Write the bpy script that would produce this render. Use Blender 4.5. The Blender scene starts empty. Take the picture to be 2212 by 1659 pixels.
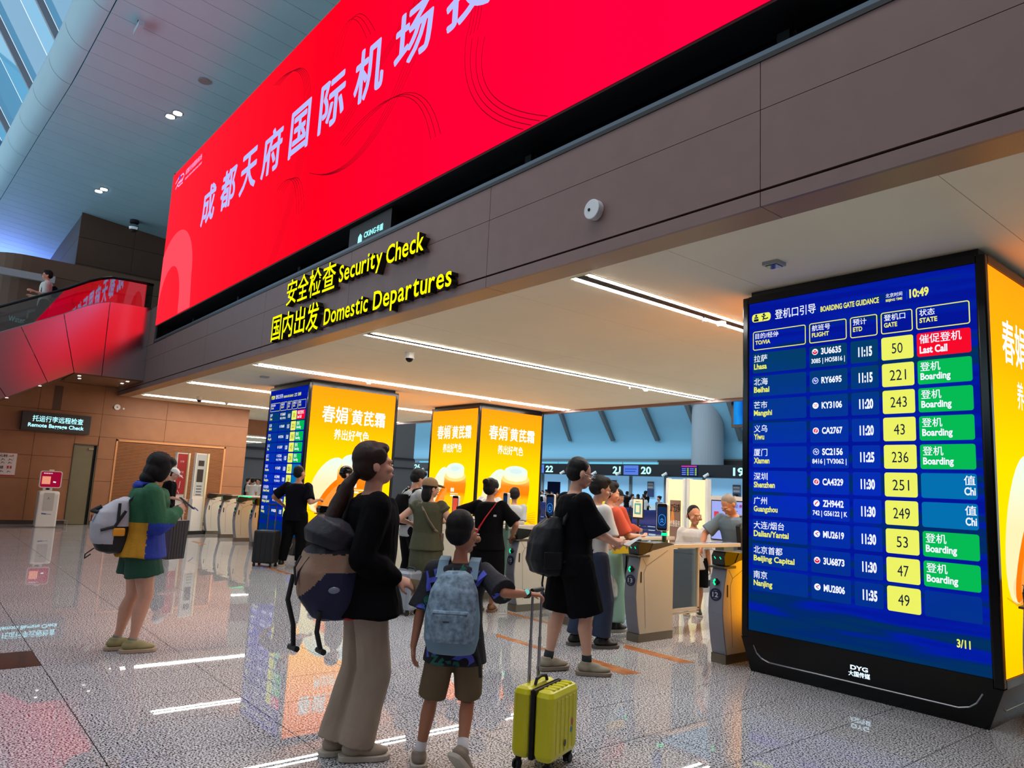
import bpy, math, random
from mathutils import Vector, Matrix, Euler, noise
random.seed(7)
PI = math.pi
SC = bpy.context.scene
COL = SC.collection

# ------------------------------------------------------------------ camera, world, lights, exposure
RM = ((0.63921493, 0.76743414, 0.04948842), (-0.07848149, 0.12911439, -0.98851915), (-0.76501302, 0.62799228, 0.14276122))
FPX, CX, CY, EYE = 1570.12, 1106.0, 829.5, Vector((0, 0, 1.5))
cam = bpy.data.cameras.new('camera'); camo = bpy.data.objects.new('camera', cam); COL.objects.link(camo)
cam.sensor_width = 36.0; cam.lens = FPX / 2212 * 36.0; cam.clip_end = 300
camo.matrix_world = Matrix(((RM[0][0], -RM[1][0], -RM[2][0], 0), (RM[0][1], -RM[1][1], -RM[2][1], 0), (RM[0][2], -RM[1][2], -RM[2][2], 1.5), (0, 0, 0, 1)))
SC.camera = camo
W = bpy.data.worlds.new('world'); SC.world = W; W.use_nodes = True
bg = W.node_tree.nodes['Background']; bg.inputs[0].default_value = (0.80, 0.93, 1.0, 1); bg.inputs[1].default_value = 1.2
SC.view_settings.view_transform = 'Standard'; SC.view_settings.look = 'None'
SC.view_settings.exposure = 0.0; SC.view_settings.gamma = 1.0; SC.view_settings.use_curve_mapping = False
try:
    SC.cycles.use_denoising = True
    SC.cycles.max_bounces = 7; SC.cycles.diffuse_bounces = 3; SC.cycles.glossy_bounces = 4; SC.cycles.transmission_bounces = 6
    SC.cycles.sample_clamp_indirect = 6.0; SC.cycles.caustics_reflective = False; SC.cycles.caustics_refractive = False
except Exception:
    pass
hw_ = bpy.data.lights.new('added_wash', 'AREA'); hw_.shape = 'RECTANGLE'; hw_.size = 12; hw_.size_y = 2.5; hw_.energy = 190; hw_.color = (.92, .97, 1.0); hw_.spread = 1.6  # added overhead fill; its floor bounce brightens the low ceiling, no real fixture
hx__ = bpy.data.objects.new('added_wash', hw_); COL.objects.link(hx__); hx__.location = (-4.5, 2.2, 9.6)
STRIP_E, RED_E, AD_E, BOARD_E = 70.0, 1.25, 1.9, 1.0
ha = bpy.data.lights.new('added_hall_fill', 'AREA'); ha.shape = 'RECTANGLE'; ha.size = 18; ha.size_y = 3; ha.energy = 260; ha.color = (1.0, .95, .95)  # added neutral fill behind the camera for fascia and people
hb = bpy.data.objects.new('added_hall_fill', ha); COL.objects.link(hb); hb.location = (-9, -9.5, 8.5); hb.rotation_euler = (1.35, 0, 0)
hu = bpy.data.lights.new('upfill', 'AREA'); hu.shape = 'RECTANGLE'; hu.size = 34; hu.size_y = 4; hu.energy = 950; hu.color = (.55, .84, 1.0)  # added unseen bluish fill that lifts the high ceiling, not a real fitting
hv = bpy.data.objects.new('added_upfill', hu); COL.objects.link(hv); hv.location = (-18, -7.5, 4.5); hv.rotation_euler = (PI - .55, 0, 0)

# ------------------------------------------------------------------ helpers
def ray(px, py):
    a, b, c = px - CX, py - CY, FPX
    return Vector((RM[0][i] * a + RM[1][i] * b + RM[2][i] * c for i in range(3)))
def onX(px, py, X):
    r = ray(px, py); return EYE + r * (X / r.x)
def onY(px, py, Y):
    r = ray(px, py); return EYE + r * (Y / r.y)
def onZ(px, py, Z=0.0):
    r = ray(px, py); return EYE + r * ((Z - 1.5) / r.z)
def lin(c):
    c = c / 255.0
    return c / 12.92 if c <= 0.04045 else ((c + 0.055) / 1.055) ** 2.4
def S(r, g, b): return (lin(r), lin(g), lin(b), 1.0)

MATS = {}
def mat(name, rgb, rough=0.6, metal=0.0, nscale=0, namp=0.0, bump=0.0, bscale=40, spec=0.5, coat=0.0, emit=None, es=1.0, alpha=None, trans=0.0):
    if name in MATS: return MATS[name]
    m = bpy.data.materials.new(name); m.use_nodes = True; nt = m.node_tree; n = nt.nodes; p = n['Principled BSDF']
    c = S(*rgb); p.inputs['Base Color'].default_value = c
    p.inputs['Roughness'].default_value = rough; p.inputs['Metallic'].default_value = metal
    p.inputs['Specular IOR Level'].default_value = spec; p.inputs['Coat Weight'].default_value = coat
    p.inputs['Transmission Weight'].default_value = trans
    if emit:
        p.inputs['Emission Color'].default_value = S(*emit); p.inputs['Emission Strength'].default_value = es
    if namp:
        g = n.new('ShaderNodeNewGeometry'); t = n.new('ShaderNodeTexNoise'); t.inputs['Scale'].default_value = nscale; t.inputs['Detail'].default_value = 4
        nt.links.new(g.outputs['Position'], t.inputs['Vector'])
        r = n.new('ShaderNodeMapRange'); r.inputs[1].default_value = .3; r.inputs[2].default_value = .7
        r.inputs[3].default_value = 1 - namp; r.inputs[4].default_value = 1 + namp
        mx = n.new('ShaderNodeVectorMath'); mx.operation = 'SCALE'; mx.inputs[0].default_value = c[:3]
        nt.links.new(t.outputs['Fac'], r.inputs[0]); nt.links.new(r.outputs[0], mx.inputs['Scale']); nt.links.new(mx.outputs[0], p.inputs['Base Color'])
    if bump:
        g = n.new('ShaderNodeTexCoord'); t = n.new('ShaderNodeTexNoise'); t.inputs['Scale'].default_value = bscale; t.inputs['Detail'].default_value = 3
        nt.links.new(g.outputs['Object'], t.inputs['Vector'])
        b = n.new('ShaderNodeBump'); b.inputs['Strength'].default_value = bump; b.inputs['Distance'].default_value = 0.01
        nt.links.new(t.outputs['Fac'], b.inputs['Height']); nt.links.new(b.outputs[0], p.inputs['Normal'])
    if alpha is not None:
        p.inputs['Alpha'].default_value = alpha
    MATS[name] = m
    return m
def emat(name, rgb, s=1.0):
    if name in MATS: return MATS[name]
    m = bpy.data.materials.new(name); m.use_nodes = True; nt = m.node_tree; nt.nodes.clear()
    e = nt.nodes.new('ShaderNodeEmission'); o = nt.nodes.new('ShaderNodeOutputMaterial')
    e.inputs[0].default_value = S(*rgb); e.inputs[1].default_value = s
    nt.links.new(e.outputs[0], o.inputs[0]); MATS[name] = m
    return m
def gradmat(name, stops, axis, lo, hi, s=1.0, wob=0.0):
    # a lit screen whose picture runs through several colours from bottom to top
    if name in MATS: return MATS[name]
    m = bpy.data.materials.new(name); m.use_nodes = True; nt = m.node_tree; nt.nodes.clear()
    N = nt.nodes.new; L = nt.links.new
    tc = N('ShaderNodeTexCoord'); sx = N('ShaderNodeSeparateXYZ'); L(tc.outputs['Object'], sx.inputs[0])
    mr = N('ShaderNodeMapRange'); mr.inputs[1].default_value = lo; mr.inputs[2].default_value = hi
    L(sx.outputs[axis], mr.inputs[0]); src = mr.outputs[0]
    if wob:
        t = N('ShaderNodeTexNoise'); t.inputs['Scale'].default_value = 1.2; t.inputs['Detail'].default_value = 2; L(tc.outputs['Object'], t.inputs['Vector'])
        a = N('ShaderNodeMath'); a.operation = 'MULTIPLY_ADD'; a.inputs[1].default_value = wob; L(t.outputs['Fac'], a.inputs[0]); L(src, a.inputs[2]); src = a.outputs[0]
    cr = N('ShaderNodeValToRGB'); L(src, cr.inputs[0]); el = cr.color_ramp.elements
    el[0].position = stops[0][0]; el[0].color = S(*stops[0][1]); el[1].position = stops[-1][0]; el[1].color = S(*stops[-1][1])
    for q, c in stops[1:-1]:
        e = el.new(q); e.color = S(*c)
    e = N('ShaderNodeEmission'); e.inputs[1].default_value = s; L(cr.outputs[0], e.inputs[0])
    o = N('ShaderNodeOutputMaterial'); L(e.outputs[0], o.inputs[0]); MATS[name] = m
    return m

SCR = bpy.data.scenes.new('scratch')
def evaluated(o):
    # mesh of one object with its modifiers applied, worked out in an empty scratch scene
    SCR.collection.objects.link(o); vl = SCR.view_layers[0]; vl.update()
    m = bpy.data.meshes.new_from_object(o.evaluated_get(vl.depsgraph)); bpy.data.objects.remove(o); return m
TXT = {}
def glyphs(body, bold=0.0):
    k = (body, bold)
    if k in TXT: return TXT[k]
    if bold > .008 and any(ord(c) > 0x2000 for c in body):      # thicken Chinese strokes with shifted copies
        v, f, asp = glyphs(body, 0.0); ex = bold * .75 / (len(body) * 1.0); ey = bold * .75; V, Fc = [], []
        for q in range(8):
            n = len(V); a = q * PI / 4; V += [(x + ex * math.cos(a), y + ey * math.sin(a)) for x, y in v]; Fc += [tuple(i + n for i in g) for g in f]
        TXT[k] = (V, Fc, asp); return TXT[k]
    cu = bpy.data.curves.new('t', 'FONT'); cu.body = body; cu.size = 1; cu.offset = bold; cu.resolution_u = 3
    m = evaluated(bpy.data.objects.new('t', cu))
    v = [(q.co.x, q.co.y) for q in m.vertices]; f = [tuple(p.vertices) for p in m.polygons]
    x0 = min(a for a, b in v); x1 = max(a for a, b in v); y0 = min(b for a, b in v); y1 = max(b for a, b in v)
    v = [((a - x0) / (x1 - x0), (b - y0) / (y1 - y0)) for a, b in v]
    bpy.data.curves.remove(cu); bpy.data.meshes.remove(m)
    TXT[k] = (v, f, (x1 - x0) / (y1 - y0)); return TXT[k]

class MB:
    def __init__(s): s.v = []; s.f = []; s.mi = []; s.cur = 0
    def add(s, vs, fs):
        n = len(s.v); s.v += [tuple(q) for q in vs]
        for f in fs: s.f.append(tuple(i + n for i in f)); s.mi.append(s.cur)
        return s
    def box(s, x0, x1, y0, y1, z0, z1):
        if x0 > x1: x0, x1 = x1, x0
        if y0 > y1: y0, y1 = y1, y0
        if z0 > z1: z0, z1 = z1, z0
        return s.add([(x0, y0, z0), (x1, y0, z0), (x1, y1, z0), (x0, y1, z0), (x0, y0, z1), (x1, y0, z1), (x1, y1, z1), (x0, y1, z1)],
                     [(0, 3, 2, 1), (4, 5, 6, 7), (0, 1, 5, 4), (1, 2, 6, 5), (2, 3, 7, 6), (3, 0, 4, 7)])
    def cyl(s, a, b, r0, r1=None, n=12, caps=True):
        a = Vector(a); b = Vector(b); r1 = r0 if r1 is None else r1
        d = (b - a).normalized(); u = d.orthogonal().normalized(); w = d.cross(u)
        vs = []
        for p, r in ((a, r0), (b, r1)):
            for i in range(n):
                t = 2 * PI * i / n; vs.append(p + (u * math.cos(t) + w * math.sin(t)) * r)
        fs = [(i, (i + 1) % n, n + (i + 1) % n, n + i) for i in range(n)]
        if caps: fs += [tuple(range(n - 1, -1, -1)), tuple(range(n, 2 * n))]
        return s.add(vs, fs)
    def tube(s, pts, r, n=8):
        for a, b in zip(pts, pts[1:]): s.cyl(a, b, r, r, n)
        for p in pts[1:-1]: s.ell(p, (r, r, r), n=n, m=6)
        return s
    def ell(s, c, r, rot=None, n=14, m=10):
        c = Vector(c); vs = [Vector((0, 0, -r[2]))]
        for j in range(1, m):
            a = -PI / 2 + PI * j / m
            for i in range(n):
                t = 2 * PI * i / n; vs.append(Vector((r[0] * math.cos(a) * math.cos(t), r[1] * math.cos(a) * math.sin(t), r[2] * math.sin(a))))
        vs.append(Vector((0, 0, r[2])))
        if rot is not None: vs = [rot @ q for q in vs]
        fs = [(0, 1 + (i + 1) % n, 1 + i) for i in range(n)]
        for j in range(m - 2):
            o = 1 + j * n
            fs += [(o + i, o + (i + 1) % n, o + n + (i + 1) % n, o + n + i) for i in range(n)]
        o = 1 + (m - 2) * n; fs += [(o + i, o + (i + 1) % n, len(vs) - 1) for i in range(n)]
        return s.add([q + c for q in vs], fs)
    def limb(s, pts, rad, n=12):
        # a chain of tapering segments with round joints
        pts = [Vector(p) for p in pts]
        for i, p in enumerate(pts): s.ell(p, (rad[i],) * 3, n=n, m=8)
        for i in range(len(pts) - 1):
            if (pts[i + 1] - pts[i]).length > 1e-5: s.cyl(pts[i], pts[i + 1], rad[i], rad[i + 1], n)
        return s
    def loft(s, rings, n=20, sq=1.0):
        # rings: (centre, rx, ry, xaxis, yaxis)
        vs = []; k = len(rings)
        for c, rx, ry, ux, uy in rings:
            for i in range(n):
                t = 2 * PI * i / n; a = math.cos(t); b = math.sin(t)
                if sq != 1.0:
                    a = math.copysign(abs(a) ** sq, a); b = math.copysign(abs(b) ** sq, b)
                vs.append(Vector(c) + Vector(ux) * (rx * a) + Vector(uy) * (ry * b))
        fs = []
        for j in range(k - 1):
            o = j * n; fs += [(o + i, o + (i + 1) % n, o + n + (i + 1) % n, o + n + i) for i in range(n)]
        fs += [tuple(range(n - 1, -1, -1)), tuple(range((k - 1) * n, k * n))]
        return s.add(vs, fs)
    def prism(s, poly, ax, d0, d1):
        # poly in the two other axes, extruded along ax from d0 to d1
        def P(p, d):
            return (d, p[0], p[1]) if ax == 0 else ((p[0], d, p[1]) if ax == 1 else (p[0], p[1], d))
        n = len(poly); vs = [P(p, d0) for p in poly] + [P(p, d1) for p in poly]
        return s.add(vs, [tuple(range(n)), tuple(range(2 * n - 1, n - 1, -1))] + [(i, i + n, (i + 1) % n + n, (i + 1) % n) for i in range(n)])
    def text(s, body, fr, u0, u1, w0, w1, d=0.0, bold=0.0, keep=None, ext=0.0):
        # fr: frame function (u, w, depth) -> point.  keep: 'l','c','r' keeps the natural aspect inside the box
        v, f, asp = glyphs(body, bold)
        if keep:
            wd = (w1 - w0) * asp
            if wd < (u1 - u0):
                if keep == 'l': u1 = u0 + wd
                elif keep == 'r': u0 = u1 - wd
                else: m_ = (u0 + u1) / 2; u0, u1 = m_ - wd / 2, m_ + wd / 2
        pts = [(u0 + a * (u1 - u0), w0 + b * (w1 - w0)) for a, b in v]
        s.add([fr(a, b, d) for a, b in pts], f)
        if ext:
            from collections import Counter
            cnt = Counter()
            for q in f:
                for i in range(len(q)): cnt[tuple(sorted((q[i], q[(i + 1) % len(q)])))] += 1
            edges = [(q[i], q[(i + 1) % len(q)]) for q in f for i in range(len(q)) if cnt[tuple(sorted((q[i], q[(i + 1) % len(q)])))] == 1]
            c0 = s.cur; s.cur = 1
            for i, j in edges:
                s.add([fr(*pts[i], d), fr(*pts[j], d), fr(*pts[j], d - ext), fr(*pts[i], d - ext)], [(0, 3, 2, 1)])
            s.cur = c0
        return s
    def rrect(s, fr, u0, u1, w0, w1, r, d=0.0, n=4):
        r = min(r, (u1 - u0) / 2.001, (w1 - w0) / 2.001); pts = []
        for cx, cy, a0 in ((u1 - r, w1 - r, 0), (u0 + r, w1 - r, PI / 2), (u0 + r, w0 + r, PI), (u1 - r, w0 + r, 1.5 * PI)):
            for i in range(n + 1):
                a = a0 + PI / 2 * i / n; pts.append((cx + r * math.cos(a), cy + r * math.sin(a)))
        s.add([fr(a, b, d) for a, b in pts], [tuple(range(len(pts)))]); return pts
    def rring(s, fr, u0, u1, w0, w1, r, t, d=0.0):
        a = MB(); p = a.rrect(fr, u0, u1, w0, w1, r, d); b = MB(); q = b.rrect(fr, u0 + t, u1 - t, w0 + t, w1 - t, max(r - t, .001), d)
        n = len(p); s.add(a.v + b.v, [(i, (i + 1) % n, n + (i + 1) % n, n + i) for i in range(n)]); return s
    def disc(s, fr, cu, cw, ru, rw, d=0.0, n=20, a0=0.0, a1=2 * PI, rot=0.0):
        pts = []
        for i in range(n):
            t = a0 + (a1 - a0) * i / (n if a1 - a0 > 6.28 else n - 1); a = ru * math.cos(t); b = rw * math.sin(t)
            pts.append(fr(cu + a * math.cos(rot) - b * math.sin(rot), cw + a * math.sin(rot) + b * math.cos(rot), d))
        return s.add(pts, [tuple(range(n))])
    def ribbon(s, fr, pts, t, d=0.0):
        for (a, b), (c, e) in zip(pts, pts[1:]):
            l = math.hypot(c - a, e - b) or 1; nx, ny = -(e - b) / l * t / 2, (c - a) / l * t / 2
            s.add([fr(a - nx, b - ny, d), fr(c - nx, e - ny, d), fr(c + nx, e + ny, d), fr(a + nx, b + ny, d)], [(0, 1, 2, 3)])
        return s
    def build(s, name, m, parent=None, kind=None, label=None, cat=None, group=None, smooth=False, bevel=0.0, local=False, xf=None):
        me = bpy.data.meshes.new(name); vs = s.v if xf is None else [tuple(xf @ Vector(q)) for q in s.v]
        if parent is not None and not local:
            inv = wmat(parent).inverted(); vs = [tuple(inv @ Vector(q)) for q in vs]
        me.from_pydata(vs, [], s.f); ms = m if isinstance(m, (list, tuple)) else [m]
        for q in ms: me.materials.append(q)
        if len(ms) > 1: me.polygons.foreach_set('material_index', s.mi)
        if smooth: me.polygons.foreach_set('use_smooth', [True] * len(me.polygons))
        me.update(); o = bpy.data.objects.new(name, me); COL.objects.link(o)
        if parent is not None: o.parent = parent
        if bevel:
            b = o.modifiers.new('bevel', 'BEVEL'); b.width = bevel; b.segments = 2; b.limit_method = 'ANGLE'
        tag(o, label, cat, group, kind); return o

def wmat(o):
    m = Matrix.LocRotScale(o.location, o.rotation_euler, o.scale)
    return wmat(o.parent) @ m if o.parent else m
def tag(o, label=None, cat=None, group=None, kind=None):
    if label: o['label'] = label
    if cat: o['category'] = cat
    if group: o['group'] = group
    if kind: o['kind'] = kind
    return o
def thing(name, label, cat, loc=(0, 0, 0), rz=0.0, group=None, kind=None):
    o = bpy.data.objects.new(name, None); COL.objects.link(o); o.location = loc; o.rotation_euler = (0, 0, rz); o.empty_display_size = .05
    return tag(o, label, cat, group, kind)
def copy_tree(o, loc=None, rz=None, label=None, parent=None):
    c = o.copy(); COL.objects.link(c); c.parent = parent
    if loc is not None: c.location = loc
    if rz is not None: c.rotation_euler = (0, 0, rz)
    if label: c['label'] = label
    for ch in list(o.children): copy_tree(ch, parent=c)
    return c

def fY(Y, sgn=-1):      # frame on a plane Y = const facing -Y; u = world X, w = world Z
    return lambda u, w, d: (u, Y - d, w)
def fXp(X):             # plane X = const facing +X; u runs along +Y
    return lambda u, w, d: (X + d, u, w)
def fXm(X):             # plane X = const facing -X; u runs along -Y
    return lambda u, w, d: (X - d, -u, w)

# ------------------------------------------------------------------ materials
white_plastic = mat('white_plastic', (225, 222, 214), .35)
panel_brown = mat('fascia_brown', (116, 88, 84), .42, nscale=6, namp=.05)
panel_edge = mat('fascia_soffit_goldlit', (150, 114, 72), .42, nscale=220, namp=.28)  # golden tone stands in for advert light reflected in the brown soffit
wall_brown = mat('wall_brown', (150, 99, 64), .5, nscale=3, namp=.06)
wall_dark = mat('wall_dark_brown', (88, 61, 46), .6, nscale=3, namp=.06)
joint_dark = mat('joint_dark', (20, 15, 14), .8)
black_gloss = mat('black_gloss', (4, 4, 6), .18, spec=.32)
black_mat = mat('black_matte', (10, 10, 12), .6)
dark_frame = mat('dark_frame', (22, 22, 24), .35)
dark_glass = mat('dark_recess_panel', (58, 66, 82), .22)
steel = mat('steel', (170, 172, 176), .25, 1.0)
steel_br = mat('brushed_steel', (140, 135, 120), .38, .9)
ceil_warm_lit = mat('ceiling_warm_lit', (243, 234, 204), .75, nscale=1.2, namp=.02)  # yellow glow of adverts and strips is mixed into the white paint
hall_skylit = mat('hall_ceiling_skylit', (170, 202, 216), .6, nscale=.8, namp=.03)  # blue of the skylight is mixed into the white ceiling colour
white_em = emat('lamp_white', (255, 252, 245), STRIP_E)
txt_white = emat('lit_white', (235, 240, 255), 1.1)
txt_lyellow = emat('lit_pale_yellow', (238, 240, 110), 1.0)
green_em = emat('lit_green', (20, 240, 150), 1.6)
glass = mat('clear_glass', (225, 240, 238), .03, trans=1.0, spec=.5)
# thin clear pane: mostly see-through with a mirror-like sheen
def thin_glass(name, tint, refl=.10, rough=.02):
    m = bpy.data.materials.new(name); m.use_nodes = True; nt = m.node_tree; nt.nodes.clear(); N = nt.nodes.new; L = nt.links.new
    t = N('ShaderNodeBsdfTransparent'); t.inputs[0].default_value = S(*tint); g = N('ShaderNodeBsdfGlossy'); g.inputs['Roughness'].default_value = rough
    f = N('ShaderNodeFresnel'); f.inputs[0].default_value = 1.5; a = N('ShaderNodeMath'); a.inputs[1].default_value = refl; L(f.outputs[0], a.inputs[0])
    x = N('ShaderNodeMixShader'); L(a.outputs[0], x.inputs[0]); L(t.outputs[0], x.inputs[1]); L(g.outputs[0], x.inputs[2])
    o = N('ShaderNodeOutputMaterial'); L(x.outputs[0], o.inputs[0]); MATS[name] = m; return m
pane = thin_glass('thin_pane', (225, 240, 240), .04)
pane_esc = thin_glass('escalator_pane', (150, 165, 165), .34)

def granite():
    m = bpy.data.materials.new('polished_granite'); m.use_nodes = True; nt = m.node_tree; N = nt.nodes.new; L = nt.links.new; p = nt.nodes['Principled BSDF']
    g = N('ShaderNodeNewGeometry'); t = N('ShaderNodeTexNoise'); t.inputs['Scale'].default_value = 88; t.inputs['Detail'].default_value = 2.5; t.inputs['Roughness'].default_value = .6
    L(g.outputs['Position'], t.inputs['Vector']); cr = N('ShaderNodeValToRGB'); L(t.outputs['Fac'], cr.inputs[0]); el = cr.color_ramp.elements
    el[0].position = .40; el[0].color = S(34, 35, 39); el[1].position = .60; el[1].color = S(222, 220, 222)
    e = el.new(.455); e.color = S(84, 84, 88); e = el.new(.49); e.color = S(184, 182, 184)
    t2 = N('ShaderNodeTexNoise'); t2.inputs['Scale'].default_value = 1.3; L(g.outputs['Position'], t2.inputs['Vector'])
    mr = N('ShaderNodeMapRange'); mr.inputs[3].default_value = .86; mr.inputs[4].default_value = 1.1; L(t2.outputs['Fac'], mr.inputs[0])
    sc = N('ShaderNodeVectorMath'); sc.operation = 'SCALE'; L(cr.outputs[0], sc.inputs[0]); L(mr.outputs[0], sc.inputs['Scale']); L(sc.outputs[0], p.inputs['Base Color'])
    p.inputs['Roughness'].default_value = .012; p.inputs['Specular IOR Level'].default_value = .6
    MATS['granite'] = m; return m
granite_m = granite()
# ------------------------------------------------------------------ floor: base slab, inlay and tiles
fl = thing('floor', 'polished speckled grey granite floor', 'floor', (0, 0, 0), kind='structure')
MB().box(-75, 10, -14, 60, -.2, -.006).build('slab', mat('grout', (16, 15, 15), .9, spec=.1), fl)
TX, TY, X0, Y0 = .586, .98, -6.66, 1.0
tile_me = None; nt_ = 0; rest = MB()
for i in range(-28, 20):
    for j in range(-6, 16):
        x = X0 + i * TX; y = Y0 + j * TY
        if -11.0 < x < .3 and -.1 < y < 8.6 and (x * .765 - y * .0 < 9) and nt_ < 260:
            nt_ += 1
            if tile_me is None:
                t = MB().box(0, TX - .006, 0, TY - .006, -.02, 0).build('tile', granite_m, fl, local=True); tile_me = t.data
            else:
                t = bpy.data.objects.new('tile', tile_me); COL.objects.link(t); t.parent = fl
            t.location = (x + .003, y + .003, 0)
        else: rest.box(x + .003, x + TX - .003, y + .003, y + TY - .003, -.02, 0)
rest.box(-75, -23.1, -14, 60, -.02, 0).box(-23.1, 10, 16.6, 60, -.02, 0).box(-23.1, 10, -14, -4.9, -.02, 0).box(5.1, 10, -4.9, 16.6, -.02, 0)
rest.build('far_tiles', granite_m, fl, kind='stuff')
inlay = mat('brown_granite_inlay', (78, 55, 48), .1, nscale=90, namp=.25)
MB().box(-7.22, -6.662, -2.9, .996, -.01, .0012).build('inlay_strip', inlay, fl)
tape = mat('orange_floor_strip', (176, 108, 60), .25, nscale=8, namp=.3)
for a, b, c, d in ((-4.78, 4.88, -4.27, 5.06), (-5.0, 5.70, -4.29, 5.84), (-6.0, 4.88, -5.32, 4.97), (-7.02, 5.87, -6.29, 5.95), (-12.65, 4.84, -11.24, 4.93), (-17.1, 5.1, -16.4, 5.2)):
    MB().prism([(a, b), (c, b), (c + .04, d), (a - .1, d)], 2, 0.0003, .0015).build('floor_strip', tape, fl)

# ------------------------------------------------------------------ low ceiling with panels and light strips
ce = thing('ceiling', 'low white panelled ceiling over the gates', 'ceiling', (0, 0, 3.5), kind='structure')
MB().box(-30, 6, 4.55, 12.5, 3.53, 3.9).build('slab', ceil_warm_lit, ce)
xs = [-1.615 + 2.05 * k for k in range(-14, 4)]
ys = [4.57, 7.41, 10.1, 12.46]
pm = None
for k in range(len(xs) - 1):
    for j in range(3):
        MB().box(xs[k] + .002, xs[k + 1] - .002, ys[j] + .002, ys[j + 1] - .002, 3.5, 3.53).build('panel', ceil_warm_lit, ce)
MB().box(-30, 6, 12.46, 12.56, 3.44, 3.95).build('trim_edge', panel_brown, ce)
names = ['behind the right-hand screen pillar', 'first complete pair from the right', 'pair crossing above the middle pillars', 'pair left of the left screen pillar', 'leftmost pair, near the brown wall']
def strip_light(x, y0, y1, z, label, grp='paired ceiling light strips'):
    r = thing('light_strip', label, 'ceiling light', (x, y0, z), group=grp)
    for sx in (-.095, .095):
        MB().box(x + sx - .026, x + sx + .026, y0, y1, z - .014, z - .001).build('lamp', white_em, r)
    b = MB()
    for q in range(-3, 4): b.box(x + q * .018 - .003, x + q * .018 + .003, y0 - .05, y1, z - .012, z - .001)
    for q in range(9): b.box(x - .06, x + .06, y0 + (y1 - y0) * q / 8 - .012, y0 + (y1 - y0) * q / 8 + .012, z - .012, z - .001)
    b.build('air_grille', mat('grille_grey', (84, 78, 68), .7), r, kind='stuff')
    b = MB().box(x - .125, x - .121, y0 - .05, y1, z - .012, z - .001).box(x + .121, x + .125, y0 - .05, y1, z - .012, z - .001).box(x - .125, x + .125, y0 - .055, y0 - .05, z - .012, z - .001)
    b.build('frame', ceil_warm_lit, r); return r
for x, nme in zip((-4.70, -8.77, -12.93, -16.95, -21.0), names):
    strip_light(x, 4.66, 12.38, 3.5, 'paired white ceiling light strip, ' + nme)
def ceil_detector(x, y, label, z=3.488):
    r = thing('smoke_detector', label, 'smoke detector', (x, y, z), group='ceiling smoke detectors')
    MB().cyl((x, y, z), (x, y, z - .025), .06, .06, 16).build('base', white_plastic, r)
    MB().cyl((x, y, z - .025), (x, y, z - .055), .052, .03, 16).build('head', mat('detector_head', (205, 200, 190), .4), r)
def sprinkler(x, y, label, z=3.488):
    r = thing('sprinkler', label, 'sprinkler', (x, y, z), group='chrome ceiling sprinklers')
    MB().cyl((x, y, z), (x, y, z - .04), .01, .008, 8).build('stem', steel, r)
    MB().cyl((x, y, z - .045), (x, y, z - .049), .025, .025, 12).cyl((x, y, z), (x, y, z - .006), .028, .028, 12).build('deflector', steel, r)
def dome_cam(x, y, label, z=3.5):
    r = thing('dome_camera', label, 'camera', (x, y, z))
    MB().cyl((x, y, z), (x, y, z - .09), .075, .075, 18).build('housing', white_plastic, r)
    MB().ell((x, y, z - .09), (.06, .06, .06)).build('dome', black_gloss, r, smooth=True)
for a, l in (((-4.73, 6.89), 'smoke detector on the light strip beside the large right-hand board'), ((-8.84, 10.51), 'smoke detector near the far end of the second light strip'), ((-12.99, 6.95), 'smoke detector on the strip above the yellow screens'), ((-20.54, 6.66), 'smoke detector on the leftmost light strip')):
    ceil_detector(a[0], a[1], l)
for a, l in (((-4.75, 6.6), 'small sprinkler beside the smoke detector nearest the right-hand board'), ((-8.91, 10.13), 'small sprinkler near the far end of the second light strip'), ((-20.48, 6.35), 'small sprinkler on the leftmost light strip'), ((-12.95, 10.0), 'small sprinkler above the middle pillars')):
    sprinkler(a[0], a[1], l)
dome_cam(-9.55, 5.77, 'white dome security camera under the ceiling below the yellow sign')
dome_cam(-19.99, 5.77, 'white dome security camera near the brown wall')
r = thing('ceiling_sensor', 'small square grey sensor on the ceiling above the large board', 'sensor', (-3.2, 5.42, 3.5))
MB().box(-3.27, -3.13, 5.35, 5.49, 3.47, 3.5).build('housing', mat('sensor_grey', (160, 165, 170), .3), r)
MB().box(-3.25, -3.15, 5.37, 5.47, 3.462, 3.47).build('lens', mat('sensor_lens', (90, 100, 120), .1), r)
r = thing('ceiling_sensor', 'small square grey sensor on the ceiling left of the left pillar', 'sensor', (-14.4, 5.36, 3.5))
MB().box(-14.47, -14.33, 5.29, 5.43, 3.47, 3.5).build('housing', MATS['sensor_grey'], r)

# ------------------------------------------------------------------ brown fascia
fa = thing('wall_fascia', 'dark brown panelled fascia above the gates', 'wall', (-10, 4.3, 3.5), kind='structure')
YF = 4.28
MB().box(-22.3, 6, 4.31, 4.55, 3.52, 4.60).box(-18.95, 6, 4.95, 5.2, 3.9, 8.6).box(-22.3, 6, 4.31, 5.2, 4.56, 4.60).box(-22.3, -19.0, 4.31, 5.2, 4.6, 5.5).build('core', joint_dark, fa)
fx = [-22.3, -17.87, -14.825, -11.79, -8.755, -5.71, -2.63, .42, 3.47, 6]
for a, b in zip(fx, fx[1:]):
    for z0, z1 in ((3.5, 3.603), (3.622, 4.204), (4.209, 4.568)):
        if z0 == 4.209 and b <= -17: z1 = 4.56
        MB().box(a + .003, b - .003, YF, YF + .03, z0, z1).build('panel', panel_brown, fa)
    MB().box(a + .003, b - .003, YF + .03, 4.57, 3.5, 3.515).build('soffit_panel', panel_edge, fa)
MB().box(-22.3, -19.02, YF, YF + .03, 4.57, 5.52).build('panel', panel_brown, fa)
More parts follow.
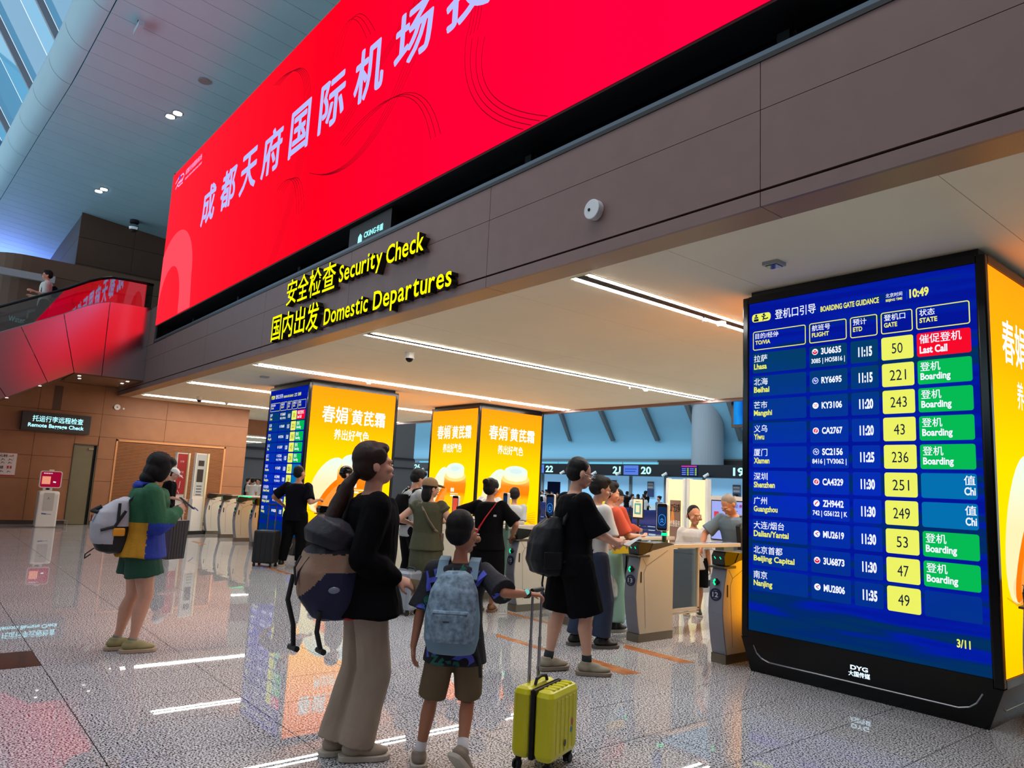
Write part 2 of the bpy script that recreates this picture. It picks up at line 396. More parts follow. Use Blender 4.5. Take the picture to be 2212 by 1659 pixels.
# recess frame under the big screen
b = MB().box(-18.95, 6, 4.27, 4.36, 4.568, 4.605).box(-18.95, -18.91, 4.27, 4.36, 4.568, 8.9)
b.build('recess_frame', dark_frame, fa)
MB().box(-18.91, 6, 4.27, 4.30, 4.605, 4.64).box(-18.91, -18.885, 4.27, 4.30, 4.64, 4.99).build('recess_lip', mat('lip_grey', (92, 105, 118), .3, .6), fa)
for k in range(9):
    a = -18.9 + k * 2.8
    MB().box(a + .02, a + 2.78, 4.86, 4.9, 4.6, 5.1).build('recess_panel', dark_glass, fa)
MB().box(-18.9, 6, 4.3, 4.95, 4.6, 4.606).build('recess_sill', dark_glass, fa)

# ------------------------------------------------------------------ big red LED screen
led = thing('led_screen', 'huge red wall screen with pale blue lettering on the fascia', 'screen', (-9, 4.26, 5.0))
MB().box(-18.95, 6, 4.275, 4.66, 4.975, 8.85).build('housing', black_mat, led)
for k in range(8):
    a = -17.2 + k * 2.9
    MB().box(a, a + .1, 4.62, 4.88, 4.62, 5.0).prism([(4.66, 4.97), (4.86, 4.75), (4.86, 4.97)], 0, a - .03, a + .13).build('bracket', black_mat, led)
red = gradmat('led_red', [(0, (255, 33, 50)), (.3, (255, 18, 38)), (.55, (255, 2, 29)), (1, (255, 0, 58))], 0, -9.9, 6.0, RED_E)
MB().box(-18.93, 6, 4.255, 4.272, 5.0, 8.83).build('screen', red, led)
F = fY(4.25)
led_txt = emat('led_lettering', (178, 186, 255), 1.1); b = MB()
for ch, x0, x1, z0, z1 in (('成', -16.03, -15.2, 6.75, 7.56), ('都', -14.80, -13.97, 6.75, 7.55), ('天', -13.67, -12.86, 6.75, 7.53), ('府', -12.56, -11.70, 6.75, 7.55), ('国', -11.33, -10.59, 6.73, 7.53),
                           ('际', -10.2, -9.38, 6.75, 7.53), ('机', -9.05, -8.24, 6.75, 7.54), ('场', -7.93, -7.06, 6.78, 7.53), ('投', -6.73, -5.87, 6.76, 7.53), ('资', -5.5, -4.66, 6.76, 7.53), ('集', -4.3, -3.46, 6.76, 7.53), ('团', -3.1, -2.3, 6.76, 7.53)):
    b.text(ch, F, x0, x1, z0, z1, bold=.035)
b.build('lettering', led_txt, led)
b = MB().text('成都天府国际机场', F, -17.78, -16.55, 8.48, 8.62, bold=.01).text('CHENGDU TIANFU INTERNATIONAL AIRPORT', F, -17.78, -16.5, 8.36, 8.41, bold=.02)
b.ribbon(F, [(-18.62, 8.52), (-18.35, 8.6), (-18.0, 8.6), (-17.9, 8.52), (-18.0, 8.44), (-18.35, 8.47), (-18.55, 8.36)], .035).ribbon(F, [(-18.45, 8.44), (-18.3, 8.36), (-17.95, 8.36)], .03).text('成都', F, -18.3, -17.98, 8.4, 8.5)
b.build('logo_lettering', emat('led_logo', (250, 190, 255), 1.0), led)
MB().disc(F, -18.27, 8.58, .07, .06, .001).build('logo_dot', emat('led_logo_blue', (30, 80, 230), 1.0), led)
b = MB()
def arcpts(cu, cw, ru, rw, a0, a1, n=24): return [(cu + ru * math.cos(a0 + (a1 - a0) * i / n), cw + rw * math.sin(a0 + (a1 - a0) * i / n)) for i in range(n + 1)]
o_ = arcpts(-17.85, 5.75, 1.55, 1.35, 0, PI); o_ = [(-16.15, 5.0)] + [(max(p[0], -18.93), p[1]) for p in o_]
i_ = arcpts(-18.0, 5.2, .92, 1.08, 0, PI); i_ = [(-17.05, 5.0)] + [(max(p[0], -18.93), p[1]) for p in i_]
n = len(o_); b.add([F(p[0], p[1], 0) for p in o_] + [F(p[0], p[1], 0) for p in i_], [(k, k + 1, n + k + 1, n + k) for k in range(n - 1)])
b.build('pink_arch', emat('led_pink', (255, 70, 86), 1.3), led)
b = MB()   # thin dark outline drawing of roads behind the words
def sp(x0, z0, x1, z1, x2, z2, k=5, g=.07):
    for q in range(k):
        o = q * g; b.ribbon(F, [((1 - t) ** 2 * (x0 + o) + 2 * t * (1 - t) * (x1 + o * .6) + t * t * (x2 + o), (1 - t) ** 2 * (z0 - o * .4) + 2 * t * (1 - t) * z1 + t * t * z2) for t in [i / 16 for i in range(17)]], .011, -.001)
sp(-12.4, 8.5, -10.6, 8.6, -10.9, 6.9); sp(-10.9, 6.9, -10.9, 6.0, -11.8, 5.0, 5); sp(-11.7, 6.3, -10.9, 6.6, -10.75, 5.6, 4, .1)
sp(-7.3, 8.3, -5.9, 7.4, -6.3, 6.5, 4); sp(-6.3, 6.5, -6.4, 5.6, -5.2, 5.0, 4, .12); sp(-9.6, 6.6, -8.2, 7.2, -6.6, 8.1, 4, .09)
sp(-10.4, 6.2, -8.6, 5.4, -7.6, 6.9, 4, .1); sp(-9.4, 6.3, -7.4, 6.9, -6.9, 5.5, 3, .1); sp(-9.9, 7.9, -9.5, 8.8, -8.8, 7.7, 3, .12); sp(-8.6, 8.5, -7.6, 8.75, -7.7, 7.8, 3, .13)
for k in range(8): b.ribbon(F, [(-7.9 + k * .12, 7.0 + .05 * k), (-7.9 + k * .12, 7.5 + .05 * k)], .01, -.001); b.ribbon(F, [(-10.1 + k * .09, 6.75), (-10.1 + k * .09, 7.1)], .01, -.001)
b.build('line_drawing', emat('led_dark_red', (150, 10, 30), .9), led, kind='stuff')
# maker's plate hanging under the screen
r = thing('maker_plate', 'small dark plate with glowing cyan logo under the red screen', 'sign', (-8.4, 4.35, 4.7))
MB().box(-9.0, -7.86, 4.34, 4.42, 4.66, 4.96).build('plate', mat('plate_dark', (6, 7, 12), .5), r)
F2 = fY(4.335); cy = emat('lit_cyan', (150, 250, 255), 1.6)
MB().text('CKING华盾', F2, -8.56, -8.08, 4.715, 4.80, bold=.025).rrect(F2, -8.72, -8.60, 4.68, 4.80, .02) and None
b = MB().text('CKING', F2, -8.56, -8.24, 4.72, 4.80, bold=.02).text('华盾', F2, -8.22, -8.05, 4.715, 4.805, bold=.03); b.add([F2(*p, 0) for p in ((-8.73, 4.675), (-8.61, 4.675), (-8.62, 4.77), (-8.67, 4.81), (-8.72, 4.77))], [(0, 1, 2, 3, 4)])
b.build('glowing_logo', cy, r)

# ------------------------------------------------------------------ yellow channel letters
ylw = emat('lit_yellow', (255, 255, 0), 1.3); side = mat('letter_return', (18, 17, 12), .35)
r = thing('channel_letters', 'glowing yellow extruded letters reading Security Check, upper row', 'sign', (-9, 4.2, 4.1))
F3 = fY(4.19)
def letters(seq, par):
    for body, x0, x1, z0, z1, bo in seq:
        MB().text(body, F3, x0, x1, z0, z1, bold=bo, ext=.09).build('letter', [ylw, side], par)
letters([('安', -10.67, -10.30, 4.10, 4.50, .006), ('全', -10.27, -9.89, 4.10, 4.50, .006), ('检', -9.86, -9.46, 4.08, 4.50, .006), ('查', -9.42, -9.01, 4.09, 4.49, .006)], r)
def word(body, x0, x1, zb, cap, par, desc=.0):
    # letters one by one, advancing with their own widths
    wd = []
    for ch in body:
        if ch == ' ': wd.append((ch, .30, 0, 0)); continue
        lo = -.22 if ch in 'ypg' else 0.0; hi = .52 if ch in 'ecuryomasnpg' else (.72 if ch != 't' else .66); hi = .72 if ch == 'i' else hi
        v, f, asp = glyphs(ch, .012); wd.append((ch, asp * (hi - lo), lo, hi))
    tot = sum(w for _, w, _, _ in wd) + .09 * (len(wd) - 1); k = (x1 - x0) / tot; x = x0; kz = cap / .72
    for ch, w, lo, hi in wd:
        if ch != ' ': MB().text(ch, F3, x, x + w * k, zb + lo * kz, zb + hi * kz, bold=.012, ext=.09).build('letter', [ylw, side], par)
        x += (w + .09) * k
word('Security', -8.90, -7.74, 4.135, .235, r); word('Check', -7.64, -6.80, 4.12, .24, r)
r = thing('channel_letters', 'glowing yellow extruded letters reading Domestic Departures, lower row', 'sign', (-9, 4.2, 3.6))
letters([('国', -11.15, -10.79, 3.60, 4.0, .006), ('内', -10.72, -10.34, 3.59, 4.0, .006), ('出', -10.26, -9.90, 3.59, 4.0, .006), ('发', -9.85, -9.44, 3.57, 3.99, .006)], r)
word('Domestic', -9.26, -8.02, 3.60, .225, r); word('Departures', -7.88, -6.20, 3.59, .235, r)
r = thing('wall_detector', 'round white smoke detector on the brown fascia right of the yellow letters', 'smoke detector', (-4.19, 4.28, 3.89))
MB().cyl((-4.19, 4.28, 3.892), (-4.19, 4.215, 3.892), .088, .088, 28).build('body', mat('detector_white', (205, 208, 212), .4), r, bevel=.006)
MB().cyl((-4.215, 4.216, 3.892), (-4.215, 4.211, 3.892), .014, .014, 12).build('lens', black_gloss, r)

# ------------------------------------------------------------------ left wall, door, louvre
XW = -22.3
wl = thing('wall_left', 'brown panelled wall at the left end of the hall', 'wall', (XW, 2, 0), kind='structure')
MB().box(XW - .5, XW - .02, -12, 3.39, 0, 3.6).box(XW - .5, XW - .02, 3.97, 7.95, 0, 3.6).box(XW - .5, XW - .02, 3.39, 3.97, 2.13, 3.6).box(XW - .5, XW - .3, 3.39, 3.97, 0, 2.13).box(XW - .5, XW - .02, -12, 4.3, 3.6, 4.3).build('core', joint_dark, wl)
zl = [.10, 1.155, 1.75, 2.345, 2.955, 3.72, 4.3]
vl = [-12, -9.5, -6.5, -3.5, -.5, 1.0, 2.49, 3.97, 5.6, 7.95]
DY0, DY1, DZ = 3.40, 3.96, 2.12; LY0, LY1, LZ0, LZ1 = 4.39, 7.34, .12, 2.31
def clipped(y0, y1, z0, z1, holes):
    rects = [(y0, y1, z0, z1)]
    for h in holes:
        out = []
        for a, b, c, d in rects:
            if h[0] >= b or h[1] <= a or h[2] >= d or h[3] <= c: out.append((a, b, c, d)); continue
            if h[0] > a: out.append((a, h[0], c, d))
            if h[1] < b: out.append((h[1], b, c, d))
            aa, bb = max(a, h[0]), min(b, h[1])
            if h[2] > c: out.append((aa, bb, c, h[2]))
            if h[3] < d: out.append((aa, bb, h[3], d))
        rects = out
    return rects
for a, b in zip(vl, vl[1:]):
    for c, d in zip(zl, zl[1:]):
        if c >= 3.7 and a > 4: continue
        d2 = min(d, 3.5) if a > 4.2 else d
        for q in clipped(a, b, c, d2, [(DY0, DY1, 0, DZ), (LY0, LY1, LZ0, LZ1)]):
            if q[1] - q[0] > .02 and q[3] - q[2] > .02:
                MB().box(XW - .02, XW, q[0] + .004, q[1] - .004, q[2] + .004, q[3] - .004).build('panel', wall_brown, wl)
for a, b in ((-12, DY0), (DY1, 7.95)):
    MB().box(XW - .02, XW + .008, a, b, 0, .098).build('baseboard', mat('baseboard_dark', (58, 46, 38), .4), wl)
b = MB()
for k in range(56):
    z = LZ0 + .03 + k * .0388; b.box(XW - .05, XW + .005, LY0 + .04, LY1 - .04, z, z + .02)
b.build('louvre_slats', mat('louvre_wood', (172, 112, 66), .5), wl, kind='stuff')
MB().box(XW - .03, XW + .02, LY0, LY0 + .045, LZ0, LZ1).box(XW - .03, XW + .02, LY1 - .045, LY1, LZ0, LZ1).box(XW - .03, XW + .02, LY0, LY1, LZ1 - .045, LZ1).build('louvre_frame', mat('louvre_frame', (205, 140, 88), .45), wl)
MB().box(XW - .005, XW + .006, 2.79, 2.985, 2.96, 3.6).build('vent_panel', wall_dark, wl)
dr = thing('door_1', 'olive metal door standing in the brown wall', 'door', (XW, 3.68, 0), kind='structure')
dm = mat('door_olive', (112, 104, 78), .45, nscale=4, namp=.06)
MB().box(XW - .06, XW - .02, DY0 + .02, DY1 - .09, .01, DZ - .03).build('leaf', dm, dr)
MB().box(XW - .1, XW + .02, DY0, DY0 + .02, 0, DZ).box(XW - .1, XW + .02, DY1 - .02, DY1, 0, DZ).box(XW - .1, XW + .02, DY0, DY1, DZ - .02, DZ).build('frame', mat('door_frame', (86, 82, 66), .4), dr)
MB().box(XW - .08, XW - .07, DY0 + .02, DY1 - .02, 0, DZ - .02).build('gap', black_mat, dr)
MB().cyl((XW - .02, 3.46, 1.06), (XW + .03, 3.46, 1.06), .018, .018, 10).build('knob', steel, dr)
MB().box(XW - .03, XW + .02, 3.75, 3.87, 1.98, 2.03).build('closer', steel_br, dr)
r = thing('wall_sign', 'dark hanging sign reading Remote Baggage Check on the brown wall', 'sign', (XW, 2.96, 2.6))
MB().box(XW, XW + .16, 2.15, 3.70, 2.37, 2.86).build('box', mat('sign_grey', (52, 50, 48), .4), r, bevel=.01)
F4 = fXp(XW + .162); lc = emat('lit_ice', (165, 240, 255), 1.7)
MB().text('托运行李远程检查', F4, 2.38, 3.52, 2.61, 2.77, bold=.008).text('Remote Baggage Check', F4, 2.30, 3.55, 2.44, 2.57, bold=.02).build('lettering', lc, r)
r = thing('wall_detector', 'round white smoke detector high on the brown wall', 'smoke detector', (XW, 4.3, 3.18))
MB().cyl((XW, 4.30, 3.185), (XW + .05, 4.30, 3.185), .078, .078, 20).build('body', white_plastic, r); MB().cyl((XW + .05, 4.30, 3.185), (XW + .055, 4.30, 3.185), .014, .014, 10).build('lens', black_gloss, r)
r = thing('wall_sensor', 'tiny white round sensor right of the wall smoke detector', 'sensor', (XW, 4.46, 3.16)); MB().cyl((XW, 4.465, 3.16), (XW + .04, 4.465, 3.16), .024, .024, 12).build('cap', white_plastic, r)
r = thing('fire_poster', 'white poster with red fire hydrant and extinguisher headings', 'poster', (XW, 1.8, 1.5))
MB().box(XW, XW + .012, 1.35, 2.185, 1.20, 1.765).build('board', mat('poster_white', (215, 205, 200), .5), r)
F5 = fXp(XW + .014); redp = mat('poster_red', (185, 25, 35), .5); b = MB()
b.text('消火栓', F5, 1.70, 1.99, 1.66, 1.735, bold=.01).text('灭火器', F5, 1.66, 1.93, 1.375, 1.445, bold=.01).add([F5(*p, 0) for p in ((1.35, 1.20), (2.185, 1.20), (2.185, 1.225), (1.35, 1.225))], [(0, 1, 2, 3)])
b.add([F5(*p, 0) for p in ((2.0, 1.38), (2.04, 1.38), (2.04, 1.45), (2.0, 1.45))], [(0, 1, 2, 3)]).add([F5(*p, 0) for p in ((2.06, 1.39), (2.10, 1.38), (2.10, 1.44), (2.07, 1.46))], [(0, 1, 2, 3)]).ribbon(F5, [(2.02, 1.69), (2.1, 1.7), (2.1, 1.73)], .02)
b.build('red_print', redp, r); b = MB()
for q in range(4):
    for z in (1.60, 1.52, 1.30): b.ribbon(F5, [(1.56 + q * .15, z - .02), (1.60 + q * .15, z + .02), (1.64 + q * .15, z - .01)], .012); b.disc(F5, 1.585 + q * .15, z + .015, .012, .012)
b.build('pictogram_print', mat('poster_ink', (90, 60, 60), .5), r)

# further passage past the wall's end
pw = thing('wall_passage', 'dim passage walls past the end of the brown wall', 'wall', (-30, 8, 0), kind='structure')
MB().box(-48.2, -48, 7, 30, 0, 8).build('back_wall', mat('passage_wall', (84, 76, 74), .7), pw)
MB().box(-40, -22.8, 7.0, 7.9, 0, 8).build('side_wall', mat('passage_wall2', (96, 84, 78), .7), pw)
MB().box(-26.2, -26, 7.9, 12.5, 2.95, 3.52).build('bulkhead_panel', wall_brown, pw)
MB().box(-26.0, -23.2, 7.9, 8.05, 2.75, 3.5).build('white_bulkhead', mat('bulkhead_white_glow', (235, 225, 210), .6, emit=(255, 235, 210), es=.35), pw)  # faint emission stands in for light falling on the white bulkhead
MB().box(-48, -26.2, 7.9, 12.5, 3.02, 3.2).build('low_ceiling', ceil_warm_lit, pw)
MB().box(-48.0, -47.9, 14.9, 17.2, 0, 2.4).build('doorway', mat('passage_door', (62, 78, 82), .5), pw)
MB().box(-48.0, -47.88, 7.9, 30, 3.3, 3.42).box(-48.0, -47.88, 7.9, 30, 2.65, 2.70).build('rail_line', joint_dark, pw)
for k, x in enumerate((-28.5, -32.5, -36.5)):
    strip_light(x, 8.2, 12.2, 3.02, 'single white light strip in the passage behind the left pillar, row %s' % ('nearest', 'middle', 'farthest')[k], 'passage light strips')
# ------------------------------------------------------------------ high hall ceiling, bullnose, skylight
def hz(x, y): return 9.84 + .02 * (x + 27) - .09 * (y - 3.455)
SEAM = [(-42, .3), (-36, .75), (-28.5, 1.31), (-22.5, 1.62), (-18.4, 1.85), (-14.4, 1.97), (-8, 2.08), (8, 2.2)]
def seam(x):
    for (a, p), (b, q) in zip(SEAM, SEAM[1:]):
        if x <= b: return p + (q - p) * (x - a) / (b - a)
    return SEAM[-1][1]
hc = thing('ceiling', 'high sloping white panelled hall ceiling with rounded edge', 'ceiling', (-15, 3, 10), kind='structure')
hx = [-15.13 + .5865 * k for k in range(-44, 36)]
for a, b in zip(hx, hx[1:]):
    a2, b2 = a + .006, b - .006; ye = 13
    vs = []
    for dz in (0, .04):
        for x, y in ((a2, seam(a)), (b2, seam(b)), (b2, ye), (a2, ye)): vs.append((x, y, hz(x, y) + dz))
    MB().add(vs, [(0, 3, 2, 1), (4, 5, 6, 7), (0, 1, 5, 4), (1, 2, 6, 5), (2, 3, 7, 6), (3, 0, 4, 7)]).build('panel', hall_skylit, hc)
b = MB()
for a, c in zip(hx[::4], hx[4::4] + []):
    b.add([(a, seam(a) - .02, hz(a, seam(a)) + .05), (c, seam(c) - .02, hz(c, seam(c)) + .05), (c, 13, hz(c, 13) + .05), (a, 13, hz(a, 13) + .05)], [(0, 3, 2, 1)])
b.build('backing', joint_dark, hc)
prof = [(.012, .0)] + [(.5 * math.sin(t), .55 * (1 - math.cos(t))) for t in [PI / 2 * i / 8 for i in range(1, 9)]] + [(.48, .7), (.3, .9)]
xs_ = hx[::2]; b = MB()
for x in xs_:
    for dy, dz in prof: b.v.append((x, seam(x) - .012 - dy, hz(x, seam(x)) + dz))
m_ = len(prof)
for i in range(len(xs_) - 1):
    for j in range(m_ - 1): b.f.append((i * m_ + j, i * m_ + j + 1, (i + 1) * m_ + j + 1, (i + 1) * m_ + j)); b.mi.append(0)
b.build('bullnose_edge', hall_skylit, hc, smooth=True)
b = MB()
for k in range(2, len(hx), 3):
    x = hx[k]
    for (d1, z1), (d2, z2) in zip(prof[:7], prof[1:8]):
        b.add([(x - .006, seam(x) - .014 - d1, hz(x, seam(x)) + z1 - .002), (x + .006, seam(x) - .014 - d1, hz(x, seam(x)) + z1 - .002), (x + .006, seam(x) - .014 - d2, hz(x, seam(x)) + z2 - .002), (x - .006, seam(x) - .014 - d2, hz(x, seam(x)) + z2 - .002)], [(0, 1, 2, 3)])
b.build('bullnose_joints', mat('joint_grey', (90, 98, 104), .7), hc, kind='stuff')
sk = thing('window_1', 'steep blue-lit skylight glazing above the hall', 'window', (-15, 0, 11), kind='structure')
finm = mat('fin_white', (225, 232, 238), .4); fined = mat('fin_grey', (150, 150, 160), .4)
sx_ = [-36.2, -33.3, -30.4, -27.5, -24.45, -21.2, -18.3, -15.44, -12.6, -9.7, -6.8, -3.9, -1.0, 1.9, 4.8]
DYS, DZS = -5.2, 5.2 * 1.657
for x in sx_:
    y = seam(x) - .37; z = hz(x, seam(x)) + .52
    MB().add([(x - .05, y, z), (x + .05, y, z), (x + .05, y + DYS, z + DZS), (x - .05, y + DYS, z + DZS), (x - .05, y + .12, z + .08), (x + .05, y + .12, z + .08), (x + .05, y + .12 + DYS, z + .08 + DZS), (x - .05, y + .12 + DYS, z + .08 + DZS)],
             [(0, 1, 2, 3), (4, 7, 6, 5), (0, 4, 5, 1), (1, 5, 6, 2), (2, 6, 7, 3), (3, 7, 4, 0)]).build('fin', fined, sk)
for a, c in zip(sx_, sx_[1:]):
    y0, y1 = seam(a) - .25, seam(c) - .25; z0, z1 = hz(a, seam(a)) + .62, hz(c, seam(c)) + .62
    m1 = a + (c - a) * .58
    for p, q, mm in ((a + .05, m1 - .02, 0), (m1 + .02, c - .05, 1)):  # the lighter second tint paints the lit fin sides into the glass
        t0, t1 = (p - a) / (c - a), (q - a) / (c - a)
        A = (y0 + (y1 - y0) * t0, z0 + (z1 - z0) * t0); B = (y0 + (y1 - y0) * t1, z0 + (z1 - z0) * t1)
        MB().add([(p, A[0], A[1]), (q, B[0], B[1]), (q, B[0] + DYS, B[1] + DZS), (p, A[0] + DYS, A[1] + DZS)], [(0, 1, 2, 3)]).build('pane', thin_glass('sky_pane_%d' % mm, (94, 150, 184) if mm == 0 else (106, 174, 210), .03) if 'sky_pane_%d' % mm not in MATS else MATS['sky_pane_%d' % mm], sk)
    MB().box(m1 - .02, m1 + .02, 0, .01, 0, .01) and None
hw = thing('wall_south', 'plain wall behind the viewer', 'wall', (0, -12, 0), kind='structure')
MB().box(-23, 9, -12.3, -12, 0, 14).box(8.7, 9, -12, 13, 0, 20).build('core', mat('south_wall', (120, 112, 108), .8), hw)
MB().box(-45, 9, -12.3, -5.2, 17.2, 17.5).build('roof', mat('roof_white', (180, 185, 190), .8), hw)
ww = thing('wall_west', 'pale blue glazed end wall of the high hall', 'wall', (-46, 0, 0), kind='structure')
for k in range(10): MB().box(-46.2, -46, -12 + 2.5 * k + .04, -9.5 + 2.5 * k - .04, 0, 18.5).build('panel', mat('west_glazing', (112, 160, 190), .2), ww)
MB().box(-46.5, -46.2, -12.3, 13, 0, 18.5).build('frame', joint_dark, ww)
dle = emat('downlight', (255, 252, 235), 14)
for px, py, lb in ((376, 247, 'twin bright downlights in the high ceiling, upper pair'), (219, 410, 'twin bright downlights in the high ceiling, lower pair')):
    r_ = ray(px, py); n_ = Vector((-.02, .09, 1)); d_ = 9.84 + .02 * 27 + .09 * 3.455
    P = EYE + r_ * ((d_ - n_.dot(EYE)) / n_.dot(r_)); r = thing('downlight', lb, 'ceiling light', P)
    for q in (-.17, .17):
        c = P + Vector((q * .9, q * .25, 0)); c.z = hz(c.x, c.y)
        MB().cyl(c + Vector((0, 0, .0)), c + Vector((0, 0, -.02)), .12, .12, 16).build('bezel', steel, r); MB().cyl(c + Vector((0, 0, -.02)), c + Vector((0, 0, -.03)), .10, .10, 16).build('lamp', dle, r)
P = Vector((-18.0, 2.5, hz(-18, 2.5)))
r_ = ray(302, 46); P = EYE + r_ * ((d_ - n_.dot(EYE)) / n_.dot(r_)); r = thing('ceiling_camera', 'small pale bracket camera under the high ceiling', 'camera', P)
MB().cyl(P, P + Vector((0, 0, -.10)), .04, .04, 10).build('stem', dark_frame, r); MB().box(P.x - .22, P.x + .22, P.y - .05, P.y + .05, P.z - .20, P.z - .10).build('body', hall_skylit, r)
r_ = ray(291, 476); P = EYE + r_ * ((d_ - n_.dot(EYE)) / n_.dot(r_)); r = thing('ceiling_lantern', 'faceted chrome lantern unit hanging under the dark tower', 'ceiling light', P)
MB().cyl(P, P + Vector((0, 0, -.1)), .14, .14, 16).build('base', black_mat, r); MB().ell(P + Vector((0, 0, -.25)), (.16, .16, .17), n=9, m=6).build('shade', steel, r)
r_ = ray(442, 174); P = EYE + r_ * ((d_ - n_.dot(EYE)) / n_.dot(r_)); r = thing('ceiling_speaker', 'round flat speaker in the high ceiling left of the screen', 'speaker', P)
MB().cyl(P, P + Vector((0, 0, -.03)), .13, .13, 16).build('grille', mat('spk_grey', (140, 142, 142), .6), r)
# violet accent light on the far left ceiling
ld = bpy.data.lights.new('accent', 'AREA'); ld.energy = 260; ld.color = (.25, .32, 1.0); ld.shape = 'RECTANGLE'; ld.size = 5; ld.size_y = 1.2
lo = bpy.data.objects.new('accent_light', ld); COL.objects.link(lo); lo.location = (-36, 1.8, 7.6); lo.rotation_euler = (PI * .92, 0, 0)

# ------------------------------------------------------------------ dark tower behind the escalator
tw = thing('wall_tower', 'dark brown stepped tower walls behind the escalator', 'wall', (-28, 4, 4), kind='structure')
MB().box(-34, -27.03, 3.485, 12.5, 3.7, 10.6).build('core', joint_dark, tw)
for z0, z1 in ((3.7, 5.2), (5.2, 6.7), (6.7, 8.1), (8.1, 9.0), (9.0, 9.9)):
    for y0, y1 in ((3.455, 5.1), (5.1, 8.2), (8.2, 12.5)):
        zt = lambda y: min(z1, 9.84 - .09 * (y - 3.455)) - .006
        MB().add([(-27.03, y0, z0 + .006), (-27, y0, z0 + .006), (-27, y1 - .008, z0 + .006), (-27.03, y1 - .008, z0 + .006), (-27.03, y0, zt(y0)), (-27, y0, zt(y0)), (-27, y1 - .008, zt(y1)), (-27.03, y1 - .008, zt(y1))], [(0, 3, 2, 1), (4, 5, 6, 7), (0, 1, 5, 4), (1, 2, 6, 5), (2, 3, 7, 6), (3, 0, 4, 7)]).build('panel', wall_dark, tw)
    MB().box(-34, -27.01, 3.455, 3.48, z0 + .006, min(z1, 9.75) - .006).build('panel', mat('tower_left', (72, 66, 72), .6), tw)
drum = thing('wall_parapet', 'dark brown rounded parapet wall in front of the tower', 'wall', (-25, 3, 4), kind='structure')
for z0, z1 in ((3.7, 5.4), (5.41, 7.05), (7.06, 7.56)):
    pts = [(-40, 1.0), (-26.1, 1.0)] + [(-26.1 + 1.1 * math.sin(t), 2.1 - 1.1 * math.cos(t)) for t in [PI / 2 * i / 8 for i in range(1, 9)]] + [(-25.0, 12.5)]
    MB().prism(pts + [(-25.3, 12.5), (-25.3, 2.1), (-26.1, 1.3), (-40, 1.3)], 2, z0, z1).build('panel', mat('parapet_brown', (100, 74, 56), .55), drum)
# ------------------------------------------------------------------ escalator
XE, XE2 = -19.55, -21.6
es = thing('escalator', 'escalator with satin metal side panels mirroring the red screen', 'escalator', (XE, -4, 0))
clad = mat('satin_aluminium', (206, 207, 212), .17, 1.0)
zt_ = lambda y: 5.029 + .5565 * (y - 2.436); zb_ = lambda y: 3.684 + .583 * (y - 2.784)
js = [(-5.4, -3.2), (-3.9, -1.9), (-2.4, -.55), (-.9, .7), (.75, 1.55), (1.631, 2.287), (2.418, 2.784)]
for (t0, b0), (t1, b1) in zip(js, js[1:]):
    MB().prism([(t0 + .008, max(zt_(t0), .06)), (b0 + .008, max(zb_(b0), .02)), (b1 - .008, max(zb_(b1), .03)), (t1 - .008, zt_(t1))], 0, XE - .04, XE).build('panel', clad, es)
MB().prism([(2.426, zt_(2.426)), (2.792, 3.684), (3.351, 3.69), (3.326, 5.492), (3.1, 5.42), (2.85, 5.30), (2.65, 5.17)], 0, XE - .04, XE).build('panel', clad, es)
MB().prism([(3.342, 5.495), (3.367, 3.69), (4.278, 3.69), (4.278, 5.518), (3.7, 5.518)], 0, XE - .04, XE).build('panel', clad, es)
topline = [(-5.6, zt_(-5.6)), (2.436, 5.029), (2.65, 5.17), (2.85, 5.30), (3.1, 5.42), (3.34, 5.5), (3.7, 5.52), (4.27, 5.52)]
sof = mat('soffit_brown', (112, 80, 54), .22)
MB().box(XE2, XE - .04, 2.79, 4.27, 3.665, 3.69).build('soffit_panel', sof, es)
MB().prism([(2.78, 3.684), (2.78, 3.72), (-3.5, .06), (-3.5, .02)], 0, XE2, XE - .04).build('soffit_panel', sof, es)
b = MB()
for k in range(14):
    y = -3.4 + k * .45; z = zb_(y) + .75; b.box(XE2 + .3, XE - .5, y, y + .45, z, z + .26)
b.box(XE2 + .3, XE - .5, 2.85, 4.27, 5.1, 5.18).build('steps', mat('step_grey', (70, 72, 74), .5, .6), es, kind='stuff')
MB().prism([(2.79, 3.7), (4.27, 3.7), (4.27, 5.5), (3.3, 5.48), (2.4, 5.0), (-5, .9), (-3.4, .05)], 0, XE2, XE2 + .04).build('far_panel', clad, es)
for xg, nm in ((XE - .12, 'near'), (XE2 + .14, 'far')):
    pts = [(y, z + .635) for y, z in topline]
    for i in range(1):
        poly = [(y, z) for y, z in topline] + [(y, z + .62) for y, z in reversed(topline)]
    m = MB()
    for (y0, z0), (y1, z1) in zip(topline, topline[1:]):
        m.add([(xg, y0, z0), (xg, y1, z1), (xg, y1, z1 + .62), (xg, y0, z0 + .62)], [(0, 1, 2, 3)])
    m.build('glass_balustrade', pane_esc, es)
    MB().tube([(xg, y, z) for y, z in pts], .035, 8).build('handrail', black_gloss, es)
    MB().tube([(xg, y, z + .01) for y, z in topline], .02, 6).build('deck_trim', mat('deck_trim', (130, 132, 138), .3, .8), es)
sb = emat('soffit_lamp', (255, 250, 240), 2.5)
for y, x in ((2.95, -19.9), (3.05, -20.5), (4.0, -19.9), (4.0, -20.5), (2.2, -20.0), (1.6, -20.0)):
    z = 3.664 if y > 2.79 else zb_(y) - .01
    MB().box(x - .05, x + .05, y - .03, y + .03, z - .006, z).build('lamp', sb, es)
r = thing('direction_sign', 'small lit sign reading Water behind the escalator glass', 'sign', (-24.9, .9, 5))
P = onX(8, 690, -24.0); MB().box(-24.1, -24.0, P.y - .8, P.y + .75, P.z - .2, P.z + .2).build('box', dark_frame, r)
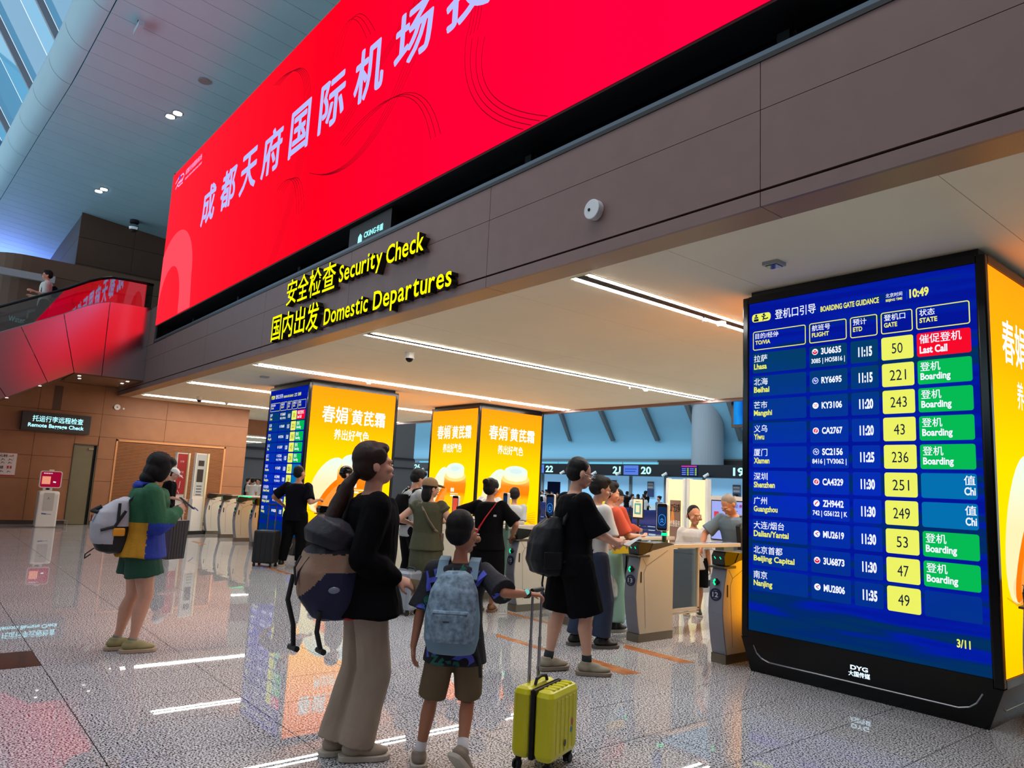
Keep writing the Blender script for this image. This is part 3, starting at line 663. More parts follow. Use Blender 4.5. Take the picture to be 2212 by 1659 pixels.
MB().text('Water', fXp(-23.99), P.y + .1, P.y + .48, P.z - .02, P.z + .13).build('lettering', lc, r)
r = thing('ceiling_beam', 'pale grey beam crossing behind the escalator rider', 'beam', (-24.6, 1.5, 6.8))
A = onX(-60, 580, -24.6); B = onX(118, 612, -24.6)
MB().add([(-24.6 - dx, P_.y, P_.z + dz) for dx in (0, .12) for P_, dz in ((A, 0), (B, 0), (B, .2), (A, .2))], [(0, 3, 2, 1), (4, 5, 6, 7), (0, 1, 5, 4), (1, 2, 6, 5), (2, 3, 7, 6), (3, 0, 4, 7)]).build('girder', mat('beam_grey', (170, 175, 180), .5), r)

# ------------------------------------------------------------------ screen pillars
def boardmat():
    m = bpy.data.materials.new('board_blue'); m.use_nodes = True; nt = m.node_tree; nt.nodes.clear(); N = nt.nodes.new; L = nt.links.new
    tc = N('ShaderNodeTexCoord'); mp = N('ShaderNodeMapping'); mp.inputs['Scale'].default_value = (.55, 1, 7); mp.inputs['Rotation'].default_value = (0, .06, 0); L(tc.outputs['Object'], mp.inputs[0])
    t = N('ShaderNodeTexNoise'); t.inputs['Scale'].default_value = 1.5; t.inputs['Detail'].default_value = 1; L(mp.outputs[0], t.inputs['Vector'])
    sx = N('ShaderNodeSeparateXYZ'); L(tc.outputs['Object'], sx.inputs[0]); mr = N('ShaderNodeMapRange'); mr.inputs[1].default_value = .2; mr.inputs[2].default_value = 1.3; mr.inputs[3].default_value = -.2; mr.inputs[4].default_value = 0.04
    L(sx.outputs[2], mr.inputs[0]); a = N('ShaderNodeMath'); L(t.outputs['Fac'], a.inputs[0]); L(mr.outputs[0], a.inputs[1])
    cr = N('ShaderNodeValToRGB'); L(a.outputs[0], cr.inputs[0]); el = cr.color_ramp.elements
    el[0].position = .30; el[0].color = S(2, 48, 96); el[1].position = .62; el[1].color = S(4, 22, 150); e = el.new(.42); e.color = S(2, 40, 110); e = el.new(.49); e.color = S(3, 30, 165)
    e = N('ShaderNodeEmission'); e.inputs[1].default_value = BOARD_E; L(cr.outputs[0], e.inputs[0]); o = N('ShaderNodeOutputMaterial'); L(e.outputs[0], o.inputs[0]); return m
bm_board = boardmat()
cell_blue = gradmat('cell_blue', [(0, (2, 56, 116)), (.35, (4, 50, 150)), (.6, (6, 44, 190)), (1, (4, 62, 110))], 2, .3, 3.1, .95, .25)
cell_yel = emat('cell_yellow', (232, 238, 98), 1.05); cell_grn = emat('cell_green', (6, 186, 84), 1.0); cell_red = emat('cell_red', (238, 10, 40), 1.1); cell_teal = emat('cell_teal', (4, 112, 176), 1.0)
ink = emat('board_ink', (14, 26, 60), 1.0)
rows = [('拉萨', 'Lhasa', '3U6635', '3085 | HO5816 |', '11:15', '50', 'R', 0), ('北海', 'Beihai', 'RY6695', '', '11:15', '221', 'G', 1), ('芒市', 'Mangshi', 'KY3106', '', '11:20', '243', 'G', 2), ('义乌', 'Yiwu', 'CA2767', '', '11:20', '43', 'G', 3),
        ('厦门', 'Xiamen', 'SC2156', '8416 | TV3062 |', '11:25', '236', 'G', 4), ('深圳', 'Shenzhen', 'CA4329', '', '11:30', '251', 'C', 3), ('广州', 'Guangzhou', 'ZH9442', '742 | G56122 | K', '11:30', '249', 'C', 5), ('大连/烟台', 'Dalian/Yantai', 'MU2619', '', '11:30', '53', 'G', 6),
        ('北京首都', 'Beijing Capital', '3U6873', '', '11:30', '47', 'G', 0), ('南京', 'Nanjing', 'MU2806', '', '11:35', '49', 'E', 6)]
def board(x0, YB, par):
    u0 = x0 + .07; s = MB().box(u0, u0 + 1.928, YB - .004, YB, .349, 3.372).build('departures_screen', bm_board, par, local=False)
    F = (lambda u, w, d: (u0 + u, YB - .0045 - d, w)); R = .0012
    bl, ye, gr, re, te, wh, ly, ik, rd, bu, hd = [MB() for _ in range(11)]
    ye.rrect(F, .03, .225, 3.185, 3.265, .03, R); ik.disc(F, .075, 3.248, .011, .011, 2 * R).ribbon(F, [(.055, 3.228), (.095, 3.228)], .014, 2 * R); ik.add([F(a, c, 2 * R) for a, c in ((.05, 3.192), (.1, 3.192), (.1, 3.215), (.05, 3.215))], [(0, 1, 2, 3)])
    ik.disc(F, .155, 3.25, .011, .011, 2 * R).ribbon(F, [(.13, 3.238), (.15, 3.228), (.175, 3.24)], .01, 2 * R).ribbon(F, [(.158, 3.236), (.15, 3.212), (.17, 3.205), (.2, 3.212)], .012, 2 * R).ribbon(F, [(.15, 3.212), (.145, 3.192)], .01, 2 * R)
    wh.text('登机口引导', F, .27, .665, 3.185, 3.275, R, .012); ly.text('BOARDING GATE GUIDANCE', F, .71, 1.215, 3.185, 3.235, R, .03)
    wh.text('北京时间', F, 1.27, 1.40, 3.215, 3.25, R, .01); ly.text('BEIJING TIME', F, 1.27, 1.40, 3.175, 3.203, R, .03); bu.ribbon(F, [(1.435, 3.175), (1.435, 3.245)], .006, R); ly.text('10:49', F, 1.455, 1.60, 3.18, 3.255, R, .04)
    cols = [(.04, .57), (.603, .94), (.97, 1.198), (1.226, 1.474), (1.50, 1.884)]
    for (a, c), cn, en in zip(cols, ('目的/经停', '航班号', '预计', '登机口', '状态'), ('TO/VIA', 'FLIGHT', 'ETD', 'GATE', 'STATE')):
        hd.rring(F, a, c, 2.912, 3.094, .02, .008, R); wh.text(cn, F, a + .025, c - .02, 3.02, 3.075, R, .008, 'l'); ly.text(en, F, a + .025, a + .025 + .026 * len(en), 2.965, 3.005, R, .03)
    for i, (cn, en, f1, f2, tm, gt, st, lg) in enumerate(rows):
        t = 2.882 - i * .2205; lo = t - .19
        for a, c in cols[:3]: bl.rrect(F, a, c, lo, t, .014, R * .5)
        ye.rrect(F, cols[3][0], cols[3][1], lo, t, .018, R)
        wh.text(cn, F, .052, .55, t - .085, t - .018, R, .01, 'l'); ly.text(en, F, .052, .052 + .0265 * len(en), t - .155 - (.012 if any(q in en for q in 'gjyp') else 0), t - .10, R, .03)
        dy = 0 if f2 else -.038; wh.disc(F, .655, t - .05 + dy, .028, .028, R)
        q = (.655, t - .05 + dy)
        if lg in (1, 4):
            bu.disc(F, q[0], q[1], .023, .023, 1.4 * R); wh.ribbon(F, [(q[0] - .015, q[1] - .005), (q[0] - .004, q[1] + .012), (q[0] + .004, q[1] - .012), (q[0] + .015, q[1] + .006)], .005, 2 * R)
        else:
            if lg == 0: rd.disc(F, q[0], q[1] - .003, .022, .018, 1.4 * R); wh.ribbon(F, [(q[0] - .02, q[1] + .012), (q[0], q[1] - .004), (q[0] + .02, q[1] + .012)], .006, 2 * R)
            if lg == 2: rd.ribbon(F, [(q[0] - .014, q[1] + .01), (q[0] + .004, q[1] + .002), (q[0] + .016, q[1] + .012)], .005, 1.4 * R).ribbon(F, [(q[0] - .014, q[1] - .008), (q[0] + .014, q[1] - .008)], .004, 1.4 * R)
            if lg == 3: rd.disc(F, q[0], q[1], .019, .019, 1.4 * R); wh.ribbon(F, [(q[0] - .004, q[1] - .018), (q[0] - .004, q[1] + .006), (q[0] + .012, q[1] + .012)], .004, 2 * R).ribbon(F, [(q[0] + .004, q[1] - .014), (q[0] + .004, q[1] + .002), (q[0] + .012, q[1] + .004)], .003, 2 * R)
            if lg == 5: rd.ribbon(F, [(q[0] - .014, q[1] - .014), (q[0] - .002, q[1] + .004), (q[0] + .014, q[1] + .015)], .009, 1.4 * R)
            if lg == 6: rd.ribbon(F, [(q[0] + .016, q[1] + .014), (q[0] - .012, q[1] + .002)], .007, 1.4 * R); bu.ribbon(F, [(q[0] - .012, q[1] + .002), (q[0] + .012, q[1] - .014)], .006, 1.4 * R)
        wh.text(f1, F, .71, .71 + .03 * len(f1), t - .08 + dy, t - .02 + dy, R, .035)
        if f2: wh.text(f2, F, .62, .92, t - .165, t - .11, R, .025)
        wh.text(tm, F, 1.035, 1.15, t - .14, t - .055, R, .045); wdt = .021 * len(gt); ik.text(gt, F, 1.35 - wdt, 1.35 + wdt, t - .14, t - .055, 2 * R, .0)
        a, c = cols[4]
        if st == 'R': re.rrect(F, a, c, lo, t, .018, R); wh.text('催促登机', F, a + .02, a + .32, t - .085, t - .012, 2 * R, .012).text('Last Call', F, a + .02, a + .22, t - .165, t - .105, 2 * R, .035)
        elif st == 'G': gr.rrect(F, a, c, lo, t, .018, R); wh.text('登机', F, a + .02, a + .165, t - .085, t - .015, 2 * R, .012).text('Boarding', F, a + .02, a + .235, t - .172, t - .10, 2 * R, .03)
        elif st == 'C': te.rrect(F, a, c, lo, t, .018, R); wh.text('值', F, c - .085, c - .01, t - .085, t - .015, 2 * R, .012).text('Chi', F, c - .085, c - .01, t - .16, t - .10, 2 * R, .03)
        else: bl.rrect(F, a, c, lo, t, .018, R * .5)
    ly.text('3/11', F, 1.71, 1.80, .52, .58, R, .03)
    for m, nm, mt in ((bl, 'blue_cells', cell_blue), (ye, 'yellow_cells', cell_yel), (gr, 'green_cells', cell_grn), (re, 'red_cells', cell_red), (te, 'teal_cells', cell_teal), (wh, 'white_lettering', txt_white), (ly, 'yellow_lettering', txt_lyellow), (ik, 'dark_lettering', ink), (rd, 'red_emblems', emat('emblem_red', (235, 20, 60), 1.0)), (bu, 'blue_emblems', emat('emblem_blue', (20, 60, 190), 1.0)), (hd, 'header_outlines', txt_lyellow)):
        if m.v: m.build(nm, mt, s)
ad_bg = gradmat('ad_gradient', [(0, (255, 158, 0)), (.28, (255, 179, 0)), (.5, (255, 176, 0)), (.78, (255, 143, 4)), (1, (255, 127, 12))], 2, .35, 3.37, AD_E)
ad_white = emat('ad_white', (225, 245, 240), 1.5); ad_pale = gradmat('ad_lid', [(0, (250, 236, 180)), (.5, (232, 252, 232)), (1, (205, 255, 250))], 2, 1.4, 2.4, 1.1)
ad_or = emat('ad_orange', (255, 122, 12), 1.1); ad_or2 = emat('ad_deep_orange', (248, 150, 60), 1.1); ad_jar = gradmat('ad_jar', [(0, (255, 205, 10)), (.3, (255, 190, 20)), (.42, (250, 130, 10)), (.62, (248, 140, 30)), (.8, (255, 214, 110)), (1, (255, 235, 170))], 2, .95, 1.95, 1.1)
ad_cream = emat('ad_cream', (255, 244, 205), 1.15); ad_gold = emat('ad_gold', (240, 180, 20), 1.0)
def ad(fr, par, full):
    s = MB(); 
    for q in (0,): s.add([fr(a, c, 0) for a, c in ((0, .349), (1.93, .349), (1.93, 3.372), (0, 3.372))], [(0, 1, 2, 3)])
    s = s.build('advert_screen', ad_bg, par)
    if not full: return s
    w = MB(); R = .002
    w.text('春娟', fr, .26, .82, 2.66, 3.0, R, .02).text('黄芪霜', fr, .92, 1.70, 2.66, 2.97, R, .025).text('养出好气色', fr, .55, 1.35, 2.32, 2.54, R, .015).rring(fr, .84, .90, 2.93, 2.99, .03, .006, R)
    w.build('white_lettering', ad_white, s)
    MB().disc(fr, .50, 1.40, .33, .60, R, 28, rot=-.45).build('lid_print', ad_pale, s)
    MB().disc(fr, .60, 1.22, .15, .46, 2 * R, 24, rot=-.68).build('lid_rim_print', ad_or, s); MB().disc(fr, .62, 1.18, .09, .33, 3 * R, 22, rot=-.68).build('lid_lining_print', ad_or2, s)
    MB().disc(fr, .58, .93, .34, .13, R, 22, rot=-.1).build('shadow_print', ad_or2, s)
    j = MB(); pts = [(.70, 1.72), (.69, 1.5), (.72, 1.25), (.80, 1.02), (.95, .87), (1.15, .82), (1.35, .87), (1.50, 1.02), (1.58, 1.25), (1.61, 1.5), (1.60, 1.72), (1.55, 1.80), (1.42, 1.87), (.88, 1.87), (.75, 1.80)]
    j.add([fr(a, c, 3 * R) for a, c in pts], [tuple(range(len(pts)))]).build('jar_print', ad_jar, s)
    MB().disc(fr, 1.15, 1.74, .44, .13, 4 * R, 26).build('jar_shoulder_print', emat('ad_shoulder', (255, 226, 130), 1.1), s)
    c_ = MB().disc(fr, 1.15, 1.80, .37, .12, 5 * R, 26); c_.add([fr(a, c, 5 * R) for a, c in ((.78, 1.80), (1.52, 1.80), (1.52, 1.92), (.78, 1.92))], [(0, 1, 2, 3)]).build('jar_neck_print', ad_cream, s)
    MB().disc(fr, 1.15, 1.92, .37, .14, 6 * R, 26).build('cream_print', ad_pale, s); MB().disc(fr, 1.14, 1.93, .2, .06, 7 * R, 20).build('cream_swirl_print', emat('ad_swirl', (214, 238, 236), 1.1), s)
    t = MB().text('春娟', fr, 1.0, 1.14, 1.36, 1.46, 5 * R, .02).ribbon(fr, [(1.0, 1.32), (1.32, 1.32)], .012, 5 * R).ribbon(fr, [(1.0, 1.27), (1.2, 1.27)], .03, 5 * R)
    for q in (.75, .93, 1.11): t.rring(fr, q, q + .13, .46, .58, .05, .02, R).text('芪', fr, q + .03, q + .10, .48, .55, 2 * R)
    t.build('jar_lettering', ad_white, s)
    g = MB()
    for q in range(7): g.ribbon(fr, [(.1 + .1 * q, .9 - .03 * q), (.7 + .12 * q, .72 + .02 * q), (1.85, .95 - .06 * q)], .012 + .004 * q, R)
    g.build('gold_waves_print', ad_gold, s); return s
def pillar(x0, y0, label, front_board, rotfaces):
    W2 = 2.07; x1 = x0 + W2; y1 = y0 + W2
    r = thing('screen_pillar', label, 'display pillar', (x0 + W2 / 2, y0 + W2 / 2, 0), group='square screen pillars')
    fw = .066; i_ = .012
    MB().box(x0 + i_, x1 - i_, y0 + i_, y1 - i_, .285, 3.435).build('core', black_mat, r)
    b = MB()
    for (a, c) in ((x0, y0), (x1 - fw, y0), (x0, y1 - fw), (x1 - fw, y1 - fw)): b.box(a, a + fw, c, c + fw, .285, 3.44)
    b.build('corner_posts', black_gloss, r, bevel=.012)
    b = MB()
    for z0, z1 in ((.285, .346), (3.375, 3.44)):
        b.box(x0 + fw, x1 - fw, y0, y0 + .03, z0, z1).box(x0 + fw, x1 - fw, y1 - .03, y1, z0, z1).box(x0, x0 + .03, y0 + fw, y1 - fw, z0, z1).box(x1 - .03, x1, y0 + fw, y1 - fw, z0, z1)
    b.build('frame', black_gloss, r)
    t = .10; MB().add([(x0 + t, y0 + .0, 0), (x1 - t, y0 + .0, 0), (x1 - t, y1 - .0, 0), (x0 + t, y1, 0), (x0, y0, .285), (x1, y0, .285), (x1, y1, .285), (x0, y1, .285)], [(0, 3, 2, 1), (4, 5, 6, 7), (0, 1, 5, 4), (1, 2, 6, 5), (2, 3, 7, 6), (3, 0, 4, 7)]).build('plinth', black_gloss, r)
    MB().box(x0 + .06, x1 - .06, y0 + .06, y1 - .06, 3.44, 3.5).build('ceiling_collar', black_mat, r)
    u = lambda k: x0 + k
    MB().tube([(u(.13), y0 - .002, .225), (u(.16), y0 - .004, .165), (u(.21), y0 - .004, .125), (u(.28), y0 - .004, .105), (u(1.78), y0 - .004, .105), (u(1.85), y0 - .004, .125), (u(1.9), y0 - .004, .165), (u(1.94), y0 - .002, .235)], .007, 8).build('chrome_trim', steel, r)
    MB().tube([(x1 - .045, y0 + .13, .225), (x1 - .06, y0 + .16, .13), (x1 - .065, y0 + .22, .105), (x1 - .065, y1 - .22, .105)], .007, 8).build('chrome_trim', steel_br, r)
    Fb = (lambda a, c, d: (x0 + a, y0 - .003 - d, c))
    lt = MB().text('DYG', Fb, 1.0, 1.14, .205, .24, .003, .03).text('大国传媒', Fb, .985, 1.155, .155, .195, .003, .03); lt.build('maker_logo', emat('logo_white', (215, 240, 255), 1.6), r)
    if front_board: board(x0, y0 + .012, r)
    else: ad((lambda a, c, d: (x0 + .07 + a, y0 + .008 - d, c)), r, True)
    ad((lambda a, c, d: (x1 - .008 + d, y0 + .07 + a, c)), r, True)
    ad((lambda a, c, d: (x0 + .008 - d, y1 - .07 - a, c)), r, False); ad((lambda a, c, d: (x1 - .07 - a, y1 - .008 + d, c)), r, False)
    return r
pillar(-3.91, 6.055, 'large black display pillar nearest the viewer with blue departures board', True, 0)
pillar(-15.84, 6.055, 'left display pillar with blue departures board and yellow cream advert', True, 0)
pillar(-15.84, 10.35, 'middle display pillar further back with two yellow cream adverts', False, 0)
# ------------------------------------------------------------------ boarding-pass gates
g_side = mat('gate_cream', (208, 202, 186), .42); g_grey = mat('gate_grey', (128, 132, 144), .42); g_kick = mat('gate_kick_steel', (120, 112, 98), .4, .7)
g_black = mat('gate_black', (14, 15, 16), .22); g_navy = mat('gate_navy', (16, 26, 62), .35); g_line = mat('gate_seam', (70, 62, 50), .7)
FRONT = [(.055, .085), (.03, .18), (.008, .30), (-.012, .46), (-.008, .58), (.012, .70), (.035, .79), (.05, .855)]
def gate(x, num, label, with_bar=True, lit=True, back=False):
    r = thing('ticket_gate', label, 'ticket gate', (x, 5.98, 0), group='ticket gates'); hwd = .078
    side_poly = FRONT + [(.05, .865), (.25, .925), (.60, .985), (.60, .085)]
    b = MB()
    P = lambda pts: [(p[0] + 5.98, p[1]) for p in pts]
    MB().prism(P([(FRONT[0][0] + .012, .085)] + [(a + .012, c) for a, c in FRONT[1:]] + side_poly[8:]), 0, x - hwd, x - hwd + .015).build('side_panel', g_side, r)
    MB().prism(P([(FRONT[0][0] + .012, .085)] + [(a + .012, c) for a, c in FRONT[1:]] + side_poly[8:]), 0, x + hwd - .015, x + hwd).build('side_panel', g_side, r)
    MB().prism(P([(.07, .08), (.07, .3), (.05, .5), (.07, .85), (.25, .9), (.59, .97), (.59, .08)]), 0, x - hwd + .015, x + hwd - .015).build('core', mat('gate_core', (150, 146, 136), .5), r)
    MB().prism(P([(a, c) for a, c in FRONT] + [(a + .03, c) for a, c in reversed(FRONT)]), 0, x - hwd + .001, x + hwd - .001).build('front_panel', g_grey, r, bevel=.004)
    MB().box(x - hwd - .002, x + hwd + .002, 5.98 + .045, 5.98 + .602, 0, .084).build('kick_plate', g_kick, r)
    for s_ in (1, -1):
        X_ = x + s_ * (hwd + .001); F_ = (lambda u, w, d: (X_ + s_ * d, 5.98 + u, w))
        q = MB().ribbon(F_, [(.085, .85), (.15, .77), (.11, .70), (.155, .14)], .004, .0004).ribbon(F_, [(.15, .77), (.50, .925)], .004, .0004); q.build('seam_lines', g_line, r)
        q = MB(); q.rrect(F_, .055, .078, .60, .715, .011, .0006); q.build('slot', black_mat, r)
    MB().prism(P([(-.005, .862), (.19, .862), (.19, .885), (-.005, .878)]), 0, x - hwd - .012, x + hwd + .012).build('tray', mat('tray_grey', (72, 70, 62), .35), r, bevel=.003)
    MB().prism(P([(.035, .885), (.19, .885), (.23, .945), (.26, 1.0), (.05, 1.015), (.02, .97)]), 0, x - hwd + .008, x + hwd - .008).build('scanner_box', g_black, r, bevel=.004)
    MB().prism(P([(.04, 1.016), (.26, 1.0), (.26, 1.006), (.04, 1.022)]), 0, x - hwd + .004, x + hwd - .004).build('scanner_glass', mat('scan_glass', (150, 160, 170), .08), r)
    MB().prism(P([(.19, .90), (.26, 1.0), (.48, 1.012), (.62, .992), (.62, .96), (.25, .93)]), 0, x - hwd + .002, x + hwd - .002).build('hood', mat('hood_olive', (58, 54, 38), .3), r)
    Fr = (lambda u, w, d: (x + u, 5.98 - .012 - d + (0 if w < .68 else .012), w))
    if not back:
        q = MB(); q.cyl((x, 5.972 + .01, .62), (x, 5.966, .62), .058, .058, 24); q.build('number_plate', g_navy, r)
        Fn = (lambda u, w, d: (x + u, 5.9655, w))
        if num: MB().text(num, Fn, -.030, .032, .598, .643, bold=.02).ribbon(Fn, [(-.018, .658), (.018, .658)], .002).ribbon(Fn, [(-.018, .584), (.018, .584)], .002).build('number', mat('number_white', (215, 220, 225), .4), r)
        q = MB(); q.add([(x + a, 5.98 - .002 + d, .735 + c) for d in (.02, -.016) for a, c in ((0, .032), (.032, 0), (0, -.032), (-.032, 0))], [(0, 3, 2, 1), (4, 5, 6, 7), (0, 1, 5, 4), (1, 2, 6, 5), (2, 3, 7, 6), (3, 0, 4, 7)]).build('lamp_block', black_mat, r)
        if lit:
            Fa = (lambda u, w, d: (x + u, 5.98 - .019, w)); MB().ribbon(Fa, [(.004, .762), (-.018, .735), (.004, .708)], .018).build('green_arrow', green_em, r)
            for a in (-.03, .03): MB().ribbon(lambda u, w, d: (x + u, 6.0, w), [(a - .008, .965), (a + .008, .945)], .009).build('green_led', green_em, r)
    if with_bar:
        MB().box(x - hwd - .002, x + hwd + .002, 6.58, 7.87, .945, .99).build('top_rail', g_side, r, bevel=.006)
        MB().box(x - hwd + .01, x + hwd - .01, 6.62, 7.84, .990, .993).build('rail_inlay', mat('rail_inlay', (130, 140, 170), .15), r)
        for y in (6.60, 7.10): MB().box(x - .02, x + .02, y, y + .03, .27, .945).build('rail_post', g_side, r)
        MB().box(x - .02, x + .02, 6.60, 7.13, .255, .285).box(x - .02, x + .02, 6.60, 7.13, .225, .24).build('lower_rail', g_side, r)
        MB().box(x - .006, x + .006, 6.64, 7.09, .29, .93).build('glass_wing', pane, r)
        MB().box(x - .06, x + .06, 7.55, 7.75, 0, .945).build('rear_pedestal', mat('gate_rear', (110, 124, 112), .4), r)
    return r
gl = [(-1.62, '', 'ticket gate at the right edge, in front of the yellow pillar side'), (-4.13, '12', 'ticket gate numbered 12 beside the large departures pillar'), (-5.17, '13', 'ticket gate numbered 13 between two lanes'), (-6.15, '14', 'ticket gate hidden behind the man in black shorts'), (-7.13, '15', 'ticket gate numbered 15 under the woman in the black dress'),
      (-8.15, '16', 'ticket gate behind the olive dress'), (-9.17, '17', 'ticket gate behind the man in the grey tee'), (-10.4, '18', 'ticket gate with a cyclist-helmet guard behind it'), (-16.05, '19', 'ticket gate touching the left display pillar'), (-17.08, '20', 'third ticket gate from the left, warm-lit side'), (-18.12, '21', 'second ticket gate from the left, green-lit side')]
for x, nmb, lb in gl: gate(x, nmb, lb, back=False)
gate(-12.8, '', 'plain ticket gate end directly right of the left pillar, behind the front woman', lit=False, back=True)
gate(-11.5, '', 'ticket gate hidden behind the woman with ponytail', lit=False)
MB().box(-17.14, -17.02, 6.15, 6.22, 1.0, 1.03).box(-17.06, -17.03, 6.02, 6.32, 1.0, 1.03).build('green_lamp', green_em, [o for o in COL.objects if o.get('label') == 'third ticket gate from the left, warm-lit side'][0])
gate(-19.2, '', 'leftmost ticket gate, plain curved end without number', lit=False, back=True)
r = thing('no_stopping_flag', 'small yellow warning flag on the lane barrier left of gate 13', 'sign', (-5.5, 6.6, .8))
A = onX(1324, 1190, -5.45); MB().box(-5.46, -5.44, A.y, A.y + .32, A.z - .03, A.z + .05).build('label', mat('flag_yellow', (225, 195, 20), .5), r); MB().box(-5.462, -5.438, A.y - .02, A.y + .45, A.z + .065, A.z + .12).build('arm', g_black, r)
# phone-shaped face readers on posts
dark_blue_scr = emat('reader_screen', (26, 48, 88), .9); ring_blue = emat('reader_ring', (60, 150, 250), 1.2); sky_scr = emat('reader_pale', (120, 205, 225), 1.0)
def reader(px, py, X, label, hgt=.30, wdt=.13, tilt=0, screen=None, ring=True, base=None, green=True, yaw=.25):
    c = onX(px, py, X); r = thing('face_reader', label, 'terminal', (c.x, c.y, .95), rz=yaw, group='face readers on the gates')
    Mx = Matrix.Translation(c) @ Matrix.Rotation(yaw, 4, 'Z')
    f = lambda u, w, d: tuple(Mx @ Vector((u, -.022 - d, w)))
    body = MB(); pts = body.rrect(f, -wdt / 2, wdt / 2, -hgt / 2, hgt / 2, .025, 0); n = len(pts); body.v += [f(a, b, -.04) for a, b in pts]; body.f += [tuple(range(2 * n - 1, n - 1, -1))] + [(i, i + n, (i + 1) % n + n, (i + 1) % n) for i in range(n)]; body.mi = [0] * len(body.f)
    body.build('case', white_plastic, r)
    q = MB(); q.rrect(f, -wdt / 2 + .006, wdt / 2 - .006, -hgt / 2 + .006, hgt / 2 - .006, .022, .001); q.build('bezel', black_gloss, r)
    q = MB(); q.rrect(f, -wdt / 2 + .014, wdt / 2 - .014, -hgt / 2 + .03, hgt / 2 - .04, .004, .002); q.build('screen', screen or dark_blue_scr, r)
    if ring:
        q = MB(); q.rring(f, -.042, .042, -.09, .03, .042, .005, .003); q.ribbon(f, [(-.018, -.035), (0, -.015), (.018, -.035)], .007, .003).ribbon(f, [(-.018, -.06), (0, -.04), (.018, -.06)], .007, .003); q.build('ring_symbol', ring_blue, r)
    q = MB(); q.cyl(Vector((c.x, c.y + .03, .93)), Vector((c.x, c.y + .03, c.z - hgt * .3)), .028, .022, 10); q.build('post', green_em if green == 2 else mat('post_green', (28, 60, 44), .3), r)
    if green: MB().cyl((c.x, c.y + .03, c.z - hgt / 2 - .05), (c.x, c.y + .03, c.z - hgt / 2 - .02), .032, .032, 10).build('green_collar', green_em, r)
    return r
reader(1432, 1117, -5.17, 'phone-shaped face reader with blue arrow ring above gate 13')
reader(1190, 1092, -7.13, 'phone-shaped face reader behind the backpack of the man in black', green=0)
reader(985, 1092, -9.17, 'slim face reader showing orange picture, right of the woman in the cap', wdt=.12, screen=gradmat('reader_orange', [(0, (200, 190, 60)), (.5, (255, 110, 40)), (1, (220, 80, 60))], 2, -.2, .3, 1.0), ring=False, green=0, yaw=.3)
reader(1094, 1088, -7.9, 'face reader with blue figures beside the woman with the red strap', wdt=.13, ring=True, green=0, yaw=-.2)
reader(1302, 1082, -6.4, 'large pale yellow check terminal behind the man in white', hgt=.36, wdt=.20, screen=gradmat('reader_yellow', [(0, (120, 210, 230)), (.45, (150, 220, 220)), (.5, (240, 225, 80)), (1, (235, 220, 90))], 2, -.25, .3, 1.0), ring=False, green=0, yaw=.1)
c = onY(1379, 1099, 9.5); r = thing('notice_stand', 'small cream notice on a black post behind the barriers', 'sign stand', (c.x, 9.5, 0))
MB().box(c.x - .11, c.x + .11, 9.49, 9.51, c.z - .17, c.z + .17).build('frame', black_mat, r); MB().box(c.x - .098, c.x + .098, 9.482, 9.49, c.z - .14, c.z + .155).build('sheet', mat('sheet_cream', (240, 232, 190), .6, emit=(240, 232, 190), es=.25), r)
fs = (lambda u, w, d: (c.x + u, 9.481 - d, c.z + w)); MB().rring(fs, -.07, .07, -.09, .09, .004, .03).build('teal_print', mat('teal_print', (90, 190, 190), .6), r); MB().text('温馨提示', fs, -.05, .05, .105, .13).build('lettering', mat('ink_navy', (30, 40, 80), .6), r)
MB().cyl((c.x, 9.5, 0), (c.x, 9.5, c.z - .17), .022, .022, 10).cyl((c.x, 9.5, 0), (c.x, 9.5, .02), .16, .16, 18).build('post', black_mat, r)

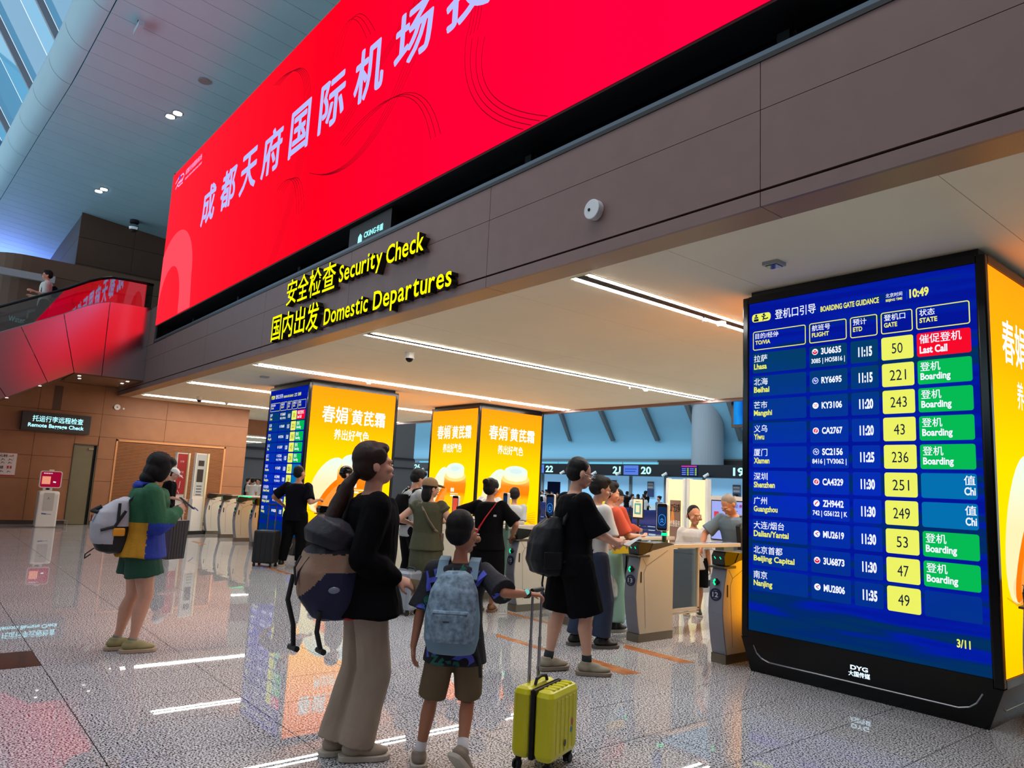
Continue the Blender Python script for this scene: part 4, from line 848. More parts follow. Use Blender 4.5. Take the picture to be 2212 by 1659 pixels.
# ------------------------------------------------------------------ things along the left wall
def kiosk_small():
    r = thing('check_kiosk', 'white self-service kiosk with crimson screen by the brown wall', 'kiosk', (-21.4, 2.86, 0))
    F_ = fXp(-21.24); y0, y1 = 2.64, 3.08
    MB().prism([(-21.24, 0), (-21.24, .82), (-21.3, .88), (-21.6, .88), (-21.6, 0)], 1, y0, y1).build('body', white_plastic, r, bevel=.03)
    q = MB(); q.rrect(F_, y0 + .10, y1 - .11, .40, .84, .02, .002); q.build('printer_door', mat('kiosk_grey', (190, 188, 180), .4), r)
    MB().disc(F_, y0 + .21, .72, .012, .012, .004, 12).ribbon(F_, [(y0 + .17, .69), (y0 + .25, .69)], .008, .004).build('emblem', mat('ink_dark', (70, 75, 85), .5), r)
    MB().ribbon(F_, [(y0 + .1, .335), (y0 + .2, .325)], .03, .003).ribbon(F_, [(y0 + .2, .325), (y0 + .31, .32)], .012, .003).build('emblem', mat('logo_blue', (60, 90, 150), .5), r)
    MB().box(-21.46, -21.36, y0 + .08, y1 - .16, .88, .96).build('neck', white_plastic, r); MB().ell((-21.4, y0 + .18, .93), (.05, .09, .04)).build('scanner', black_gloss, r)
    f2 = fXp(-21.32); q = MB(); p = q.rrect(f2, y0 - .02, y1 + .01, .96, 1.375, .05, 0); n = len(p); q.v += [f2(a, b_, -.07) for a, b_ in p]; q.f += [tuple(range(2 * n - 1, n - 1, -1))] + [(i, i + n, (i + 1) % n + n, (i + 1) % n) for i in range(n)]; q.mi = [0] * len(q.f); q.build('monitor', white_plastic, r)
    q = MB(); q.rrect(f2, y0, y1 - .01, .98, 1.355, .04, .002); s = q.build('screen', emat('crimson_screen', (150, 12, 48), 1.0), r)
    MB().add([f2(a, c, .004) for a, c in ((y0 + .03, 1.05), (y0 + .21, 1.05), (y0 + .21, 1.24), (y0 + .03, 1.24))], [(0, 1, 2, 3)]).build('picture', emat('salmon', (235, 150, 120), 1.0), s)
    MB().text('智能服务', f2, y0 + .05, y0 + .24, 1.30, 1.33, .004).ribbon(f2, [(y0 + .27, 1.11), (y0 + .33, 1.10)], .03, .004).build('lettering', txt_white, s)
    MB().box(-21.36, -21.30, y0 + .16, y0 + .26, 1.375, 1.41).build('camera', white_plastic, r); return r
kiosk_small()
for y0, y1, l in ((3.09, 3.44, 'low steel hoop rail between the white kiosk and the olive door'), (4.14, 5.2, 'low steel hoop rail under the wood louvre, left part'), (5.9, 7.2, 'low steel hoop rail under the wood louvre beside the totems')):
    r = thing('hoop_rail', l, 'rail', (-21.9, y0, 0), group='low steel rails along the brown wall'); MB().tube([(-21.9, y0, .14), (-21.9, y1, .14)], .012).tube([(-21.9, y1 - .02, .14), (-21.9, y1 - .02, 0)], .008).tube([(-21.9, y0 + .02, .14), (-21.9, y0 + .02, 0)], .008).build('rail', steel, r)
def totem(x, y, w, h, face, label, extra):
    r = thing('display_totem', label, 'display stand', (x, y, 0)); Mx = Matrix.Translation((x, y, 0)) @ Matrix.Rotation(.42, 4, 'Z'); f = lambda u, z, d: tuple(Mx @ Vector((d, u, z)))
    def pbox(nm, u0, u1, d0, d1, z0, z1, m): MB().box(d0, d1, u0, u1, z0, z1).build(nm, m, r, xf=Mx)
    pbox('base', 0, w, -.12, 0, .08, .86, white_plastic); pbox('side_strip', w, w + .05, -.12, .01, .08, 2.0, mat('totem_edge', (235, 225, 185), .4)); pbox('back', 0, w, -.10, -.03, .86, 2.0, white_plastic); pbox('picture', .03, w - .01, -.03, -.02, .95, 1.97, face)
    pbox('plinth', -.25, w + .28, -.3, .1, 0, .08, black_mat); MB().ribbon(f, [(.06, .66), (.13, .62), (.2, .57)], .03, .002).build('emblem', MATS['logo_blue'], r); extra(f, r)
def ex1(f, r): MB().text('行李', f, .10, .22, 1.75, 1.80, -.018).text('安全', f, .10, .24, 1.48, 1.54, -.018).text('服务', f, .10, .22, 1.38, 1.44, -.018).ribbon(f, [(.16, 1.28), (.14, 1.10)], .02, -.018).ribbon(f, [(.1, 1.05), (.16, .97)], .02, -.018).build('lettering', mat('totem_white', (235, 225, 225), .5), r)
def ex2(f, r):
    MB().add([f(a, c, -.018) for a, c in ((.07, 1.68), (.25, 1.68), (.25, 1.82), (.07, 1.82))], [(0, 1, 2, 3)]).add([f(a, c, -.018) for a, c in ((.06, 1.28), (.25, 1.28), (.25, 1.6), (.06, 1.6))], [(0, 1, 2, 3)]).build('dark_picture', mat('totem_dark', (44, 38, 34), .5), r)
    b = MB()
    for k in range(4): b.ribbon(f, [(.08, 1.18 - .07 * k), (.24, 1.18 - .07 * k)], .03, -.018)
    b.build('grey_print', mat('totem_grey', (90, 95, 100), .6), r)
totem(-19.6, 5.30, .32, 2.0, mat('totem_red', (150, 36, 34), .5, emit=(170, 30, 30), es=.25), 'tall white display totem with dark red panel', ex1)
totem(-19.1, 5.62, .32, 2.0, mat('totem_greypic', (165, 172, 170), .5, emit=(160, 170, 170), es=.2), 'tall white display totem with framed pictures beside the gates', ex2)

# ------------------------------------------------------------------ the check-in hall behind
YH = 35.0
ch = thing('wall_far', 'far check-in hall with curved white wall, blue light painted in', 'wall', (-35, 40, 0), kind='structure')
wave = mat('wave_white_bluelit', (140, 196, 222), .55)  # white wall; the blue light on it is put into its colour
fa_l = bpy.data.lights.new('far_fill', 'AREA'); fa_l.shape = 'RECTANGLE'; fa_l.size = 60; fa_l.size_y = 6; fa_l.energy = 5200; fa_l.color = (.72, .9, 1.0)  # added fill to brighten the curved far wall, no lamp there
fo = bpy.data.objects.new('added_far_fill', fa_l); COL.objects.link(fo); fo.location = (-42, 22, 12.5); fo.rotation_euler = (.75, 0, 0)
prof = [(38.6, 3.85), (38.5, 4.1), (38.6, 4.5), (38.4, 5.2), (37.6, 6.0), (36.6, 7.0), (35.2, 8.2), (33, 9.6), (30.5, 10.8), (27, 12)]
b = MB(); xw = [-90 + 6 * k for k in range(16)]
for x in xw:
    for y, z in prof: b.v.append((x, y, z))
n = len(prof)
for i in range(15):
    for j in range(n - 1): b.f.append((i * n + j, i * n + j + 1, (i + 1) * n + j + 1, (i + 1) * n + j)); b.mi.append(0)
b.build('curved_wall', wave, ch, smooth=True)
fg = mat('wave_fin', (100, 108, 112), .6)
for (px0, py0), (px1, py1) in (((1206, 886), (1231, 953)), ((1291, 880), (1323, 953)), ((1384, 872), (1419, 953)), ((1478, 866), (1512, 953)), ((900, 900), (922, 955)), ((985, 895), (1010, 955)), ((1095, 890), (1128, 953)), ((1570, 860), (1600, 953))):
    A = onY(px0, py0, 35.9); B = onY(px1, py1, 38.2)
    for q in (0,): MB().add([A + Vector((-.14, 0, 0)), A + Vector((.14, 0, 0)), B + Vector((.14, 0, 0)), B + Vector((-.14, 0, 0)), A + Vector((-.14, .5, .3)), A + Vector((.14, .5, .3)), B + Vector((.14, .5, .3)), B + Vector((-.14, .5, .3))], [(0, 3, 2, 1), (4, 5, 6, 7), (0, 1, 5, 4), (1, 2, 6, 5), (2, 3, 7, 6), (3, 0, 4, 7)]).build('fin', fg, ch)
MB().box(-90, 0, 38.4, 38.6, 3.84, 3.95).build('ledge', fg, ch)
MB().box(-90, 0, 46, 46.2, 0, 14).build('back', mat('far_back', (120, 150, 170), .7), ch)
cyb = emat('far_daylight', (110, 205, 235), 1.0)
for k, x in enumerate([-60 + 3.25 * k for k in range(9)]):
    MB().box(x, x + 3.1, 38.2, 38.3, 3.36, 3.72).build('high_window', cyb, ch)
MB().box(-90, -61, 38.2, 38.3, 3.3, 3.85).box(-31, -10, 38.2, 38.3, 3.36, 3.85).build('dark_band', mat('far_brown', (42, 34, 32), .7), ch)
hd = thing('header_sign', 'long black header sign with lit counter numbers', 'sign', (-38, YH, 2.7))
MB().box(-75, -14, YH, YH + .5, 2.69, 3.40).build('box', mat('header_black', (10, 12, 18), .4), hd)
Fh = fY(YH - .02); cyn = emat('lit_counter', (170, 245, 255), 1.6)
def hx_(px): return onY(px, 1015, YH).x
def num(t, pa, pb): MB().text(t, Fh, hx_(pa), hx_(pb), 2.80, 3.26, bold=.03).build('number', cyn, hd)
for t, a, c in (('27', 865, 876), ('26', 895, 907), ('22', 1179, 1195), ('21', 1324, 1341), ('20', 1385, 1407), ('19', 1584, 1608)): num(t, a, c)
lav = emat('header_lavender', (90, 130, 225), 1.0)
for a, c, py in ((879, 891, 0), (1160, 1175, 0), (1348, 1379, 0)):
    MB().box(hx_(a), hx_(c), YH - .04, YH, 2.74, 3.33).build('screen', lav, hd)
    MB().ribbon(fY(YH - .05), [(hx_(a) + .1, 3.1), (hx_(c) - .1, 3.1)], .05).ribbon(fY(YH - .05), [(hx_(a) + .1, 2.95), (hx_(c) - .2, 2.95)], .05).build('screen_print', emat('lav_dark', (40, 70, 190), 1.0), hd)
b = MB().box(hx_(1472), hx_(1507), YH - .04, YH, 2.76, 3.35).build('screen', emat('header_darkblue', (12, 26, 110), 1.0), hd)
MB().ribbon(fY(YH - .05), [(hx_(1473), 3.3), (hx_(1506), 3.3)], .09).build('screen_title', emat('header_pink', (190, 60, 150), 1.0), hd)
q = MB()
for k in range(4):
    for u in (1485, 1502): q.ribbon(fY(YH - .05), [(hx_(u), 3.16 - .11 * k), (hx_(u + 4), 3.16 - .11 * k)], .085)
q.build('screen_cells', emat('header_green', (150, 190, 60), 1.0), hd)
q = MB()
for k in range(4):
    for u in (1474, 1491): q.ribbon(fY(YH - .05), [(hx_(u), 3.16 - .11 * k), (hx_(u + 9), 3.16 - .11 * k)], .05)
q.build('screen_print', emat('header_pale', (120, 150, 230), 1.0), hd)
MB().box(hx_(1233), hx_(1240), YH - .04, YH, 2.95, 3.35).build('yellow_sign', emat('header_yellow', (250, 240, 20), 1.0), hd)
for k, px in enumerate((918, 1221, 1290, 1342, 1442, 1532)):
    x = hx_(px); r = thing('bullet_camera', 'small pale bullet camera under the black header, ' + ('far left past the left advert', 'left of the tall man', 'right of the tall man', 'above the black cap', 'left of the flight screen', 'right of the flight screen')[k], 'camera', (x, YH - .3, 2.72), group='header cameras')
    MB().cyl((x, YH - .05, 2.8), (x, YH - .3, 2.78), .04, .04, 8).cyl((x - .12, YH - .35, 2.70), (x + .1, YH - .2, 2.9), .09, .07, 10).build('body', white_plastic, r)
# frosted counter back panels and counters
blp = mat('frosted_blue', (150, 190, 215), .35, emit=(112, 165, 205), es=.62); mul = mat('mullion_grey', (120, 128, 130), .4)
ct = thing('counter_screens', 'row of frosted blue glass panels behind the check-in counters', 'partition', (-38, 36, 0))
x = -62.0; k = 0
while x < -16:
    MB().box(x, x + 2.6, 36.0, 36.05, .9, 2.69).build('panel', blp, ct); MB().box(x + 2.6, x + 2.8, 35.9, 36.1, 0, 2.69).build('post', mul, ct); x += 2.8; k += 1
MB().box(-62, -14, 34.2, 34.8, 0, .95).build('counter_front', mat('counter_white', (205, 215, 215), .5), ct)
for k, (a, c) in enumerate(((1183, 1207), (866, 880))):
    r = thing('dark_monitor', 'dark standing monitor with blue glow, ' + ('behind the man in black' if k == 0 else 'behind the man in the grey tee'), 'screen', (0, 0, 0)); A = onY(a, 1040, 32); B = onY(c, 1075, 32)
    MB().box(A.x, B.x, 32, 32.1, B.z, A.z).build('panel', emat('monitor_night', (10, 14, 34), 1.0), r); MB().ribbon(fY(31.99), [((A.x + B.x) / 2, B.z + .1), ((A.x + B.x) / 2, B.z + .3)], .12).build('glow', emat('monitor_blue', (40, 100, 220), 1.0), r)
    MB().box((A.x + B.x) / 2 - .05, (A.x + B.x) / 2 + .05, 32, 32.1, 0, B.z).build('post', black_mat, r)
# paper notices hung on the glass
for k, (px, py) in enumerate(((1326, 1052), (1406, 1056), (1592, 1065), (885, 1048))):
    c = onY(px, py, 35.9); r = thing('hanging_notice', 'grey and navy notice on the counter glass, ' + ('left of the black cap', 'above the cream notice stand', 'beside the large board', 'behind the man in light grey')[k], 'notice', c, group='notices on the counter glass')
    MB().box(c.x - .25, c.x + .25, 35.85, 35.9, c.z, c.z + .45).build('upper', mat('notice_grey', (120, 120, 128), .6), r); MB().box(c.x - .25, c.x + .25, 35.85, 35.9, c.z - .5, c.z).build('lower', mat('notice_navy', (36, 56, 100), .6), r)
    MB().ribbon(fY(35.84), [(c.x - .2, c.z + .3), (c.x + .2, c.z + .3)], .1).ribbon(fY(35.84), [(c.x - .2, c.z + .1), (c.x + .2, c.z + .1)], .06).build('print', mat('notice_pale', (190, 190, 195), .6), r)
r = thing('white_column', 'thick round pale column rising behind the header sign', 'column', (0, 0, 0)); c = onY(1515, 1000, 36.6)
MB().cyl((c.x, 37.2, 0), (c.x, 37.2, 14), .95, .95, 40).build('shaft', mat('column_white', (150, 158, 166), .5), r, smooth=False)
r = thing('hanging_screen', 'blue-lit hanging screen at the top edge left of the board', 'screen', (0, 0, 0)); A = onY(1583, 868, 12.75); B = onY(1640, 915, 12.75)
MB().box(A.x - .03, B.x, 12.75, 12.85, B.z - .06, A.z + .7).build('case', black_mat, r)
MB().box(A.x + .03, B.x, 12.735, 12.75, B.z, A.z + .6).build('screen', gradmat('hang_blue', [(0, (10, 60, 190)), (.4, (30, 150, 235)), (.6, (10, 80, 200)), (1, (120, 210, 250))], 0, A.x, A.x + .8, 1.0, .5), r)
MB().box(A.x + .2, A.x + .26, 12.555, 12.75, 3.6, 3.7).build('bracket', black_mat, r)
# retractable belt barriers
posts = [(onZ(px, py)) for px, py in ()]
belt_m = mat('belt_blue', (26, 48, 130), .6); post_m = mat('stanchion_black', (24, 24, 28), .35)
random.seed(3); kk = 0
rowsY = (13.8, 15.6, 17.4, 19.4, 21.6, 24.0)
for ri, Y_ in enumerate(rowsY):
    xL = onY(1165, 1100, Y_).x; xR = onY(1440, 1100, Y_).x; n_ = 5; dx = (xR - xL) / (n_ - 1)
    for q in range(n_):
        x = xL + dx * q; r = thing('belt_barrier', 'blue queue belt barrier, %s row, %s' % (('nearest', 'second', 'third', 'fourth', 'fifth', 'farthest')[ri], ('left end', 'left of centre', 'centre', 'right of centre', 'right end')[q]), 'barrier', (x, Y_, 0), group='queue maze barriers')
        MB().cyl((x, Y_, 0), (x, Y_, .98), .035, .035, 10).cyl((x, Y_, 0), (x, Y_, .03), .17, .17, 16).build('post', post_m, r)
        MB().cyl((x, Y_, .86), (x, Y_, 1.0), .05, .05, 10).build('head', post_m, r)
        if q < n_ - 1:
            sg = .04 * math.sin(q * 2 + ri); MB().add([(x, Y_, .85), (x + dx / 2, Y_ + .02, .83 - abs(sg)), (x + dx, Y_, .85), (x + dx, Y_, .97), (x + dx / 2, Y_ + .02, .95 - abs(sg)), (x, Y_, .97)], [(0, 1, 4, 5), (1, 2, 3, 4)]).build('belt', belt_m, r)
            MB().add([(x, Y_, .50), (x + dx, Y_, .50), (x + dx, Y_, .58), (x, Y_, .58)], [(0, 1, 2, 3)]).build('belt', belt_m, r)
# cream banner stands and big touch screen kiosk behind gate 13 and 12
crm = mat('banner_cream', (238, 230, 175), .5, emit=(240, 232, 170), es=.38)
def banner(pa, pb, pyt, pyb, Y_, label, kind):
    A = onY(pa, pyt, Y_); B = onY(pb, pyb, Y_); r = thing('banner_stand', label, 'banner', ((A.x + B.x) / 2, Y_, 0)); w = B.x - A.x
    MB().box(A.x, B.x, Y_, Y_ + .08, .1, A.z).build('board', crm, r); MB().box(A.x - .05, A.x, Y_ - .01, Y_ + .1, .05, A.z + .02).box(B.x, B.x + .05, Y_ - .01, Y_ + .1, .05, A.z + .02).build('side_frames', white_plastic, r)
    MB().box(A.x - .1, B.x + .1, Y_ - .2, Y_ + .3, 0, .1).build('foot', black_mat, r); f = fY(Y_ - .004); u0, u1 = A.x, B.x; H = A.z
    if kind:
        MB().add([f(a, c, 0) for a, c in ((u0 + .15 * w, H - 1.3), (u1 - .12 * w, H - 1.3), (u1 - .12 * w, H - .4), (u0 + .15 * w, H - .4))], [(0, 1, 2, 3)]).build('brown_picture', mat('banner_brown', (125, 92, 78), .6), r)
        MB().add([f(a, c, .004) for a, c in ((u0 + .17 * w, H - .85), (u0 + .5 * w, H - .85), (u0 + .35 * w, H - .45))], [(0, 1, 2)]).build('orange_picture', mat('banner_orange', (215, 130, 50), .6), r)
        MB().text('27元5条', f, u0 + .2 * w, u1 - .15 * w, H - .62, H - .46, .008, .01).text('优惠服务', f, u0 + .18 * w, u1 - .14 * w, H - .9, H - .78, .008).build('lettering', mat('banner_white', (240, 235, 225), .6), r)
    else:
        b = MB(); b.ribbon(f, [(u0 + .25 * w, H - 1.22), (u0 + .72 * w, H - 1.22)], .13).build('brown_bar', mat('banner_brown', (125, 92, 78), .6), r)
        MB().rring(f, u0 + .15 * w, u0 + .68 * w, H - 2.0, H - 1.5, .01, .035).build('notice_frame', black_mat, r)
        MB().text('欢迎光临', f, u0 + .28 * w, u0 + .68 * w, H - .62, H - .52).text('机场服务', f, u0 + .25 * w, u0 + .7 * w, H - 1.42, H - 1.3).text('旅客须知', f, u0 + .28 * w, u0 + .66 * w, H - 1.04, H - .92).build('lettering', mat('banner_red', (190, 90, 70), .6), r)
banner(1444, 1474, 1035, 1140, 11.5, 'tall cream banner stand with brown and orange picture', 1)
banner(1490, 1523, 1036, 1140, 11.0, 'tall cream banner stand with red script and framed notice', 0)
def big_kiosk():
    A = onY(1531, 1073, 9.0); r = thing('touch_kiosk', 'large white touch-screen kiosk with lavender screen behind the elderly man', 'kiosk', (A.x + .5, 9.0, 0)); f = fY(8.99); x0, x1, H = A.x, A.x + .95, A.z + .02
    q = MB(); p = q.rrect(f, x0, x1, .45, H, .08, 0); n = len(p); q.v += [f(a, c, -.14) for a, c in p]; q.f += [tuple(range(2 * n - 1, n - 1, -1))] + [(i, i + n, (i + 1) % n + n, (i + 1) % n) for i in range(n)]; q.mi = [0] * len(q.f); q.build('body', white_plastic, r)
    MB().box(x0 + .2, x1 - .2, 9.0, 9.2, 0, .5).build('foot', white_plastic, r)
    s = MB().box(x0 + .06, x1 - .06, 8.975, 8.985, H - .62, H - .06).build('bezel', black_mat, r); s = MB().box(x0 + .075, x1 - .075, 8.968, 8.975, H - .605, H - .075).build('screen', emat('kiosk_lavender', (165, 175, 245), 1.0), r)
    f = fY(8.962); b = MB().text('自助服务', f, x0 + .25, x0 + .6, H - .16, H - .11, 0, .01); b.ribbon(f, [(x0 + .1, H - .42), (x0 + .6, H - .42)], .05).ribbon(f, [(x0 + .3, H - .3), (x0 + .5, H - .2)], .01).disc(f, x0 + .4, H - .28, .05, .05, 0, 12).disc(f, x0 + .62, H - .13, .022, .022); b.build('blue_print', emat('kiosk_blue', (70, 80, 190), 1.0), s)
    MB().add([f(a, c, .002) for a, c in ((x0 + .12, H - .35), (x0 + .2, H - .35), (x0 + .2, H - .22), (x0 + .12, H - .22))], [(0, 1, 2, 3)]).disc(f, x0 + .55, H - .13, .02, .02).disc(f, x0 + .45, H - .52, .03, .02).build('red_print', emat('kiosk_red', (215, 70, 80), 1.0), s)
big_kiosk()
for k, X_ in enumerate((-60,)): pass
# ------------------------------------------------------------------ people
def remesh(name, mb, m, vox, parent, smooth=4, fold=0.0, fscale=9.0, label=None, paint=None):
    tmp = bpy.data.meshes.new('tmp'); tmp.from_pydata([tuple(q) for q in mb.v], [], mb.f); o = bpy.data.objects.new('tmp', tmp)
    r = o.modifiers.new('r', 'REMESH'); r.mode = 'VOXEL'; r.voxel_size = vox
    if smooth: s = o.modifiers.new('s', 'SMOOTH'); s.iterations = smooth; s.factor = .5
    me = evaluated(o); bpy.data.meshes.remove(tmp)
    me.name = name; ms = m if isinstance(m, (list, tuple)) else [m]; me.materials.clear()
    for q in ms: me.materials.append(q)
    if fold:
        nv = len(me.vertices); co = [0.0] * (3 * nv); no = [0.0] * (3 * nv); me.vertices.foreach_get('co', co); me.vertices.foreach_get('normal', no)
        for i in range(0, 3 * nv, 3):
            x, y, z = co[i], co[i + 1], co[i + 2]; k = fold * (noise.noise((x * fscale, y * fscale, z * fscale * .35)) + .5 * noise.noise((x * fscale * 2.3 + 5, y * fscale * 2.3, z * fscale * 1.1)))
            co[i] += no[i] * k; co[i + 1] += no[i + 1] * k; co[i + 2] += no[i + 2] * k
        me.vertices.foreach_set('co', co)
    if paint:
        for p in me.polygons: p.material_index = paint(p.center)
    me.polygons.foreach_set('use_smooth', [True] * len(me.polygons)); me.update()
    ob = bpy.data.objects.new(name, me); COL.objects.link(ob); ob.parent = parent; tag(ob, label); return ob

def ik(a, b, l1, l2, hint):
    a, b = Vector(a), Vector(b); d = b - a; L = min(d.length, (l1 + l2) * .999); d.normalize(); b = a + d * L
    x = (l1 * l1 - l2 * l2 + L * L) / (2 * L); h = math.sqrt(max(l1 * l1 - x * x, 0)); hv = Vector(hint) - d * Vector(hint).dot(d)
    if hv.length < 1e-4: hv = d.orthogonal()
    return a + d * x + hv.normalized() * h, b

SKIN = {}
def skin(name, rgb): return mat(name, rgb, .55, spec=.35, nscale=30, namp=.03)
def hand_to(m, w, d, pn, s, curl=.5, thumb=1):
    # palm and five separate bent fingers; w wrist, d direction, pn palm normal, s hand length, thumb side
    d = Vector(d).normalized(); pn = Vector(pn); pn = (pn - d * pn.dot(d)).normalized(); t = d.cross(pn) * thumb
    pc = w + d * s * .27
    m.loft([(w, s * .15, s * .12, t, pn), (w + d * s * .12, s * .18, s * .10, t, pn), (w + d * s * .34, s * .23, s * .09, t, pn), (w + d * s * .50, s * .215, s * .075, t, pn)], n=12)
    for k, (off, ln) in enumerate(((-.165, .33), (-.055, .42), (.055, .45), (.165, .40))):
        a = w + d * s * .46 + t * s * off; c1 = curl * .55; c2 = curl * 1.5; L = ln * s
        p1 = a + (d * math.cos(c1) + pn * math.sin(c1)) * L * .48; p2 = p1 + (d * math.cos(c2) + pn * math.sin(c2)) * L * .32; p3 = p2 + (d * math.cos(c2 * 1.35) + pn * math.sin(c2 * 1.35)) * L * .22
        m.limb([a, p1, p2, p3], [s * .052, s * .048, s * .042, s * .034], 8)
    a = w + d * s * .14 + t * s * .17; td = (d * .62 + t * .62 + pn * .45 * curl).normalized(); p1 = a + td * s * .22; td2 = (d * .85 + t * .12 + pn * .4 * curl).normalized()
    m.limb([a, p1, p1 + td2 * s * .20], [s * .075, s * .056, s * .042], 8)

class Person:
    def __init__(s, label, px, py, H, face, vox=.012, group=None, base=None, lean=0., look=(0, 0), crouch=0., fem=False, build=1.0, z0=0., side=0., hs=1.08):
        s.b = Vector(base) if base else onZ(px, py, z0); s.b.z = z0; L = Vector((s.b.x, s.b.y, 0)).normalized(); R = Vector((L.y, -L.x, 0))
        a = math.radians(face); f = L * math.cos(a) + R * math.sin(a); s.yaw = math.atan2(-f.x, f.y)
        H = H / (.875 + .122 * hs); s.hs = hs; s.H = H; s.vox = vox; s.lean = lean; s.fem = fem; s.bd = build; s.side = side
        s.root = thing('person', label, 'person', s.b, s.yaw, group); s.hipz = .515 * H - crouch
        s.Mi = Matrix.Translation(s.b) @ Matrix.Rotation(s.yaw, 4, 'Z')
        s.look = look
    def loc(s, px, py, dep=None, wz=None):
        # point in the person's own frame lying under a pixel, at the person's distance
        r = ray(px, py); t = math.hypot(s.b.x, s.b.y) / math.hypot(r.x, r.y); return s.Mi.inverted() @ (EYE + r * (t + (dep or 0) / r.length))
    def sp(s, z, y=0., x=0.):
        p0 = Vector((0, 0, s.hipz)); q = Euler((-s.lean, s.side, 0)).to_matrix() @ Vector((x * s.H, y * s.H, (z - .515) * s.H)); return p0 + q
    def body(s, sk, legs, arms, handc=(.5, .5), handp=None, nofeet=False, sex=None):
        H = s.H; m = MB(); k = s.bd; s.sk = sk; rot = Euler((-s.lean, s.side, 0)).to_matrix(); ux, uy = rot @ Vector((1, 0, 0)), rot @ Vector((0, 1, 0))
        hw = .052 * H; s.hip = [Vector((-hw, 0, s.hipz)), Vector((hw, 0, s.hipz))]; s.ank = []; s.knee = []; s.legs = legs
        for i in (0, 1):
            fx, fy, fz = legs[i][:3]; a = Vector((fx, fy, fz + .045 * H)); kn, an = ik(s.hip[i], a, .245 * H, .232 * H, (0, 1, 0)); s.knee.append(kn); s.ank.append(an)
            m.limb([s.hip[i], s.hip[i].lerp(kn, .45), kn], [.056 * H * k, .047 * H * k, .033 * H * k]); m.limb([kn, kn.lerp(an, .3) + Vector((0, -.008 * H, 0)), kn.lerp(an, .75), an], [.031 * H * k, .034 * H * k, .022 * H, .019 * H])
            m.ell(an + Vector((0, .03 * H, -.02 * H)), (.022 * H, .055 * H, .02 * H))
        T = lambda z, rx, ry, y=0: (s.sp(z, y), rx * H * k, ry * H * k, ux, uy)
        f = s.fem; s.shw = (.098 if f else .108) * H
        m.loft([T(.47, .07, .05), T(.52, .088, .062), T(.60, .070 if f else .078, .052), T(.68, .078, .058), T(.75, .088 if f else .098, .062), T(.80, .086 if f else .10, .052), T(.825, .055, .042), T(.845, .034, .034)], n=18)
        s.sh = [s.sp(.80, 0, -s.shw / H), s.sp(.80, 0, s.shw / H)]; s.elb = []; s.wr = []; s.hd = []
        for i in (0, 1):
            tgt = Vector(arms[i][0]); hint = arms[i][1] if len(arms[i]) > 1 else (0, -1, -.3); e, w = ik(s.sh[i], tgt, .172 * H, .150 * H, hint); s.elb.append(e); s.wr.append(w)
            m.limb([s.sh[i], s.sh[i].lerp(e, .5), e], [.034 * H * k, .028 * H * k, .0225 * H * k]); m.limb([e, e.lerp(w, .3), w], [.0225 * H * k, .0235 * H * k, .0145 * H])
            dr = (w - e).normalized(); pn = (arms[i][2] if len(arms[i]) > 2 else ((1, 0, 0) if i == 0 else (-1, 0, 0))); hdv = Vector(arms[i][3]) if len(arms[i]) > 3 else dr
            hand_to(m, w, hdv, pn, .105 * H, handc[i], arms[i][4] if len(arms[i]) > 4 else (1 if i == 0 else -1)); s.hd.append(w + hdv.normalized() * .06 * H)
        # neck and head
        s.nk = s.sp(.845); s.hR = Euler((s.look[1] - s.lean * .6, 0, 0)).to_matrix(); s.hR = Euler((0, 0, s.look[0])).to_matrix() @ s.hR; hr = s.hR
        s.hb = s.nk + rot @ Vector((0, .004 * H, .03 * H)); h = lambda x, y, z: s.hb + hr @ Vector((x * H * s.hs, y * H * s.hs, z * H * s.hs)); s.h = h; H0 = H; H = H * s.hs
        m.limb([s.sp(.82), s.hb + Vector((0, 0, .0))], [.033 * H0, .030 * H0]); hk = 1.0
        m.ell(h(0, -.004, .068), (.044 * H, .055 * H, .054 * H), hr); m.ell(h(0, .012, .038), (.037 * H, .043 * H, .042 * H), hr); m.ell(h(0, .030, .012), (.020 * H, .022 * H, .016 * H), hr)
        m.cyl(h(0, .046, .056), h(0, .0585, .036), .004 * H, .0075 * H, 8); m.ell(h(0, .056, .034), (.0085 * H, .006 * H, .005 * H), hr); m.ell(h(0, .052, .020), (.014 * H, .008 * H, .006 * H), hr); m.ell(h(0, .046, .062), (.030 * H, .012 * H, .008 * H), hr)
        for q in (-1, 1): m.ell(h(q * .044, -.004, .048), (.006 * H, .012 * H, .018 * H), hr); m.ell(h(q * .026, .040, .038), (.012 * H, .012 * H, .012 * H), hr)
        o = remesh('body', m, sk, s.vox, s.root, 3)
        em = mat('eye_dark', (22, 16, 14), .2); bw = mat('brow_dark', (34, 24, 20), .7)
        e = MB(); w_ = MB()
        for q in (-1, 1):
            w_.ell(h(q * .018, .0505, .050), (.0075 * H, .004 * H, .0030 * H), hr, 10, 6); e.ell(h(q * .018, .0533, .050), (.0034 * H, .0024 * H, .0032 * H), hr, 8, 6)
        if s.vox < .02:
            w_.build('eyes', mat('eye_white', (225, 220, 214), .3), s.root, local=True); e.build('irises', em, s.root, local=True); b = MB()
            for q in (-1, 1): b.cyl(h(q * .009, .0565, .0625), h(q * .027, .049, .063), .0014 * H, .0010 * H, 6)
            b.build('eyebrows', bw, s.root, local=True); MB().ell(h(0, .0585, .0195), (.013 * H, .003 * H, .0035 * H), hr, 10, 6).build('lips', mat('lips', (150, 88, 82), .45), s.root, local=True)
        s.rot, s.ux, s.uy = rot, ux, uy; return o
